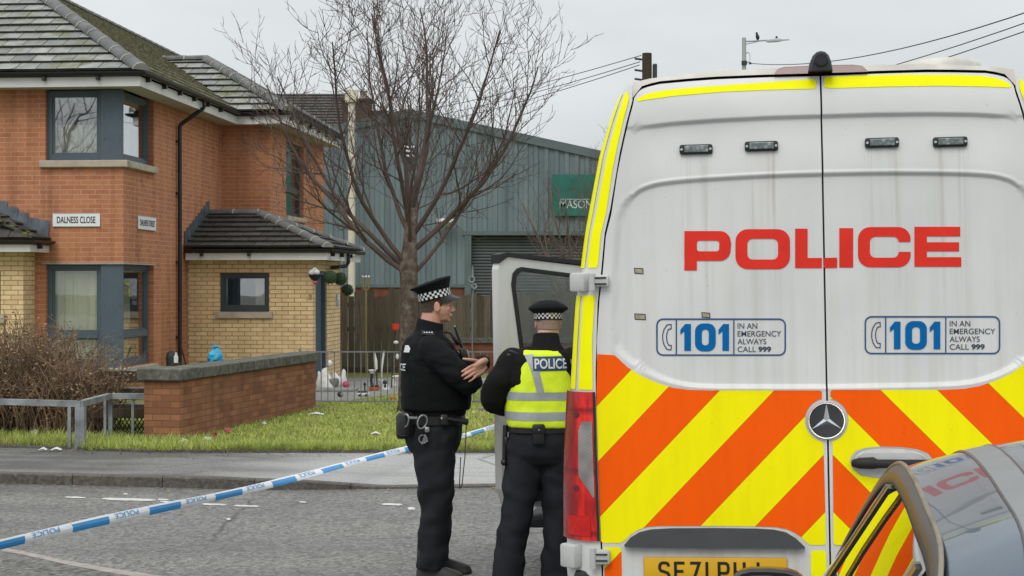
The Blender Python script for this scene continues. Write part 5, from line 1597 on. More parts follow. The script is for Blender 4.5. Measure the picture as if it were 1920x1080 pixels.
# cab front: windscreen and nose (away from the viewpoint)
mb = MB()
def nose(v, hw_, z0, z1): return [(-hw_, v, z0), (-hw_, v, z1 - .12), (-hw_ + .1, v, z1), (hw_ - .1, v, z1), (hw_, v, z1 - .12), (hw_, v, z0)]
mb.loft([nose(5.0, .93, .32, 1.5), nose(5.75, .90, .32, 1.22), nose(6.15, .84, .34, 1.05), nose(6.25, .75, .4, .85)])
mb.build('bonnet', M['van_white'], van, True, 40)
mb = MB(); mb.add([(-.86, 4.93, 2.5), (.86, 4.93, 2.5), (.9, 5.75, 1.27), (-.9, 5.75, 1.27), (-.8, 4.9, 2.5), (.8, 4.9, 2.5), (.85, 5.7, 1.25), (-.85, 5.7, 1.25)], [(0, 3, 2, 1), (4, 5, 6, 7)])
mb.build('windscreen', M['car_glass'], van)
mb = MB(); mb.box((-0.94, 0.14, 0.30), (0.94, 5.6, 0.36)); mb.box((-0.95, 3.2, 0.34), (0.95, 3.25, 2.5)); mb.build('underbody', M['van_dark'], van)
mb = MB(); mb.box((-0.60, 0.10, 0.36), (0.60, 0.13, 2.5)); mb.build('load_bulkhead', M['van_dark'], van)
for (x, y) in ((-.86, 1.15), (.86, 1.15), (-.86, 5.25), (.86, 5.25)):
    rot = Euler((0, R(90), 0)).to_matrix()
    w_ = MB().lathe([(.22, -.12), (.34, -.12), (.36, -.08), (.36, .08), (.34, .12), (.22, .12)], (x, y, .355), 24, M=rot).build('wheel', M['rubber'], van, True, 40)
    MB().lathe([(.215, -.10), (.215, .10)], (x, y, .355), 18, M=rot).build('rim', M['hinge'], w_)
# rear frame plate behind the doors (shows as the dark gap)
mb = MB()
for sgn in (-1, 1):
    col = [(w, G(w)) for w in np.linspace(0.34, TZ[-1] - .02, 30)]
    a = [(0.0, rear_v(w) + 0.034, w) for w, g in col]; b = [(sgn * g, rear_v(w) + 0.034, w) for w, g in col]
    for i in range(len(col) - 1):
        q = [a[i], b[i], b[i + 1], a[i + 1]]
        mb.poly(q if sgn > 0 else q[::-1])
mb.build('door_seal', M['van_dark'], van)
# roof header above the doors
mb = MB()
us = np.linspace(-G(TZ[0]) * 1.0, G(TZ[0]) * 1.0, 41)
hx = H(WTOP)
topc = lambda u: float(np.interp(abs(u), [0, .55 * H(secw[-1]), .86 * H(secw[-1]), H(secw[-1])], [WTOP, WTOP - .008, WTOP - .028, secw[-1]]))
rows = []
for f in (0.0, 0.35, 0.7, 1.0):
    rows.append([(u, rear_v(DT(u) + .006 + (max(topc(u) - DT(u) - .006, 0.002)) * f) - 0.004 * (1 - f), DT(u) + .006 + (max(topc(u) - DT(u) - .006, 0.002)) * f) for u in us])
mb.loft(rows, cap=False, closed=False)
mb.build('roof_header', M['van_roof'], van, True)

# ---- rear doors with their pressed panels
pan_px = [(1152, 640), (1150, 560), (1152, 470), (1157, 420), (1162, 398), (1172, 378), (1190, 361), (1212, 349), (1240, 342), (1300, 336), (1400, 330), (1470, 327), (1541, 325)]
low_px = [(1541, 727), (1400, 727), (1330, 726.5), (1290, 724), (1262, 718), (1235, 709), (1205, 694), (1180, 678), (1163, 663), (1155, 652)]
PAN = [RP(a, b) for a, b in low_px + pan_px]
for _ in range(3):                         # round off the corners of the pressed outline
    q = [PAN[0]]
    for a, b in zip(PAN[:-1], PAN[1:]):
        q += [(a[0] * .75 + b[0] * .25, a[1] * .75 + b[1] * .25), (a[0] * .25 + b[0] * .75, a[1] * .25 + b[1] * .75)]
    PAN = q + [PAN[-1]]
PANP = np.array([(-a, b) for a, b in PAN])            # in |u|
def sdist(P, poly):                        # signed distance (positive inside), polygon closed across the seam
    poly = np.vstack([poly, poly[:1]])
    poly = poly.copy(); 
    A, B = poly[:-1], poly[1:]
    keep = ~((A[:, 0] < 0.03) & (B[:, 0] < 0.03))
    d = np.full(len(P), 9.0); ins = np.zeros(len(P), bool)
    for a, b, k_ in zip(A, B, keep):
        ab = b - a
        tt = np.clip(((P - a) @ ab) / max(1e-12, ab @ ab), 0, 1)
        if k_:
            d = np.minimum(d, np.linalg.norm(P - (a + tt[:, None] * ab), axis=1))
        cond = ((a[1] > P[:, 1]) != (b[1] > P[:, 1]))
        with np.errstate(divide='ignore', invalid='ignore'):
            xx = (b[0] - a[0]) * (P[:, 1] - a[1]) / (b[1] - a[1] + 1e-12) + a[0]
        ins ^= cond & (P[:, 0] < xx)
    return np.where(ins, d, -d)
PANX = PANP.copy(); PANX[PANX[:, 0] < 0.03, 0] = -0.05
cre_px = [(1195, 236), (1260, 228), (1340, 222), (1440, 217), (1541, 214)]
CR = sorted((-RP(a, b)[0], RP(a, b)[1]) for a, b in cre_px)
CRU, CRZ = [q[0] for q in CR], [q[1] for q in CR]
def emboss(us_, ws_):                      # forward displacement of the pressed door skin
    P = np.stack([np.abs(us_), ws_], 1)
    sd_ = sdist(P, PANX)
    sm = lambda x: np.clip(x, 0, 1) ** 2 * (3 - 2 * np.clip(x, 0, 1))
    D = 0.012 * sm(sd_ / 0.012) - 0.0025 * np.exp(-((sd_ + 0.005) / 0.005) ** 2)
    cz = np.interp(P[:, 0], CRU, CRZ)
    k = np.clip((0.80 - P[:, 0]) / 0.16, 0, 1)
    dz = cz - ws_
    D += 0.016 * k * sm(dz / 0.016) * (1 - sm((dz - 0.02) / 0.22))
    return D
def skin_v(u, w, off=0.0):
    return rear_v(w) + float(emboss(np.array([u]), np.array([w]))[0]) - off
GAP, WB = 0.0036, 0.36
for sgn in (-1, 1):
    nu, nw = 64, 540
    V = []
    for j in range(nw + 1):
        gfr = j / nw
        for i in range(nu + 1):
            fr = i / nu
            w0 = WB + gfr * (TZ[-1] - WB)
            g = min(G(w0), TU[-1] + 0.012 if w0 > TZ[-1] - .03 else 9)
            u = GAP + fr * (g - 2 * GAP - .003)
            w = WB + gfr * (DT(u) - .005 - WB)
            V.append((u, w))
    V = np.array(V)
    D = emboss(V[:, 0], V[:, 1])
    co = [(sgn * u, rear_v(w) + d, w) for (u, w), d in zip(V, D)]
    fs = []
    for j in range(nw):
        for i in range(nu):
            a = j * (nu + 1) + i
            q = (a, a + 1, a + nu + 2, a + nu + 1)
            fs.append(q if sgn > 0 else q[::-1])
    mb = MB(); mb.add(co, fs)
    # returned edge along the seam and gap
    for col in (0, nu):
        e = [co[j * (nu + 1) + col] for j in range(nw + 1)]
        mb.loft([[p, (p[0], p[1] + 0.03, p[2])] for p in e], cap=False, closed=False)
    d_ = mb.build('rear_door', M['van_white'], van, True, 60)
    if sgn < 0: doorL = d_
    else: doorR = d_
def drape(name, shapes, mat, parent, off=0.002, ml=0.03, flat=None, px=True):
    """flat outlines (outer, holes) in photo pixels laid on the door skin"""
    mb = MB()
    for outer, holes in shapes:
        cv = (lambda L_: [RP(a, b) for a, b in L_]) if px else (lambda L_: L_)
        p, f = fill2d(cv(outer), [cv(h) for h in holes], ml)
        P = np.array(p)
        D = emboss(P[:, 0], P[:, 1])
        mb.add([(u, rear_v(w) + d - off, w) for (u, w), d in zip(p, D)], f)
    return mb.build(name, mat, parent, True)
def drape_tri(name, lst, mat, parent, off=0.002):
    mb = MB()
    for pts, fs in lst:
        q = [RP(a, b) for a, b in pts]
        P = np.array(q)
        D = emboss(P[:, 0], P[:, 1])
        mb.add([(u, rear_v(w) + d - off, w) for (u, w), d in zip(q, D)], fs)
    return mb.build(name, mat, parent)
def flip(tx, y0, y1):                      # text in pixel rows that run downwards
    p, f = tx
    return [(a, y0 + y1 - b) for a, b in p], [q[::-1] for q in f]

# top yellow strips
drape('yellow_strip', [([(1194, 188), (1197, 183), (1206, 178), (1222, 173), (1250, 168), (1320, 161.5), (1400, 156), (1480, 150), (1524, 147), (1530, 150), (1530, 163), (1527, 166), (1440, 168), (1350, 172), (1260, 180), (1205, 188), (1196, 190)][::-1], [])], M['yellow'], doorL)
drape('yellow_strip', [([(1546, 146), (1549, 143), (1600, 140.5), (1700, 138.5), (1790, 139), (1840, 141), (1866, 145), (1884, 151), (1894, 157), (1897, 162), (1893, 164), (1850, 162), (1760, 160.5), (1660, 162), (1560, 165), (1546, 163)][::-1], [])], M['yellow'], doorR)
# chevron field: one sheet per door, stripes in the vinyl
t = NT('orange and yellow chevron vinyl')
X, Y, Z = t.xyz()
u4, w4 = RP(1450, 731)
per = (abs(RP(1244, 724)[0]) - abs(RP(1450, 731)[0])) / 2
val = t.math('DIVIDE', t.math('ADD', t.math('ADD', t.math('ABSOLUTE', X), t.math('MULTIPLY', t.math('ADD', Z, -w4), 1 / 1.035)), -abs(u4) + 0.006), per)
md = t.math('WRAP', val, 2.0, 0.0)
sel = t.math('LESS_THAN', md, 1.0)
fr = t.math('ABSOLUTE', t.math('ADD', t.math('WRAP', val, 1.0, 0.0), -0.5))
edge = t.math('GREATER_THAN', fr, 0.4935)
dirt = t.ramp(t.noise(5, 6, sc3=(5, 1, 1)), [(0.45, 0), (0.8, 0.22)])
c = t.mix(sel, (1.0, 0.115, 0.0), (1.0, 0.90, 0.0))
c = t.mix(dirt, c, t.mix(1.0, c, 0.72, 'MULTIPLY'))
c = t.mix(t.ramp(t.noise(38, 4, sc3=(1, 1, 2.5)), [(0.68, 0), (0.76, 0.45)]), c, t.mix(1.0, c, 0.55, 'MULTIPLY'))
c = t.mix(t.ramp(t.noise(1.6, 4, sc3=(4, 1, 0.5)), [(0.4, 0), (0.75, 0.25)]), c, t.mix(1.0, c, 0.75, 'MULTIPLY'))
c = t.mix(t.math('MULTIPLY', edge, 0.7), c, (0.25, 0.12, 0.0))
M['chevron'] = t.set(c, 0.55, spec=0.12)
def emb(cx, cy, r, a0, a1, n=12): return [(cx + r * math.cos(R(a0 + (a1 - a0) * i / n)), cy - r * math.sin(R(a0 + (a1 - a0) * i / n))) for i in range(n + 1)]
chL = [(1120, 664), (1152, 666), (1158, 671), (1176, 688), (1200, 703.5), (1232, 718), (1262, 727), (1292, 731), (1330, 732), (1538, 732), (1541, 735), (1541, 748)] + emb(1550, 788, 41, 103, 257, 14) + \
      [(1544, 832), (1546, 900), (1549, 1018), (1546, 1022), (1519, 1022), (1512, 1017), (1503, 1007), (1491, 999), (1475, 992), (1456, 988.5), (1420, 987), (1330, 986), (1240, 986), (1212, 988), (1195, 994), (1183, 1002), (1172, 1013), (1164, 1018), (1131, 1018), (1127, 1015), (1123, 920), (1118, 760)]
drape('chevron_panel', [(chL[::-1], [])], M['chevron'], doorL)
handle_hole = [(1594, 866), (1596, 855), (1604, 846), (1620, 840), (1650, 837), (1690, 838), (1720, 842), (1740, 850), (1750, 862), (1746, 876), (1732, 888), (1700, 895), (1650, 897), (1615, 892), (1599, 880)]
chR = [(1990, 600), (1952, 640), (1925, 664), (1903, 684), (1880, 700), (1850, 714), (1820, 724), (1790, 729), (1760, 731), (1561, 731), (1557, 734), (1557, 748)] + emb(1550, 788, 41, 77, -77, 14) + \
      [(1561, 832), (1562, 900), (1563, 1018), (1567, 1022), (1600, 1022), (1640, 1020), (1700, 1019), (1985, 1013), (1995, 1000)]
chR = [(a + (16 if i < 8 else 6 if i == 8 else 0), b) for i, (a, b) in enumerate(chR)]
chR = chR[12:] + chR[:12]
drape('chevron_panel', [(chR[::1], [handle_hole])], M['chevron'], doorR, 0.0035)
drape('chevron_panel', [([(1131, 1029), (1134, 1026), (1162, 1026), (1165, 1030), (1167, 1120), (1136, 1120)][::-1], [])], M['chevron'], doorL)
drape('chevron_panel', [([(1520, 1036), (1524, 1032), (1546, 1032), (1549, 1036), (1551, 1120), (1522, 1120)][::-1], [])], M['yellow'], doorL)
# POLICE
M['red_vinyl'] = pmat('red vinyl lettering', (0.74, 0.036, 0.022), 0.5, 0.08, 8, spec=0.12)
def letter_shapes():
    sv, sh = 23.5, 18.0
    def box(x0, y0, x1, y1): return [(x0, y0), (x1, y0), (x1, y1), (x0, y1)]
    out = []
    # P
    x0, x1, y0, y1 = 1283, 1372, 433, 507
    s_ = lambda x: -(x - 1283) * 0.0155    # lettering climbs slightly to the right with the van's lean
    o = [(x0, y1), (x0, y0)] + [(a, b) for a, b in arc(x1 - 22, y0 + 20, 20, -90, 0, 5)] + [(x1 - 2 + 1, y0 + 22)] + arc(x1 - 22, y1 - 18 - 20, 20, 0, 90, 5) + [(x0 + sv, y1 - 18), (x0 + sv, y1)]
    out.append((o, [rrect(x0 + sv, y0 + sh, x1 - sv, y1 - 18 - sh, 5)]))
    # O
    x0, x1, y0, y1 = 1379, 1481.5, 429.5, 504.5
    out.append((rrect(x0, y0, x1, y1, 23, 6), [rrect(x0 + sv - 1, y0 + sh, x1 - sv + 1, y1 - sh, 10)]))
    # L
    x0, x1, y0, y1 = 1491, 1570, 428.5, 502.5
    out.append(([(x0, y0), (x0 + sv, y0), (x0 + sv, y1 - sh - 1), (x1, y1 - sh - 1), (x1, y1), (x0, y1)], []))
    # I
    out.append((box(1574, 427.5, 1600, 501.5), []))
    # C
    x0, x1, y0, y1 = 1609, 1708, 425.5, 501
    r, ri = 23, 10
    xi0, xi1, yi0, yi1 = x0 + sv - 1, x1 - sv + 1, y0 + sh, y1 - sh
    o = [(x1 - 1, y0 + 28)] + [(a, 2 * (y0 + r) - b) for a, b in arc(x1 - r, y0 + r, r, 0, 90, 6)] + [(a, 2 * (y0 + r) - b) for a, b in arc(x0 + r, y0 + r, r, 90, 180, 6)] + [(a, 2 * (y1 - r) - b) for a, b in arc(x0 + r, y1 - r, r, 180, 270, 6)] + [(a, 2 * (y1 - r) - b) for a, b in arc(x1 - r, y1 - r, r, 270, 360, 6)] + [(x1, y1 - 29), (xi1, y1 - 29)] + \
        [(a, 2 * (yi1 - ri) - b) for a, b in arc(xi1 - ri, yi1 - ri, ri, 360, 270, 4)] + [(a, 2 * (yi1 - ri) - b) for a, b in arc(xi0 + ri, yi1 - ri, ri, 270, 180, 4)] + [(a, 2 * (yi0 + ri) - b) for a, b in arc(xi0 + ri, yi0 + ri, ri, 180, 90, 4)] + [(a, 2 * (yi0 + ri) - b) for a, b in arc(xi1 - ri, yi0 + ri, ri, 90, 0, 4)] + [(xi1, y0 + 28)]
    out.append((o, []))
    # E
    x0, x1, y0, y1 = 1715, 1802, 425, 500
    m1, m2 = (y0 + y1) / 2 - 8.5, (y0 + y1) / 2 + 8.5
    out.append(([(x0, y0), (x1 - 1, y0), (x1 - 1, y0 + sh), (x0 + sv, y0 + sh), (x0 + sv, m1), (x1 - 3, m1), (x1 - 3, m2), (x0 + sv, m2), (x0 + sv, y1 - sh), (x1 + 1, y1 - sh), (x1 + 1, y1), (x0, y1)], []))
    return out
LS = letter_shapes()
drape('police_lettering', LS[:2], M['red_vinyl'], doorL, 0.0025, 0.05)
drape('police_lettering', LS[3:], M['red_vinyl'], doorR, 0.0025, 0.05)
Lx = LS[2][0]
x_s = 1543.0
drape('police_lettering', [([(1491, 428.5), (1514.5, 428.5), (1514.5, 483.5), (x_s - 1.7, 483.5), (x_s - 1.7, 502.5), (1491, 502.5)], [])], M['red_vinyl'], doorL, 0.0025, 0.05)
drape('police_lettering', [([(x_s + 1.7, 483.3), (1570, 483), (1570, 502), (x_s + 1.7, 502.4)], [])], M['red_vinyl'], doorR, 0.0025, 0.05)
# 101 call panels
M['navy'] = pmat('navy vinyl', (0.015, 0.075, 0.19), 0.45, 0.05)
M['blue_num'] = pmat('blue vinyl numerals', (0.0, 0.125, 0.36), 0.5, 0.05, spec=0.1)
M['grey_text'] = pmat('dark vinyl text', (0.03, 0.05, 0.085), 0.5, 0.05)
def call_panel(x0, x1, y0, y1, door):
    sx = (x1 - x0) / 244.0
    X_ = lambda q: x0 + q * sx
    bdr = rrect(x0, y0, x1, y1, 13); inn = rrect(x0 + 3, y0 + 3, x1 - 3, y1 - 3, 10)
    d1, d2 = X_(38), X_(146)
    drape('call_panel_border', [(bdr, [inn]), ([(d1 - 1.3, y0 + 3.2), (d1 + 1.3, y0 + 3.2), (d1 + 1.3, y1 - 3.2), (d1 - 1.3, y1 - 3.2)], []), ([(d2 - 1.2, y0 + 3.2), (d2 + 1.2, y0 + 3.2), (d2 + 1.2, y1 - 3.2), (d2 - 1.2, y1 - 3.2)], [])], M['navy'], door, 0.0022, 0.06)
    # handset outline
    def ph(s):
        cx, cy = X_(23), (y0 + y1) / 2
        P = [(6, -25), (6.5, -15), (1, -14), (-1.5, -8), (-2.5, 0), (-1.5, 8), (1, 14), (6.5, 15), (6, 25), (-3, 24), (-9, 15), (-11.5, 5), (-11.5, -5), (-9, -15), (-3, -24)]
        return cx, cy, P
    cx, cy, P = ph(1)
    o = [(cx + a, cy + b) for a, b in P]
    i = [(cx + a, cy + b) for a, b in [(4.2, -23), (4.6, -16.8), (-.5, -15.6), (-3.4, -8.5), (-4.4, 0), (-3.4, 8.5), (-.5, 15.6), (4.6, 16.8), (4.2, 23), (-2, 22), (-7.2, 14), (-9.6, 5), (-9.6, -5), (-7.2, -14), (-2, -22)]]
    drape('handset_symbol', [(o, [i])], M['grey_text'], door, 0.0022, 0.06)
    t0, t1 = y0 + 10.5, y1 - 9.5
    def one(x): return ([(x, t0 + 11), (x + 9, t0), (x + 20, t0), (x + 20, t1), (x + 7.5, t1), (x + 7.5, t0 + 14), (x, t0 + 20)], [])
    xz0, xz1 = X_(73), X_(112)
    drape('numerals', [one(X_(45.5)), (rrect(xz0, t0 - 1, xz1, t1 + 1, 15, 7), [rrect(xz0 + 13, t0 + 10.5, xz1 - 13, t1 - 10.5, 6)]), one(X_(117))], M['blue_num'], door, 0.0024, 0.06)
    ln = (y1 - y0 - 8) / 4
    rows = [('IN AN', 153, 190, 0), ('EMERGENCY', 153, 235, 0), ('ALWAYS', 153, 207, 0), ('CALL', 153, 187.5, 0)]
    lst = []
    for i_, (tx, a, b, bd) in enumerate(rows):
        ya = y0 + 9 + i_ * 14.6
        lst.append(flip(text2d(tx, X_(a), ya, X_(b), ya + 10.5, 0.004), ya, ya + 10.5))
    ya = y0 + 9 + 3 * 14.6
    lst.append(flip(text2d('999', X_(192), ya, X_(216), ya + 10.5, 0.035), ya, ya + 10.5))
    drape_tri('call_text', lst, M['grey_text'], door, 0.0024)
call_panel(1230, 1474, 597, 667.5, doorL)
call_panel(1621.5, 1876.5, 592.5, 664.5, doorR)
# small torn rectangles where old fittings were
M['old_glue'] = pmat('beige glue patch', (0.36, 0.31, 0.22), 0.8, 0.25, 60)
for (a, b, w, h) in ((1197, 508, 14, 9), (1199.5, 594, 18, 9.5), (1323, 591, 13, 8)):
    r_ = lambda e: [(a - w / 2 - e, b - h / 2 - e), (a + w / 2 + e, b - h / 2 - e + 1), (a + w / 2 + e + 1, b + h / 2 + e), (a - w / 2 - e + 1, b + h / 2 + e - 1)]
    f_ = drape('fixing_patch', [(r_(0), [])], M['old_glue'], doorL, 0.0016, 0.06)
    drape('patch_edge', [(r_(1.6), [r_(0)])], M['van_plastic'], f_, 0.0018, 0.06)
# strobe lamps
t = NT('led lens'); v = t.n('ShaderNodeTexVoronoi'); v.inputs['Scale'].default_value = 60; t.l(t.oc(), v.inputs['Vector'])
M['led'] = t.set(t.ramp(v.outputs['Distance'], [(0.1, (0.35, 0.38, 0.37)), (0.6, (0.12, 0.15, 0.15))]), 0.25, spec=0.6)
for px, py, dr_ in ((1305, 280, doorL), (1427.5, 274, doorL), (1653.5, 267.5, doorR), (1781.5, 266, doorR)):
    u, w = RP(px, py)
    v_ = skin_v(u, w)
    tl = math.atan(0.0)
    mb = MB(); mb.rbox((u, v_ - 0.008, w), (0.128, 0.026, 0.038), 0.008)
    o = mb.build('strobe_lamp', M['van_plastic'], dr_, True, 40)
    mb = MB(); mb.rbox((u + 0.001, v_ - 0.020, w + .001), (0.094, 0.010, 0.026), 0.003); mb.build('lens', M['led'], o)
    mb = MB()
    for s in (-1, 1):
        mb.lathe([(.006, 0), (.005, .003)], (u + s * 0.0555, v_ - 0.0208, w), 8, M=Euler((R(90), 0, 0)).to_matrix())
    mb.build('screw', M['chrome'], o)
# badge
u, w = RP(1549.5, 788); v_ = rear_v(w) - .004
RX90 = Euler((R(90), 0, 0)).to_matrix()
mb = MB(); mb.lathe([(.070, 0), (.075, .006), (.0715, .012), (.066, .012), (.065, .006)], (u, v_, w), 40, M=RX90, cap=False)
bg_ = mb.build('badge', M['hinge'], doorL, True, 40)
mb = MB(); mb.lathe([(.067, 0), (.067, .008)], (u, v_ - .004, w), 40, M=RX90); mb.build('badge_disc', pmat('badge black', (0.014, 0.015, 0.017), 0.3, 0.3, 30), bg_)
mb = MB(); mb.torus((u, v_ - .013, w), .067, .003, 40, 6, M=RX90)
for k in range(3):
    a = R(90 + 120 * k)
    dx, dz = math.cos(a), math.sin(a)
    mb.add([(u + dx * .065, v_ - .0135, w + dz * .065), (u - dz * .0115 + dx * .006, v_ - .0128, w + dx * .0115 + dz * .006), (u, v_ - .019, w), (u + dz * .0115 + dx * .006, v_ - .0128, w - dx * .0115 + dz * .006)], [(0, 1, 2), (0, 2, 3)])
mb.build('badge_star', M['chrome'], bg_)
mb = MB(); mb.lathe([(.0, 0), (.098, 0), (.098, .002)], (u, rear_v(w) - .0015, w), 36, M=RX90)
# right door handle in its recess
hp = [RP(a, b) for a, b in handle_hole]
cu = sum(p[0] for p in hp) / len(hp); cw = sum(p[1] for p in hp) / len(hp)
mb = MB()
lips = []
for k, dv in ((1.0, -0.002), (0.96, -0.004), (0.88, 0.0), (0.75, -0.0005)):
    lips.append([(cu + (a - cu) * k, rear_v(b) + dv, cw + (b - cw) * k) for a, b in hp])
mb.loft(lips, cap=False)
mb.f.append(tuple(range(len(mb.v) - len(hp), len(mb.v)))); mb.m.append(0)
cup = mb.build('handle_cup', M['hinge'], doorR, True)
ha, hb_ = RP(1596, 868), RP(1745, 869)
mb = MB()
hz0 = rear_v(ha[1]) - .03
pts = [(ha[0] + .004, hz0 + .012, ha[1]), (ha[0] + .03, hz0, ha[1] + .002), (ha[0] + .08, hz0 - .008, ha[1] + .003), (ha[0] + .095, hz0 - .006, ha[1]), (hb_[0] - .03, hz0 - .006, ha[1]), (hb_[0], hz0 + .016, ha[1])]
mb.tube(pts, [.014, .021, .023, .017, .016, .013], 12); mb.build('door_handle', M['rubber'], doorR, True)
# lamp ledge over the number plate
lg = [(1170, 1022), (1182, 1008), (1198, 998), (1220, 992.5), (1260, 990.5), (1340, 990), (1420, 991), (1452, 993), (1474, 998), (1492, 1009), (1510, 1026), (1340, 1026), (1180, 1024)]
lq = [RP(a, b) for a, b in lg]
mb = MB()
topv = lambda w: -0.002 - 0.028 * max(0, min(1, (lq[4][1] - w) / max(1e-3, lq[4][1] - lq[-2][1])))
mb.loft([[(a, rear_v(b) + 0.002, b) for a, b in lq], [(a * 1 + (0.004 if a < -.3 else -.004), rear_v(b) + topv(b) - .003, b) for a, b in lq]])
mb.build('plate_lamp_ledge', M['van_plastic'], doorL, True, 25)
# number plate
M['plate_yellow'] = pmat('yellow number plate', (0.74, 0.42, 0.010), 0.4, 0.06)
a, b = RP(1207, 1042), RP(1476, 1047)
hh = 0.112
mb = MB()
cu, cw = (a[0] + b[0]) / 2, (a[1] + b[1]) / 2 - hh / 2
mb.rbox((cu, rear_v(cw) - .005, cw), (b[0] - a[0], 0.008, hh), .006)
pl = mb.build('number_plate', M['plate_yellow'], doorL, True, 40)
mb = MB()
pw = b[0] - a[0]
yf = rear_v(cw) - .0102
def stroke(pts, wd=0.0115):
    L_, R_ = [], []
    for i, p in enumerate(pts):
        p = Vector((p[0], p[1]))
        d0 = (p - Vector(pts[i - 1])).normalized() if i else (Vector(pts[1]) - p).normalized()
        d1 = (Vector(pts[i + 1]) - p).normalized() if i + 1 < len(pts) else d0
        n = Vector((-(d0 + d1).y, (d0 + d1).x)).normalized()
        k = 1 / max(0.5, n.dot(Vector((-d1.y, d1.x))))
        L_.append(p + n * wd / 2 * k); R_.append(p - n * wd / 2 * k)
    for i in range(len(pts) - 1):
        mb.poly([(cu + q.x, yf, cw + q.y) for q in (R_[i], R_[i + 1], L_[i + 1], L_[i])])
hH, wW = 0.079, 0.046
def glyph(ch, x):
    w_, h_ = wW - .011, hH - .011
    S = lambda pts: stroke([(x + a * w_ + .0055, (b - .5) * h_) for a, b in pts])
    if ch == 'S': S([(1, .8), (.9, .95), (.7, 1), (.3, 1), (.1, .95), (0, .82), (0, .68), (.12, .56), (.85, .44), (1, .32), (1, .16), (.88, .04), (.7, 0), (.3, 0), (.1, .05), (0, .2)])
    if ch == 'E': S([(1, 1), (0, 1), (0, 0), (1, 0)]); S([(0, .53), (.88, .53)])
    if ch == '7': S([(0, 1), (1, 1), (.35, 0)])
    if ch == '1': S([(.5, -.07), (.5, 1.07)])
    if ch == 'P': S([(0, -.07), (0, 1), (.75, 1), (.93, .93), (1, .78), (1, .65), (.93, .5), (.75, .44), (0, .44)])
    if ch == 'H': S([(0, -.07), (0, 1.07)]); S([(1, -.07), (1, 1.07)]); S([(0, .5), (1, .5)])
    if ch == 'J': S([(.9, 1.07), (.9, .2), (.78, .05), (.6, 0), (.35, 0), (.15, .06), (.02, .25)])
x = -pw / 2 + 0.056
for ch, adv in (('S', .0605), ('E', .056), ('7', .0525), ('1', .0), (' ', .0), ('P', .0605), ('H', .056), ('J', .0)):
    if ch == '1': glyph(ch, x - .006); x += .058; continue
    if ch == ' ': continue
    glyph(ch, x); x += adv
mb.build('characters', M['sign_black'], pl)
# corner pillars: stickers that follow the rounded corner
def pillar(name, rows, mat, sgn=-1, off=0.002):
    """rows of (w, d0, d1): distance out from the door gap"""
    mb = MB()
    grid = []
    for w, d0, d1 in rows:
        r = []
        for k in range(7):
            d = d0 + (d1 - d0) * k / 6
            tt = corner_t(w, d)
            u, v = corner(w, tt)
            a = tt * math.pi / 2
            nn = Vector((math.sin(a) * CD, -math.cos(a) * (H(w) - G(w)))).normalized()
            r.append((sgn * (u + nn.x * off), v + nn.y * off, w))
        grid.append(r)
    mb.loft(grid, cap=False, closed=False)
    return mb.build(name, mat, van, True)
for sgn in (-1, 1):
    zt, zb = RP(1189, 171)[1], RP(1110, 502)[1]
    ws = list(np.linspace(zb, zt, 26))
    D_ = [(w, 0.014 if i not in (0, 25) else 0.018, 0.014 + (H(w) - G(w)) * float(np.interp(w, [zb, zt], [0.47, 0.34])) * (1 if i not in (0, 25) else .85)) for i, w in enumerate(ws)]
    pillar('yellow_strip', D_, M['yellow'], sgn)
    pillar('yellow_strip', [(w, (H(w) - G(w)) * 0.74, (H(w) - G(w)) * 0.97) for w in ws], M['yellow'], sgn)
    zt, zb = RP(1100, 554)[1], RP(1100, 731)[1]
    ws = list(np.linspace(zb, zt, 16))
    pillar('yellow_strip', [(w, 0.012, (H(w) - G(w)) * 0.62) for w in ws], M['yellow'], sgn)
    pillar('yellow_strip', [(w, (H(w) - G(w)) * 0.74, (H(w) - G(w)) * 0.97) for w in ws], M['yellow'], sgn)
# flank stripe
mb = MB()
for sgn in (-1, 1):
    for (wa, wb_) in ((1.52, 1.80), (1.86, 2.05)):
        mb.loft([[(sgn * (H(w) + .002), v, w) for w in np.linspace(wa, wb_, 4)] for v in (0.22, 3.6)], cap=False, closed=False)
mb.build('flank_stripe', M['yellow'], van)
# tail lamps
M['brake_red'] = pmat('dark red brake light lens', (0.11, 0.012, 0.016), 0.25, 0.3, 30, coat=0.6)
t = NT('red tail lamp')
X, Y, Z = t.xyz()
bands = t.math('WRAP', t.math('MULTIPLY', Z, 4.2), 1.0, 0.0)
c = t.ramp(bands, [(0.0, (0.25, 0.003, 0.006)), (0.06, (0.85, 0.016, 0.014)), (0.5, (0.66, 0.010, 0.010)), (0.9, (0.95, 0.03, 0.018)), (1.0, (0.3, 0.003, 0.006))])
c = t.mix(t.ramp(t.noise(9, 3, sc3=(6, 1, 1.2)), [(0.4, 0), (0.7, 0.6)]), c, (0.10, 0.002, 0.004))
xa = t.math('ABSOLUTE', X)
c = t.mix(t.ramp(xa, [(0.925, 0.0), (0.958, 0.0), (0.972, 0.6), (0.99, 0.8)]), c, (0.16, 0.004, 0.008))
M['tail_red'] = t.set(c, 0.2, spec=0.4, coat=0.5)
t = NT('clear tail lamp lens')
f = t.math('WRAP', t.math('MULTIPLY', t.math('ADD', t.xyz()[2], t.math('MULTIPLY', t.math('ABSOLUTE', t.xyz()[0]), 0.6)), 70), 1.0, 0.0)
M['tail_clear'] = t.set(t.mix(t.ramp(t.noise(7, 2), [(0.4, 0), (0.65, 0.75)]), t.ramp(f, [(0.0, (0.42, 0.41, 0.39)), (1.0, (0.33, 0.32, 0.31))]), (0.13, 0.115, 0.105)), 0.12, spec=0.7, coat=1.0)
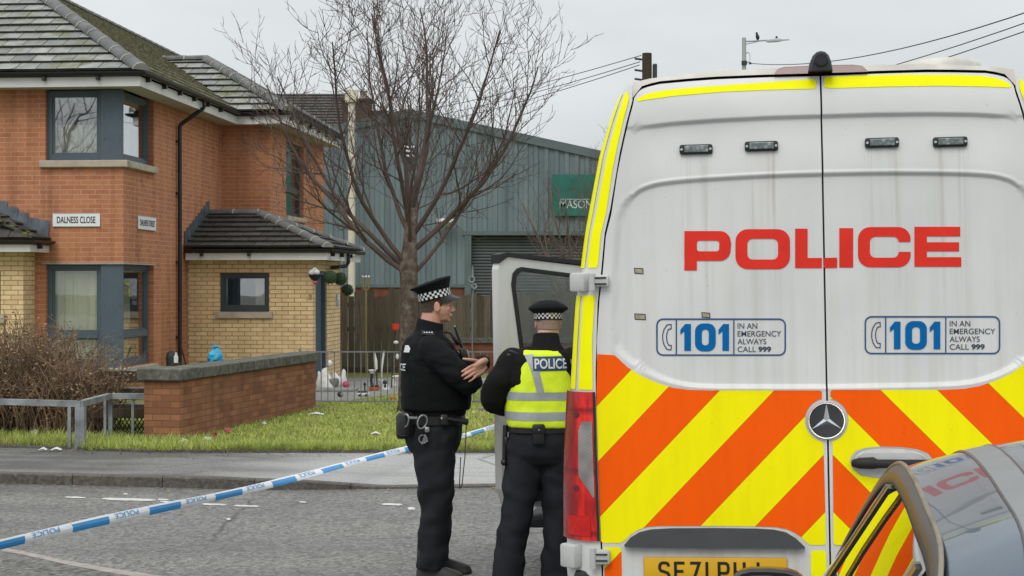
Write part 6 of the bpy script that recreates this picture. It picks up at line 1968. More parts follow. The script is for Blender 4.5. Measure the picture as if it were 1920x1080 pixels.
for sgn in (-1, 1):
    zt, zb = RP(1090, 735)[1], RP(1090, 1014)[1]
    ws = list(np.linspace(zb, zt, 30))
    wid = lambda w: (H(w) - G(w)) * 0.985 + 0.0
    tail = pillar('tail_lamp', [(w, 0.010, wid(w)) for w in ws], M['tail_red'], sgn, 0.014)
    mb = MB()
    for w_, tt in ((zt, 0), (zb, 0)):
        pass
    ca, cb = RP(1100, 790)[1], RP(1100, 932)[1]
    wc = list(np.linspace(cb, ca, 16))
    rows = []
    for i, w in enumerate(wc):
        q = (w - cb) / (ca - cb)
        d1 = (H(w) - G(w)) * float(np.interp(q, [0, 0.28, 0.9, 1.0], [0.12, 0.50, 0.50, 0.40]))
        rows.append((w, 0.014, max(0.02, d1)))
    o = pillar('clear_lens', rows, M['tail_clear'], sgn, 0.018); o.parent = tail
    rows = [(w, (H(w) - G(w)) * .28, (H(w) - G(w)) * .44) for w in np.linspace(RP(0, 992)[1], RP(0, 977)[1], 4)]
    o = pillar('reflector', [(w, (H(w) - G(w)) * .22, (H(w) - G(w)) * .8) for w in np.linspace(RP(1090, 1005)[1], RP(1090, 968)[1], 5)], pmat('bright red reflector', (0.55, 0.012, 0.01), 0.2, 0.2, 50), sgn, 0.017); o.parent = tail
    for py_ in (778, 916, 990):
        w_ = RP(1090, py_)[1]
        d_ = (H(w_) - G(w_)) * 0.58
        o = pillar('lamp_bulb', [(w_ + q, d_ - .011 * math.sqrt(max(0.02, 1 - (q / .012) ** 2)), d_ + .011 * math.sqrt(max(0.02, 1 - (q / .012) ** 2))) for q in np.linspace(-.012, .012, 7)], M['brake_red'], sgn, 0.0165); o.parent = tail
    pillar('lamp_gasket', [(w, 0.001, 0.012) for w in ws], M['rubber'], sgn, 0.012)
    # hinges
    for (ya, yb) in ((511, 547), (1022, 1067)):
        wa, wb_ = RP(1100, yb)[1], RP(1100, ya)[1]
        wm = (wa + wb_) / 2
        g, h = G(wm), H(wm)
        rot = (0, 0, sgn * R(-38))
        uc, vc = corner(wm, 0.55)
        mb = MB()
        mb.rbox((sgn * (uc + .006), vc - .018, wm), (0.085, 0.05, wb_ - wa), .010, rot=(0, 0, sgn * R(42)))
        hin = mb.build('door_hinge', M['hinge'], van, True, 40)
        mb = MB(); mb.rbox((sgn * (g + .0), rear_v(wm) - .020, wm + .004), (0.075, 0.03, (wb_ - wa) * .62), .008); 
        mb.tube([(sgn * (g + .028), rear_v(wm) - .032, wm - (wb_ - wa) * .42), (sgn * (g + .028), rear_v(wm) - .032, wm + (wb_ - wa) * .42)], .013, 10)
        mb.build('hinge_arm', M['hinge'], hin, True, 40)
        for dz in (-.012, .012):
            MB().rbox((sgn * (g + .002), rear_v(wm) - .037, wm + .004 + dz), (0.06, .006, .006), .002).build('hinge_slot', M['van_plastic'], hin)
        MB().rbox((sgn * (h - .012), vc - .005, wm), (.010, .012, (wb_ - wa) * .6), .002).build('hinge_slot', M['van_plastic'], hin)
# bumper and step
mb = MB()
mb.rbox((0, 0.06, 0.62), (1.90, 0.16, 0.17), .03); mb.rbox((0, -0.02, 0.46), (1.5, 0.22, 0.05), .015)
mb.rbox((-.90, 0.10, 0.66), (0.17, 0.26, 0.30), .03); mb.rbox((.90, 0.10, 0.66), (0.17, 0.26, 0.30), .03)
mb.build('bumper', M['van_plastic'], van, True, 40)
# brake light bar and camera hump, roof vent
bl = [RP(a, b) for a, b in ((1452, 137), (1458, 128), (1470, 124), (1540, 120.5), (1600, 119.5), (1618, 122), (1627, 132))]
mb = MB()
ring = lambda off, k: [(a, rear_v(b) + off, b + (k if i not in (0, 6) else 0)) for i, (a, b) in enumerate(bl)] + [(bl[-1][0], rear_v(bl[-1][1]) + off, bl[-1][1] - .004), (bl[0][0], rear_v(bl[0][1]) + off, bl[0][1] - .004)]
mb.loft([ring(0.06, .0), ring(-.012, .0), ring(-.018, -.004)])
mb.build('brake_light', M['brake_red'], van, True, 30)
hm_ = [RP(a, b) for a, b in ((1515, 135), (1518, 118), (1523, 106), (1530, 99), (1538, 96.5), (1546, 98), (1553, 104), (1558, 116), (1561, 133))]
cu = RP(1538, 120)
mb = MB()
rg_ = []
for off, k in ((0.26, .75), (0.08, 1.0), (-.03, 1.0), (-.055, .93), (-.065, .75)):
    rg_.append([(cu[0] + (a - cu[0]) * k, rear_v(2.7) + off, hm_[0][1] + (b - hm_[0][1]) * (k if off < 0.1 else .8)) for a, b in hm_])
mb.loft(rg_); cam_h = mb.build('rear_camera', M['van_plastic'], van, True, 35)
mb = MB(); mb.lathe([(.02, 0), (.024, .012)], (cu[0], rear_v(2.7) - .062, cu[1] + .01), 14, M=RX90)
mb.build('camera_lens', M['rubber'], cam_h)
vent_c = VI @ PX(1775, 112, 6.75)
mb = MB()
mb.lathe([(.19, -.06), (.185, .0), (.165, .022), (.11, .03), (.02, .031)], (vent_c.x, vent_c.y + .15, vent_c.z - .012), 28, M=Matrix.Diagonal((0.88, 0.9, 1)).to_3x3())
mb.build('roof_vent', M['van_roof'], van, True, 50)
# open front passenger door, hinged at its front edge and swung out
fh_w = VM @ Vector((-H(1.4) + .01, 5.02, 0))
free = PX(938, 500, 10.45)
dvec = Vector((free.x - fh_w.x, free.y - fh_w.y, 0))
DW = dvec.length
dang = math.atan2(dvec.y, dvec.x)
dl = VI @ fh_w
dloc = Matrix.Translation((dl.x, dl.y, 0)) @ Matrix.Rotation(dang - VY, 4, 'Z')
def dpt(s, z, dep): return dloc @ Vector((s * DW, dep, z))     # s from hinge to free edge, dep: thickness
z_top_f, z_top_h = PX(0, 470, 10.45).z, PX(0, 493, 11.0).z
out_ = [(0.0, .50), (0.0, 1.32), (.02, 1.40), (.30, 1.98), (.36, z_top_h - .01), (.45, z_top_h), (.94, z_top_f - .01), (.985, z_top_f - .03), (1.0, z_top_f - .09), (1.0, .60), (.96, .48), (.5, .43)]
win = [(.10, 1.36), (.12, 1.34), (.80, 1.34), (.84, 1.37), (.905, z_top_f - .20), (.895, z_top_f - .13), (.87, z_top_f - .10), (.84, z_top_f - .09), (.45, z_top_h - .07), (.40, z_top_h - .09), (.34, 1.90)]
sg = 1
def panel(mb, o, hs, d0, d1):
    p, f = fill2d(o, hs)
    nA = len(p)
    mb.add([dpt(a, b, d0) for a, b in p], f); mb.add([dpt(a, b, d1) for a, b in p], [q[::-1] for q in f])
    for loop in [o] + hs:
        mb.loft([[dpt(a, b, d0) for a, b in loop + loop[:1]], [dpt(a, b, d1) for a, b in loop + loop[:1]]], cap=False, closed=False)
mb = MB(); panel(mb, out_, [win], -0.035, 0.035)
fd = mb.build('front_door', M['van_white'], van)
def inset(loop, k):
    cx = sum(p[0] for p in loop) / len(loop); cy = sum(p[1] for p in loop) / len(loop)
    return [(cx + (a - cx) * k, cy + (b - cy) * k) for a, b in loop]
mb = MB(); panel(mb, inset(win, 1.045), [inset(win, 0.965)], -0.045, 0.045); mb.build('window_seal', M['rubber'], fd)
mb = MB(); panel(mb, inset(win, 0.97), [], -0.004, 0.004); mb.build('window_glass', M['van_glass'], fd)
mb = MB(); panel(mb, [(.36, z_top_h + .0), (.94, z_top_f - .008), (1.0, z_top_f - .05), (1.0, z_top_f + .005), (.95, z_top_f + .02), (.36, z_top_h + .025)], [], -0.042, 0.05); mb.build('door_seal', M['rubber'], fd)
mb = MB(); panel(mb, [(.04, .55), (.04, 1.28), (.80, 1.28), (.86, .62), (.8, .5)], [], 0.036, 0.07); mb.build('door_card', M['van_plastic'], fd)
mb = MB(); mb.tube([dpt(.2, 1.45, -.05), dpt(.15, 1.5, -.22)], .03, 8); mb.rbox(dpt(.12, 1.62, -.28), (.10, .20, .42), .03); mb.build('door_mirror', M['van_plastic'], fd, True, 40)
mb = MB(); mb.rbox(VI @ PX(1052, 962, 10.9) , (0.36, 0.9, .07), .015); mb.build('cab_step', M['van_plastic'], van)
# ------------------------------------------------------------ dark car in the foreground
CY = -R(11.4)
car = empty('parked_car', (1.543, 3.92, 0), CY, 'dark grey metallic hatchback in the lower right foreground with a glossy domed roof', 'car')
t = NT('dark grey metallic paint')
fl_ = t.noise(420, 2)
t.set(t.ramp(fl_, [(0.3, (0.085, 0.105, 0.13)), (0.7, (0.125, 0.15, 0.18))]), 0.24, 0.85, 0.4, 0.7)
t.p.inputs['Coat IOR'].default_value = 1.42
t.p.inputs['Coat Tint'].default_value = (0.86, 0.93, 1.0, 1)
t.p.inputs['Coat Roughness'].default_value = 0.025
bmp = t.n('ShaderNodeBump'); bmp.inputs['Strength'].default_value = 0.04; bmp.inputs['Distance'].default_value = 0.01
t.l(t.noise(3.0, 2), bmp.inputs['Height']); t.l(bmp.outputs[0], t.p.inputs['Coat Normal'])
M['car_paint'] = t.mat
M['frame_satin'] = pmat('satin grey door frame', (0.055, 0.058, 0.062), 0.38, 0.1, 4)
M['trim_black'] = pmat('gloss black trim', (0.012, 0.012, 0.013), 0.22, 0.2, 6)
M['trim_metal'] = pmat('weathered window trim', (0.22, 0.19, 0.14), 0.4, 0.35, 9, metal=0.4)
RAIL = [(-.745, 1.04, .975), (-.665, .64, 1.205), (-.60, .28, 1.375), (-.572, .02, 1.437), (-.56, -.35, 1.455), (-.55, -.8, 1.44), (-.545, -1.2, 1.395), (-.60, -1.55, 1.24), (-.69, -1.85, .99)]
ry = np.array([p[1] for p in RAIL])[::-1]
def rail(y): return (float(np.interp(y, ry, [p[0] for p in RAIL][::-1])), float(np.interp(y, ry, [p[2] for p in RAIL][::-1])))
def smooth_rail():
    P = [Vector(p) for p in RAIL]
    out = []
    for i in range(len(P) - 1):
        p0, p1, p2, p3 = P[max(i - 1, 0)], P[i], P[i + 1], P[min(i + 2, len(P) - 1)]
        for k in range(6):
            u = k / 6
            out.append(0.5 * ((2 * p1) + (p2 - p0) * u + (2 * p0 - 5 * p1 + 4 * p2 - p3) * u * u + (3 * p1 - p0 - 3 * p2 + p3) * u ** 3))
    out.append(P[-1])
    return out
RL = smooth_rail()
def roofpt(p, f):                          # f -1..1 across from the left rail to the right rail
    hx = -p.x
    return Vector((f * hx, p.y, p.z + 0.10 * (1 - f * f) * max(0.0, min(1, (p.z - 0.95) / 0.4))))
roof_part = [p for p in RL if -1.42 < p.y < 0.46]
mb = MB(); mb.loft([[roofpt(p, math.sin(math.pi / 2 * k / 12)) for k in range(-12, 13)] for p in roof_part], cap=False, closed=False)
mb.build('roof', M['car_paint'], car, True)
mb = MB(); mb.loft([[roofpt(p, k / 10) + Vector((0, 0, -.012)) for k in range(-10, 11)] for p in RL if p.y >= 0.40], cap=False, closed=False)
mb.build('windscreen', M['car_glass'], car, True)
mb = MB(); mb.loft([[roofpt(p, k / 10) + Vector((0, 0, -.012)) for k in range(-10, 11)] for p in RL if p.y <= -1.38], cap=False, closed=False)
mb.build('rear_window', M['car_glass'], car, True)
mb = MB()
for s in (-1, 1):
    for fo in (0.75, 0.635):
        pp_ = [roofpt(p, s * fo) + Vector((0, 0, .0015)) for p in roof_part]
        mb.tube(pp_, .0035, 6)
mb.build('roof_moulding', M['trim_black'], car, True)
mb = MB()
for s in (-1, 1):
    mb.loft([[roofpt(p, s * f) + Vector((0, 0, .003)) for f in (0.75, 0.71, 0.67, 0.635)] for p in roof_part], cap=False, closed=False)
mb.build('roof_strip', pmat('satin grey roof strip', (0.21, 0.215, 0.215), 0.5, 0.08), car, True)
BELT = lambda y: (-(0.845 - 0.05 * (y / 1.8) ** 2), 0.94 + 0.02 * (y + .5) * -0.3)
for s in (-1, 1):
    X_ = lambda v: Vector((-s * v[0], v[1], v[2]))
    # glass between rail and belt
    mb = MB()
    rows = []
    for p in RL:
        if p.y > 0.98 or p.y < -1.62: continue
        b = BELT(p.y)
        r0 = Vector(p) + Vector((-.004, 0, -.03))
        r1 = Vector((b[0], p.y, b[1]))
        if r0.z < r1.z: continue
        rows.append([X_(r0.lerp(r1, k / 6) + Vector((-.03 * math.sin(math.pi * k / 6) * 0.5, 0, 0))) for k in range(7)])
    mb.loft(rows, cap=False, closed=False); mb.build('side_window', M['car_glass'], car, True)
    # painted rail with metal and rubber edging
    mb = MB()
    mb.loft([[X_(p + Vector((-.004, 0, .014))), X_(p + Vector((-.022, 0, -.006))), X_(p + Vector((-.029, 0, -.034))), X_(p + Vector((-.022, 0, -.040)))] for p in RL], cap=False, closed=False)
    mb.build('window_frame', M['frame_satin'], car, True)
    mb = MB(); mb.tube([X_(p + Vector((-.006, 0, .012))) for p in RL], .006, 6); mb.build('roof_rail_trim', M['trim_metal'], car, True)
    mb = MB(); mb.tube([X_(p + Vector((-.027, 0, -.038))) for p in RL if p.y < .98], .0045, 6); mb.build('window_seal', M['rubber'], car, True)
    for yb, nm in ((-.10, 'door_pillar'), (-1.05, 'door_pillar')):
        rx, rz = rail(yb); b = BELT(yb)
        top, bot = Vector((rx - .03, yb, rz - .04)), Vector((b[0] - .012, yb + (0.03 if yb > -.5 else -.12), b[1]))
        mb = MB()
        d = Vector((0, .028, 0)); o_ = Vector((-.012, 0, 0)); bl_ = top.lerp(bot, .5) + Vector((-.017, 0, 0))
        mb.loft([[X_(q - d + o_), X_(q + d + o_), X_(q + d), X_(q - d)] for q in (top, bl_, bot)])
        pil = mb.build(nm, M['trim_black'], car)
        mb = MB()
        d2 = Vector((0, .034, 0))
        mb.loft([[X_(q + d2 + o_ * 1.2), X_(q + d2 * 1.65 + o_ * 1.2), X_(q + d2 * 1.65), X_(q + d2)] for q in (top, bl_, bot)])
        mb.build('pillar_strip', M['trim_metal'], pil)
    # sail panel at the foot of the windscreen pillar
    mb = MB(); mb.poly([X_(Vector((-.80, .70, .94))), X_(Vector((-.77, 1.02, .945))), X_(Vector((-.735, .82, 1.07)))]); mb.build('sail_panel', M['trim_black'], car)
    # mirror
    mb = MB()
    c0 = Vector((-.93, .70, .985))
    rings = []
    for dy, k in ((-.07, .92), (-.055, 1.0), (0.0, .98), (.05, .75), (.075, .35)):
        rings.append([X_(c0 + Vector((math.copysign(abs(math.cos(a)) ** .6, math.cos(a)) * .115 * k, dy, math.copysign(abs(math.sin(a)) ** .7, math.sin(a)) * .075 * k))) for a in [2 * math.pi * j / 20 for j in range(20)]])
    mb.loft(rings); mb.tube([X_(c0 + Vector((.06, .02, -.06))), X_(Vector((-.80, .74, .93)))], .028, 8)
    mir = mb.build('door_mirror', M['trim_black'], car, True, 50)
    mb = MB(); mb.poly([X_(c0 + Vector((math.copysign(abs(math.cos(a)) ** .6, math.cos(a)) * .098, -.073, math.copysign(abs(math.sin(a)) ** .7, math.sin(a)) * .058))) for a in [2 * math.pi * j / 20 for j in range(20)]])
    mb.build('mirror_glass', pmat('mirror glass', (0.75, 0.8, 0.82), 0.03, 0.02, metal=1.0), mir)
# lower body
def low(y, k=1.0, zb=.22, zt=None):
    b = BELT(y); zt = zt or b[1]; x = -b[0] * k
    half = [(x * .90, zb), (x * 1.0, .40), (x * 1.015, .62), (x * .995, .80), (x * 0.985, zt - .03), (x * .95, zt)]
    return [(-a, y, z) for a, z in half] + [(-x * .5, y, zt + .012), (x * .5, y, zt + .012)] + [(a, y, z) for a, z in reversed(half)]
mb = MB(); mb.loft([low(1.98, .62, .3, .66), low(1.93, .80, .26, .78), low(1.75, .93, .22, .85), low(1.4, 1.0, .22, .91), low(1.0), low(.3), low(-.6), low(-1.3), low(-1.75, .98), low(-1.98, .9, .28, .90), low(-2.05, .75, .36, .80)])
bod = mb.build('body', M['car_paint'], car, True, 40)
for y in (1.28, -1.28):
    for s in (-1, 1):
        rot = Euler((0, R(90), 0)).to_matrix()
        w_ = MB().lathe([(.2, -.09), (.30, -.1), (.315, -.07), (.315, .07), (.30, .1), (.2, .09)], (s * .80, y, .315), 22, M=rot).build('wheel', M['rubber'], car, True, 40)
        MB().lathe([(.195, -.085), (.195, .085)], (s * .80, y, .315), 16, M=rot).build('rim', M['hinge'], w_)
mb = MB(); mb.box((-.70, -1.5, .9), (.70, .6, .93)); mb.rbox((-.36, -.05, 1.05), (.48, .14, .55), .05); mb.rbox((.36, -.05, 1.05), (.48, .14, .55), .05); mb.build('seats', M['rubber'], car)
for s in (-1, 1):
    mb = MB(); mb.rbox((s * .72, -1.99, .78), (.22, .10, .16), .03); mb.build('tail_lamp', M['tail_red'], car, True, 40)
    mb = MB(); mb.rbox((s * .86, -.02, .80), (.03, .2, .03), .01); mb.build('door_handle', M['chrome'], car)

# ------------------------------------------------------------ people
t = NT('skin')
c = t.ramp(t.noise(14, 4), [(0.3, (0.50, 0.255, 0.185)), (0.7, (0.60, 0.335, 0.255))])
t.set(c, 0.5, spec=0.4); t.p.inputs['Subsurface Weight'].default_value = 0.08; t.p.inputs['Subsurface Radius'].default_value = (.01, .004, .002)
M['skin'] = t.mat
M['skin2'] = pmat('paler skin', (0.53, 0.31, 0.24), 0.5, 0.12, 14)
def cloth(name, col): return pmat(name, [c * 0.62 for c in col], 0.9, 0.3, 5, bump=0.35, bscale=160, spec=0.22)
M['black_cloth'] = cloth('black fleece', (0.010, 0.011, 0.013)); M['vest_black'] = cloth('black vest fabric', (0.0065, 0.0072, 0.0085))
M['trouser'] = cloth('black work trousers', (0.026, 0.029, 0.036)); M['jacket2'] = cloth('black jacket', (0.013, 0.0125, 0.0145))
M['leather'] = pmat('black leather', (0.013, 0.013, 0.014), 0.4, 0.3, 12, bump=0.3)
M['boot'] = pmat('dusty black boot leather', (0.026, 0.025, 0.025), 0.6, 0.35, 14, bump=0.4)
M['cap_cloth'] = cloth('cap cloth', (0.010, 0.012, 0.015)); M['white_thread'] = pmat('white woven thread', (0.62, 0.63, 0.64), 0.7, 0.1, 30)
M['steel'] = pmat('handcuff steel', (0.40, 0.41, 0.41), 0.3, 0.15, 20, metal=0.9)
M['hivis'] = pmat('lime fluorescent vest', (0.72, 0.93, 0.02), 0.7, 0.12, 6, bump=0.3, bscale=120); M['reflect'] = pmat('silver reflective tape', (0.33, 0.36, 0.37), 0.45, 0.15, 10)
M['panel_blue'] = pmat('blue back panel', (0.012, 0.045, 0.14), 0.5, 0.15, 12); M['hair'] = pmat('short brown hair', (0.06, 0.038, 0.028), 0.9, 0.5, 60, bump=0.6, bscale=200)
M['hair_grey'] = pmat('cropped grey hair', (0.30, 0.21, 0.175), 0.9, 0.25, 60, bump=0.5, bscale=220); M['eye'] = pmat('eye', (0.03, 0.025, 0.02), 0.2, 0.1); M['lip'] = pmat('lips', (0.36, 0.13, 0.11), 0.5, 0.1, 30)
def ell(z, cx, rx, ry, cy=0.0, e=2.3, n=28, lean=0.0):
    out = []
    for j in range(n):
        a = 2 * math.pi * j / n
        ca, sa = math.cos(a), math.sin(a)
        out.append((cx + rx * math.copysign(abs(ca) ** (2 / e), ca), cy + ry * math.copysign(abs(sa) ** (2 / e), sa), z + lean * ca * rx))
    return out
def limb(mb, pts, rad, flat=1.0, seg=16, end=True):  # tapering limb with rounded ends
    P = [Vector(p) for p in pts]
    Q, Rr = [], []
    for i in range(len(P) - 1):
        p0, p1, p2, p3 = P[max(i - 1, 0)], P[i], P[i + 1], P[min(i + 2, len(P) - 1)]
        for k in range(6):
            u = k / 6
            Q.append(0.5 * ((2 * p1) + (p2 - p0) * u + (2 * p0 - 5 * p1 + 4 * p2 - p3) * u * u + (3 * p1 - p0 - 3 * p2 + p3) * u ** 3)); Rr.append(rad[i] + (rad[i + 1] - rad[i]) * u)
    Q.append(P[-1]); Rr.append(rad[-1])
    mb.tube(Q, Rr, seg, flat=flat)
    mb.ball(P[0], rad[0], 12, 8)
    if end: mb.ball(P[-1], rad[-1], 12, 8)
def wrinkle(amp, f, st=(1, 1, 2.6), seed=0.0):
    def w(co, n):
        q = Vector((co.x * st[0], co.y * st[1], co.z * st[2])) * f + Vector((seed, seed * 1.7, 0))
        return amp * (noise.noise(q) + 0.5 * noise.noise(q * 2.1)) 
    return w
def cap_(parent, head_c, pitch, yaw, mats, band_w=0.046, r=(0.106, 0.088), dome=False):
    """flat peaked cap with chequered band; local +x is the front"""
    Mx = Matrix.Translation(head_c) @ Matrix.Rotation(yaw, 4, 'Z') @ Matrix.Rotation(-pitch, 4, 'Y')
    E = lambda rx, ry, z, cx=0.0, n=48, lift=0.0: [Mx @ Vector((cx + rx * math.cos(2 * math.pi * j / n), ry * math.sin(2 * math.pi * j / n), z + lift * math.cos(2 * math.pi * j / n))) for j in range(n)]
    rx, ry = r
    mb = MB()
    mb.loft([E(rx, ry, 0), E(rx + .001, ry + .001, band_w + .012), E(rx + .014, ry + .014, band_w + .032, -.004), E(rx + .030, ry + .034, band_w + .052, -.008, lift=.012), E(rx + .034, ry + .038, band_w + .060, -.009, lift=.014), E(rx + .030, ry + .033, band_w + .067, -.009, lift=.014), E(rx * .7, ry * .7, band_w + .074, -.01, lift=.010), E(.01, .01, band_w + .075, -.01)])
    if dome:                                 # softer crown, wide at the piping and domed above it
        mb = MB()
        mb.loft([E(rx, ry, 0), E(rx + .001, ry + .001, band_w + .004), E(rx + .016, ry + .018, band_w + .018, -.004), E(rx + .028, ry + .036, band_w + .030, -.006), E(rx + .030, ry + .038, band_w + .036, -.006), E(rx + .026, ry + .033, band_w + .046, -.006), E(rx * 1.02, ry * 1.06, band_w + .064, -.008), E(rx * .72, ry * .75, band_w + .080, -.01), E(rx * .3, ry * .3, band_w + .088, -.01), E(.01, .01, band_w + .089, -.01)])
    cp = mb.build('cap', M['cap_cloth'], parent, True, 50)
    mb = MB()
    n, rows = 40, 3
    for i in range(n):
        for k in range(rows):
            if (i + k) % 2: continue
            q = []
            for (ii, kk) in ((i, k), (i + 1, k), (i + 1, k + 1), (i, k + 1)):
                a = 2 * math.pi * ii / n
                q.append(Mx @ Vector(((rx + .0022) * math.cos(a), (ry + .0022) * math.sin(a), 0.006 + band_w * kk / rows)))
            mb.poly(q)
    mb.build('chequer_band', M['white_thread'], cp)
    mb = MB()                                # visor
    rows = []
    for f in (0, .35, .7, 1.0):
        row = []
        for j in range(-10, 11):
            a = R(72) * j / 10
            ext = 0.056 * math.cos(a * 1.2) ** 1.0 if abs(a * 1.2) < math.pi / 2 else 0
            row.append(Mx @ Vector(((rx + .001) * math.cos(a) + ext * f, (ry + .001) * math.sin(a) * (1 - .03 * f), 0.004 - f * 0.034 - 0.012 * f * (j / 10) ** 2)))
        rows.append(row)
    mb.loft(rows, cap=False, closed=False); mb.loft([[p - Vector((0, 0, .003)) for p in r_] for r_ in rows], cap=False, closed=False)
    mb.build('visor', M['leather'], cp, True)
    return cp
def head(parent, c, yaw, skin, hair, name='body', neck_to=None, stout=1.0, extra=None):
    """head centred on c (between the ears), facing local +x; extra adds hands to the same skin"""
    Mx = Matrix.Translation(c) @ Matrix.Rotation(yaw, 4, 'Z')
    mb = MB()
    T = lambda x, y, z: Mx @ Vector((x, y, z))
    def tb(x, y, z, r, **k): mb.ball(T(x, y, z), r, 16, 10, M=Matrix.Rotation(yaw, 3, 'Z'), **k)
    tb(-.012, 0, .045, (.098, .077, .088))                      # skull
    tb(.022, 0, -.018, (.070, .066 * stout, .085))                      # face
    tb(.034, 0, -.072, (.046, .050 * stout, .036))                      # jaw
    tb(.066, 0, -.088, (.020, .022, .018))                      # chin
    tb(-.045, 0, -.055, (.055, .056 * stout, .06))                      # nape
    tb(.076, 0, .028, (.016, .042, .014))                       # brow
    mb.tube([T(.084, 0, .012), T(.098, 0, -.010), T(.108, 0, -.027), T(.098, 0, -.036)], [.009, .0115, .0145, .010], 8)
    for s in (-1, 1):
        tb(.100, s * .010, -.033, (.009, .008, .007))           # nostril wing
        tb(.060, s * .036, -.018, (.024, .022, .024))           # cheek
        tb(.074, s * .030, .008, (.013, .016, .010))            # lids
        mb.loft([[T(-.006 + .021 * math.cos(a) * k + .004, s * (.074 + dy), -.006 + .033 * math.sin(a) * k) for a in [2 * math.pi * j / 12 for j in range(12)]] for dy, k in ((-.012, .7), (.004, 1.0), (.010, .95), (.010, .7))])
    tb(.088, 0, -.056, (.0125, .024, .0065)); tb(.086, 0, -.068, (.0125, .021, .007))
    if neck_to is not None:
        limb(mb, [T(-.028, 0, -.05), neck_to], [.062 * stout, .070 * stout])
    if extra: extra(mb)
    b = fuse(mb, name, 0.0042, 3, skin, parent)
    mb = MB()
    for s in (-1, 1): mb.ball(T(.0825, s * .030, .006), (.007, .009, .0045), 8, 6)
    mb.build('eyes', M['eye'], b, True)
    mb = MB()
    for s in (-1, 1): mb.tube([T(.090, s * .014, .026), T(.089, s * .034, .031), T(.078, s * .046, .026)], [.003, .0045, .002], 6)
    mb.build('eyebrows', hair, b, True)
    mb = MB(); mb.tube([T(.0925, -.024, -.062), T(.1, 0, -.0615), T(.0925, .024, -.062)], [.002, .0035, .002], 6); mb.build('mouth', M['lip'], b, True)
    mb = MB()                                                   # hair: close shell over the back and sides
    rows = []
    for k in range(9):
        th = R(-18 + k * 13)
        row = []
        for j in range(-14, 15):
            a = math.pi + R(118) * j / 14
            zc = .045 + .0915 * math.sin(th) - (0.035 if k == 0 and abs(j) < 10 else 0) - (.02 if k == 0 else 0)
            rr = math.cos(max(th, R(-10)))
            row.append(T(-.012 + .101 * rr * math.cos(a) * (1 if k > 1 else .94), .0805 * rr * math.sin(a) * (1 if k > 1 else .95), zc))
        rows.append(row)
    mb.loft(rows, cap=False, closed=False)
    mb.build('hair', hair, b, True)
    return b
def finger(mb, pts, r): limb(mb, pts, [r * (1.05 - .28 * i / (len(pts) - 1)) for i in range(len(pts))], seg=8)
def boot(mb, a, ang, L=.30, dz=0.0, z0=0.0):
    """boot with its ankle over a, toe along ang"""
    Mx = Matrix.Translation((a[0], a[1], z0)) @ Matrix.Rotation(ang, 4, 'Z')
    rings = []
    for x, w, h in ((-.085, .022, .05), (-.075, .038, .085), (-.03, .044, .12), (.03, .045, .115), (.085, .048, .085), (.14, .052, .066), (.185, .046, .052), (.212, .03, .04), (.222, .012, .026)):
        rings.append([Mx @ Vector((x, w * cy, .012 + h * cz)) for cy, cz in ((-1, 0), (-1.0, .3), (-.85, .7), (-.45, 1), (.45, 1), (.85, .7), (1.0, .3), (1, 0))])
    mb.loft(rings)
    mb.loft([[Mx @ Vector((x, w * 1.08 * s, z)) for x, w, s in sole] for sole in [[(-.09, .03, -1), (-.07, .044, -1), (.0, .044, -1), (.12, .055, -1), (.19, .048, -1), (.228, .018, -1), (.228, .018, 1), (.19, .048, 1), (.12, .055, 1), (0, .044, 1), (-.07, .044, 1), (-.09, .03, 1)]] for z in (0.0, .024)])
    limb(mb, [Mx @ Vector((-.02, 0, .09)), Mx @ Vector((-.025, 0, .2))], [.05, .058])

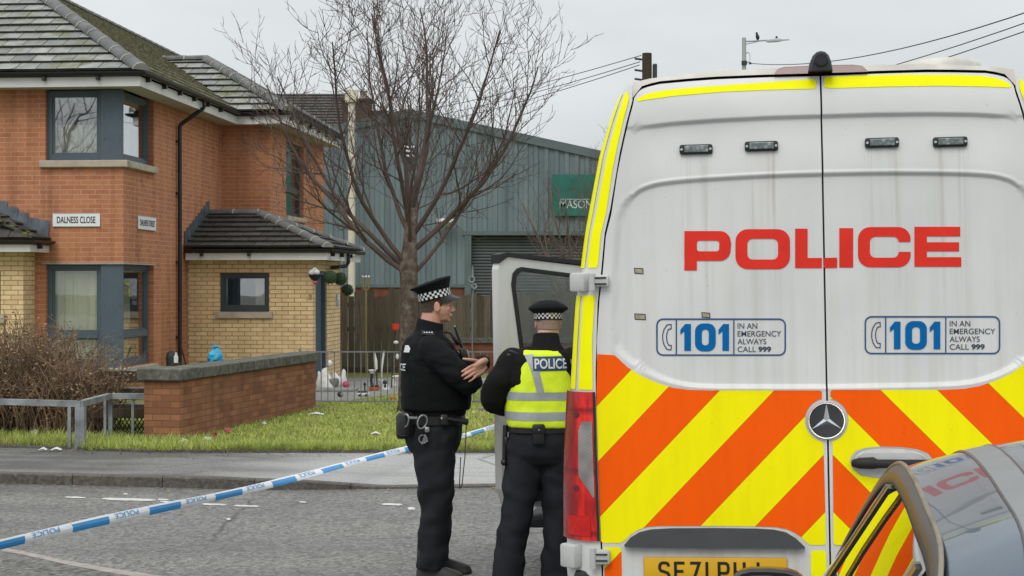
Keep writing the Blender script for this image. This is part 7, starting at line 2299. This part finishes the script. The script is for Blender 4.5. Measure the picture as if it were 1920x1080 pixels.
# -- first officer: arms folded, facing right
P1 = Vector(((813 - 960) * 10.4 / F, 10.4, 0))
p1 = empty('person', P1, R(7), 'officer standing side on with folded arms in black uniform and chequered flat cap', 'person')
S_ = 1.0
def hand1(mb):
    for a in ([(-.035, 0, 1.56), (-.03, -.17, 1.50), (.06, -.255, 1.41), (.212, -.245, 1.27), (.245, -.10, 1.285), (.20, .15, 1.33)], [(-.035, 0, 1.56), (-.03, .17, 1.50), (.06, .25, 1.42), (.245, .22, 1.32), (.295, .08, 1.365), (.29, -.215, 1.392)]):
        limb(mb, a, [.05] + [.034] * (len(a) - 2) + [.028])      # arms inside the sleeves
    # left hand laid over the right upper arm: back of hand towards the viewer
    wr = Vector((.288, -.222, 1.392))
    palm = [wr + Vector((.02, .02, .01)), wr + Vector((-.015, -.055, -.004)), wr + Vector((-.055, -.085, -.024))]
    for o in (Vector((.008, 0, .022)), Vector((0, 0, 0)), Vector((-.006, -.002, -.024)), Vector((.004, 0, -.04))):
        limb(mb, [p + o * (.5 if i == 0 else 1) for i, p in enumerate(palm)], [.026, .023, .017], seg=10)
    fr = [(Vector((-.055, -.082, .004)), Vector((-.095, -.108, -.014)), Vector((-.128, -.112, -.034)), Vector((-.150, -.106, -.048))),
          (Vector((-.052, -.086, -.018)), Vector((-.094, -.114, -.042)), Vector((-.130, -.117, -.060)), Vector((-.153, -.110, -.070))),
          (Vector((-.042, -.086, -.038)), Vector((-.080, -.112, -.062)), Vector((-.112, -.114, -.078)), Vector((-.134, -.107, -.086))),
          (Vector((-.028, -.080, -.054)), Vector((-.056, -.102, -.078)), Vector((-.078, -.103, -.094)), Vector((-.094, -.097, -.102)))]
    for f_, r in zip(fr, (.0100, .0104, .0098, .0086)): finger(mb, [wr + q for q in f_], r)
    finger(mb, [wr + q for q in (Vector((-.012, -.045, .022)), Vector((-.052, -.085, .034)), Vector((-.090, -.100, .040)), Vector((-.122, -.098, .044)))], .0108)
    # right hand tucked under the left arm
    w2 = Vector((.20, .15, 1.33))
    limb(mb, [w2, w2 + Vector((-.01, .07, .01))], [.032, .026], flat=.6)
    for k in range(4): finger(mb, [w2 + Vector((-.01, .07, .028 - .018 * k)), w2 + Vector((-.02, .11, .03 - .018 * k)), w2 + Vector((-.035, .13, .03 - .018 * k))], .0095)
    finger(mb, [w2 + Vector((.02, .02, .03)), w2 + Vector((.035, .05, .045)), w2 + Vector((.03, .075, .05))], .011)
b1 = head(p1, Vector((.022, 0, 1.765)), R(-3), M['skin'], M['hair'], neck_to=(-.035, 0, 1.58), stout=1.08, extra=hand1)
cap_(p1, Vector((.010, 0, 1.812)), R(13), R(-3), None)
mb = MB()
T1 = [(1.02, .0, .185, .215), (1.08, .005, .198, .222), (1.18, .018, .213, .232), (1.28, .022, .212, .236), (1.38, .005, .195, .236), (1.46, -.018, .175, .230), (1.52, -.034, .150, .205), (1.565, -.042, .118, .165), (1.60, -.042, .090, .110)]
mb.loft([ell(z, cx, rx, ry) for z, cx, rx, ry in T1])
limb(mb, [(-.03, -.195, 1.50), (.05, -.262, 1.42), (.14, -.268, 1.325), (.212, -.245, 1.27)], [.082, .082, .078, .070])     # right upper arm
limb(mb, [(.212, -.245, 1.27), (.245, -.10, 1.285), (.215, .06, 1.32), (.20, .13, 1.33)], [.070, .062, .052, .046])                # right forearm across the chest
limb(mb, [(-.03, .195, 1.50), (.06, .26, 1.42), (.185, .262, 1.345), (.245, .22, 1.32)], [.082, .080, .072, .066])              # left upper arm
limb(mb, [(.245, .22, 1.32), (.295, .08, 1.365), (.312, -.08, 1.392), (.302, -.195, 1.395)], [.066, .060, .052, .047])              # left forearm in front, toward the viewer
jk = fuse(mb, 'jacket', 0.010, 3, M['black_cloth'], p1, wrinkle(.013, 7.5, (1, 1, 2.2), 3.1))
mb = MB()                                      # stand-up collar
mb.loft([ell(z, cx, rx, ry, e=2.0, lean=ln) for z, cx, rx, ry, ln in ((1.555, -.035, .112, .125, -.12), (1.60, -.028, .092, .092, -.20), (1.655, -.022, .086, .080, -.24), (1.668, -.022, .082, .077, -.24), (1.64, -.024, .074, .07, -.2))], cap=False)
mb.build('collar', M['black_cloth'], p1, True)
mb = MB()                                      # stab vest over the jacket
V1 = [(1.095, .012, .222, .235), (1.13, .014, .228, .240), (1.20, .018, .232, .244), (1.30, .018, .230, .240), (1.38, .002, .214, .225), (1.45, -.02, .193, .178), (1.52, -.036, .165, .150), (1.568, -.044, .125, .135)]
mb.loft([ell(z, cx, rx, ry, e=2.6) for z, cx, rx, ry in V1])
vest1 = fuse(mb, 'stab_vest', 0.010, 3, M['vest_black'], p1, wrinkle(.004, 9, (1, 1, 2), 8.0))
bvh = {}
def onto(obj, pts, direction, off=0.003):   # lay points on a garment by casting along a direction
    me = obj.data
    if obj.name not in bvh: bvh[obj.name] = BVHTree.FromPolygons([v.co.copy() for v in me.vertices], [list(p.vertices) for p in me.polygons])
    d = Vector(direction).normalized()
    out = []
    for p in pts:
        h = bvh[obj.name].ray_cast(Vector(p) - d * 1.5, d)
        out.append((h[0] - d * off) if h[0] is not None else Vector(p))
    return out
def patch(name, obj, fill, to3, direction, mat, off=0.003, parent=None):
    p, f = fill
    mb = MB(); mb.add(onto(obj, [to3(a, b) for a, b in p], direction, off), f)
    return mb.build(name, mat, parent or obj, True)
# back panel lettering just visible on the vest's back edge
bk = lambda a, b: (-1.0, -a, b)
patch('back_panel', vest1, fill2d([(-.155, 1.345), (.155, 1.345), (.155, 1.405), (-.155, 1.405)], [], .02), bk, (1, 0, 0), M['vest_black'], .004)
p_, f_ = text2d('POLICE', -.14, 1.352, .14, 1.398, .02); patch('back_lettering', vest1, (p_, f_), bk, (1, 0, 0), M['white_thread'], .008)
patch('shoulder_number', vest1, fill2d([(.09, 1.47), (.13, 1.47), (.13, 1.515), (.09, 1.515)], [], .02), bk, (1, 0, 0), M['white_thread'], .006)
for s in (-1, 1):
    mb = MB(); mb.rbox((-.045, s * .135, 1.592), (.085, .065, .018), .007, rot=(s * R(-24), R(6), 0)); e_ = mb.build('epaulette', M['leather'], p1, True, 40)
    mb = MB()
    for k in range(4): mb.cbox((-.070 + k * .016, s * .150, 1.598), (.010, .012, .004), rot=(s * R(-24), R(6), 0))
    mb.build('shoulder_numerals', M['white_thread'], e_)
mb = MB(); mb.rbox((.19, -.10, 1.44), (.04, .06, .12), .01, rot=(0, R(-15), 0)); mb.tube([(.18, -.10, 1.49), (.13, -.10, 1.63)], [.012, .007], 8); mb.rbox((.205, -.105, 1.45), (.012, .03, .06), .004, rot=(0, R(-15), 0))
rad = mb.build('radio', M['leather'], p1, True, 40)
mb = MB(); mb.ball((.128, -.10, 1.634), .007, 8, 6); mb.cbox((.215, -.12, 1.46), (.006, .008, .05), rot=(0, R(-15), 0)); mb.build('radio_tip', M['steel'], rad)
mb = MB(); mb.tube([(.06, -.13, 1.60), (.10, -.14, 1.60), (.13, -.145, 1.55), (.15, -.14, 1.52)], [.010, .012, .014, .012], 8); mb.build('body_camera_cord', M['leather'], p1, True)
mb = MB()
mb.loft([ell(z, .0, rx, ry, e=2.3) for z, rx, ry in ((1.005, .195, .222), (1.01, .204, .231), (1.06, .207, .234), (1.066, .198, .225))], cap=False)
belt1 = mb.build('belt', M['leather'], p1, True, 40)
mb = MB(); mb.rbox((-.185, -.16, 1.015), (.10, .09, .15), .02, rot=(0, 0, R(35))); mb.rbox((-.21, -.05, .99), (.07, .10, .16), .02); mb.build('pouch', M['leather'], belt1, True, 40)
mb = MB(); mb.tube([(.06, -.238, 1.055), (.16, -.222, 1.035)], .013, 10); mb.tube([(.15, -.224, 1.037), (.20, -.21, 1.027)], [.016, .022], 10); mb.rbox((.05, -.235, 1.045), (.05, .03, .07), .01); mb.build('baton', M['leather'], belt1, True, 40)
mb = MB(); mb.ball((.035, -.250, 1.055), .011, 8, 6); mb.build('press_stud', M['steel'], belt1)
cf = MB()
for c_, rr, an in (((-.09, -.247, 1.035), .038, R(15)), ((-.195, -.215, 1.04), .036, R(-50))):
    cf.torus(c_, rr, .006, 20, 6, M=Matrix.Rotation(an, 3, 'Z') @ Euler((R(90), R(20), 0)).to_matrix() @ Matrix.Diagonal((.8, 1.15, 1)).to_3x3())
cf.tube([(-.18, -.235, 1.06), (-.12, -.248, 1.06)], .009, 6); cf.rbox((-.06, -.248, .985), (.03, .014, .035), .005)
cf.build('handcuffs', M['steel'], p1, True, 40)
mb = MB(); mb.torus((-.085, -.245, .925), .026, .0035, 18, 5, M=Euler((R(90), 0, 0)).to_matrix())
for k in range(3): mb.cbox((-.085 + .01 * k, -.248, .915 + .008 * k), (.008, .004, .05), rot=(0, R(20 - 20 * k), 0))
mb.build('keys', M['steel'], p1, True, 40)
mb = MB()
mb.loft([ell(z, cx, rx, ry) for z, cx, rx, ry in ((1.03, .0, .190, .215), (.95, -.005, .192, .222), (.87, -.005, .175, .215), (.82, -.005, .15, .19))])
limb(mb, [(-.005, -.105, .92), (.0, -.118, .70), (.006, -.118, .48), (-.012, -.115, .28), (-.03, -.115, .075)], [.142, .126, .105, .098, .098], flat=.9, end=False)
limb(mb, [(.0, .105, .92), (.012, .115, .70), (.028, .12, .48), (.03, .125, .28), (.025, .13, .085)], [.142, .126, .105, .096, .094], flat=.9, end=False)
tr1 = fuse(mb, 'trousers', 0.011, 3, M['trouser'], p1, lambda co, n: (0.018 if co.z < .62 else .011) * (noise.noise(Vector((co.x * 7 + co.z * 4, co.y * 6, co.z * 8 - co.x * 9)) + Vector((2, 1, 5))) + .5 * noise.noise(Vector((co.x * 12 - co.z * 8, co.y * 11 + co.z * 5, co.z * 13)))))
for nm, s, a, an in (('boot', -1, (-.035, -.118), R(-14)), ('boot', 1, (.035, .135), R(-4))):
    mb = MB(); boot(mb, a, an); fuse(mb, 'boot', 0.007, 2, M['boot'], p1)
mb = MB(); mb.tube([(.205, -.10, 1.02), (.185, -.20, .80), (.165, -.215, .62), (.15, -.20, .60), (.16, -.18, .8)], .0035, 5); mb.build('lanyard', M['leather'], p1, True)

# -- second officer: seen from behind, hi-vis vest
P2 = Vector(((1016 - 960) * 10.0 / F, 10.0, 0))
p2 = empty('person', P2, R(96), 'officer seen from behind in lime hi-vis vest and chequered cap beside the van door', 'person')
def hand2(mb):
    for s, w in ((1, Vector((.34, .06, 1.13))), (-1, Vector((.33, -.10, 1.13)))):
        a = [(-.02, 0, 1.47), (-.02, s * .17, 1.42), (0, s * .285, 1.23), (.05, s * .28, 1.17), tuple(w)]
        limb(mb, a, [.05, .034, .034, .034, .03])
    for s, w in ((1, Vector((.34, .06, 1.13))), (-1, Vector((.33, -.10, 1.13)))):
        limb(mb, [w, w + Vector((.05, -.03 * s, .005))], [.033, .027], flat=.7)
        for k in range(4): finger(mb, [w + Vector((.05, -.03 * s + .0, .026 - .018 * k)), w + Vector((.085, -.045 * s, .03 - .018 * k)), w + Vector((.085, -.07 * s, .03 - .018 * k))], .0095)
        finger(mb, [w + Vector((.02, -.02 * s, .03)), w + Vector((.045, -.045 * s, .045)), w + Vector((.07, -.055 * s, .045))], .011)
b2 = head(p2, Vector((.05, -.045, 1.665)), R(2), M['skin2'], M['hair_grey'], neck_to=(-.02, -.02, 1.48), stout=1.08, extra=hand2)
cap_(p2, Vector((.045, -.045, 1.682)), R(-3), R(2), None, band_w=.036, dome=True)
mb = MB()
T2 = [(.96, .0, .165, .205), (1.03, .0, .172, .212), (1.14, .01, .178, .222), (1.26, .005, .172, .232), (1.36, -.01, .155, .238), (1.43, -.02, .135, .225), (1.48, -.03, .108, .175), (1.52, -.03, .080, .105)]
mb.loft([ell(z, cx, rx, ry) for z, cx, rx, ry in T2])
limb(mb, [(-.02, .190, 1.43), (-.03, .262, 1.32), (.00, .302, 1.22), (.05, .300, 1.165)], [.084, .084, .082, .074])
limb(mb, [(.05, .300, 1.165), (.16, .21, 1.135), (.27, .10, 1.13), (.32, .065, 1.13)], [.074, .066, .052, .046])
limb(mb, [(-.02, -.190, 1.43), (-.03, -.255, 1.32), (.00, -.285, 1.22), (.05, -.28, 1.165)], [.084, .084, .080, .074])
limb(mb, [(.05, -.28, 1.165), (.16, -.22, 1.14), (.27, -.13, 1.13), (.31, -.105, 1.13)], [.074, .066, .052, .046])
fuse(mb, 'jacket', 0.010, 3, M['jacket2'], p2, wrinkle(.010, 5, (1, 1, 1.8), 1.3))
mb = MB(); mb.loft([ell(z, cx, rx, ry, e=2.0, lean=ln, cy=-.025) for z, cx, rx, ry, ln in ((1.475, -.03, .105, .13, -.1), (1.53, -.018, .088, .092, -.12), (1.585, -.01, .082, .080, -.15), (1.597, -.01, .078, .077, -.15), (1.56, -.01, .07, .07, -.15))], cap=False); mb.build('collar', M['jacket2'], p2, True)
mb = MB()
V2 = [(1.02, .0, .190, .222), (1.05, .0, .194, .226), (1.14, .008, .194, .232), (1.26, .003, .188, .226), (1.34, -.01, .172, .196), (1.42, -.022, .150, .170), (1.475, -.03, .122, .150), (1.50, -.03, .10, .13)]
mb.loft([ell(z, cx, rx, ry, e=2.5) for z, cx, rx, ry in V2])
vest2 = fuse(mb, 'hi_vis_vest', 0.009, 3, M['hivis'], p2, wrinkle(.006, 6, (1, 1.4, 1.6), 4.0))
# bands and back panel, laid on the vest from behind
zb = lambda py: CAMH + (HZ - py) * 9.82 / F
yb_ = lambda px: -((px - 1016) * 9.82 / F) * 1.0
bk2 = lambda a, b: (-1.0, a, b)
def quadfill(pts): return fill2d(pts, [], .025)
def band(z0, z1, name='reflective_band'):
    mb = MB()
    n = 64
    rows = []
    for z in np.linspace(z0, z1, 4):
        row = []
        for j in range(n + 1):
            a = 2 * math.pi * j / n
            d = Vector((-math.cos(a), -math.sin(a), 0))
            org = Vector((0, 0, z)) - d * 1.5
            h = BV2.ray_cast(org, d)
            row.append((h[0] - d * .003) if h[0] is not None else Vector((0, 0, z)))
        rows.append(row)
    mb.loft(rows, cap=False, closed=False)
    return mb.build(name, M['reflect'], vest2, True)
BV2 = BVHTree.FromPolygons([v.co.copy() for v in vest2.data.vertices], [list(p.vertices) for p in vest2.data.polygons])
band(zb(751), zb(736)); band(zb(789), zb(773))
for s, q in ((1, [(1000, 737), (1014, 737), (1003, 690), (994, 664), (978, 666), (989, 695)]), (-1, [(1064, 737), (1074, 737), (1076, 690), (1074, 668), (1065, 668), (1066, 695)])):
    patch('reflective_band', vest2, quadfill([(yb_(a), zb(b)) for a, b in q]), bk2, (1, 0, 0), M['reflect'], .0035)
bp_ = patch('back_panel', vest2, quadfill([(yb_(993), zb(696)), (yb_(1061), zb(695)), (yb_(1061), zb(668)), (yb_(992), zb(669))]), bk2, (1, 0, 0), M['panel_blue'], .004)
p_, f_ = text2d('POLICE', 0, 0, 1, 1, .02)
W0, W1 = yb_(996), yb_(1058)
patch('back_lettering', vest2, ([(W0 + (W1 - W0) * a, zb(691.5) + (zb(672.5) - zb(691.5)) * b) for a, b in p_], f_), bk2, (1, 0, 0), M['white_thread'], .0065)
mb = MB(); mb.rbox((-.05, .165, 1.475), (.07, .10, .02), .008, rot=(R(22), 0, 0)); mb.rbox((-.06, .20, 1.455), (.05, .06, .05), .012); mb.build('epaulette', M['leather'], p2, True, 40)
mb = MB(); mb.rbox((-.05, -.21, 1.475), (.07, .10, .02), .008, rot=(R(-22), 0, 0)); mb.build('epaulette', M['leather'], p2, True, 40)
mb = MB(); mb.loft([ell(z, .0, rx, ry, e=2.3) for z, rx, ry in ((.985, .175, .212), (.99, .182, .220), (1.035, .184, .222), (1.04, .176, .214))], cap=False)
belt2 = mb.build('belt', M['leather'], p2, True, 40)
mb = MB(); mb.rbox((-.185, .045, .985), (.05, .075, .125), .014); mb.rbox((-.202, .045, 1.02), (.03, .078, .06), .012); pch = mb.build('pouch', M['leather'], belt2, True, 40)
mb = MB(); mb.ball((-.219, .045, 1.015), .006, 8, 6); mb.build('press_stud', M['steel'], pch)
mb = MB(); mb.tube([(-.03, .232, 1.03), (-.03, .240, .80)], [.016, .013], 10); mb.rbox((-.03, .23, .93), (.05, .03, .06), .01); mb.ball((-.03, .24, .80), .022, 10, 6); mb.build('baton', M['leather'], belt2, True, 40)
mb = MB()
mb.loft([ell(z, cx, rx, ry) for z, cx, rx, ry in ((1.01, .0, .165, .205), (.93, -.01, .18, .215), (.85, -.01, .165, .21), (.79, -.005, .13, .185))])
limb(mb, [(-.005, .105, .88), (-.002, .13, .66), (.0, .16, .46), (-.01, .195, .26), (-.015, .225, .07)], [.135, .118, .104, .104, .106], flat=.95, end=False)
limb(mb, [(-.005, -.100, .88), (.0, -.105, .66), (.004, -.105, .46), (.0, -.10, .26), (.0, -.10, .07)], [.135, .118, .104, .104, .104], flat=.95, end=False)
fuse(mb, 'trousers', 0.011, 3, M['trouser'], p2, lambda co, n: (0.018 if co.z < .75 else .011) * (noise.noise(Vector((co.x * 6, co.y * 8 + co.z * 4, co.z * 8 - co.y * 8)) + Vector((7, 3, 1))) + .5 * noise.noise(Vector((co.x * 10, co.y * 12 - co.z * 8, co.z * 13)))))
for a, an in (((-.02, .235), R(14)), ((.0, -.105), R(-8))):
    mb = MB(); boot(mb, a, an); fuse(mb, 'boot', 0.007, 2, M['boot'], p2)
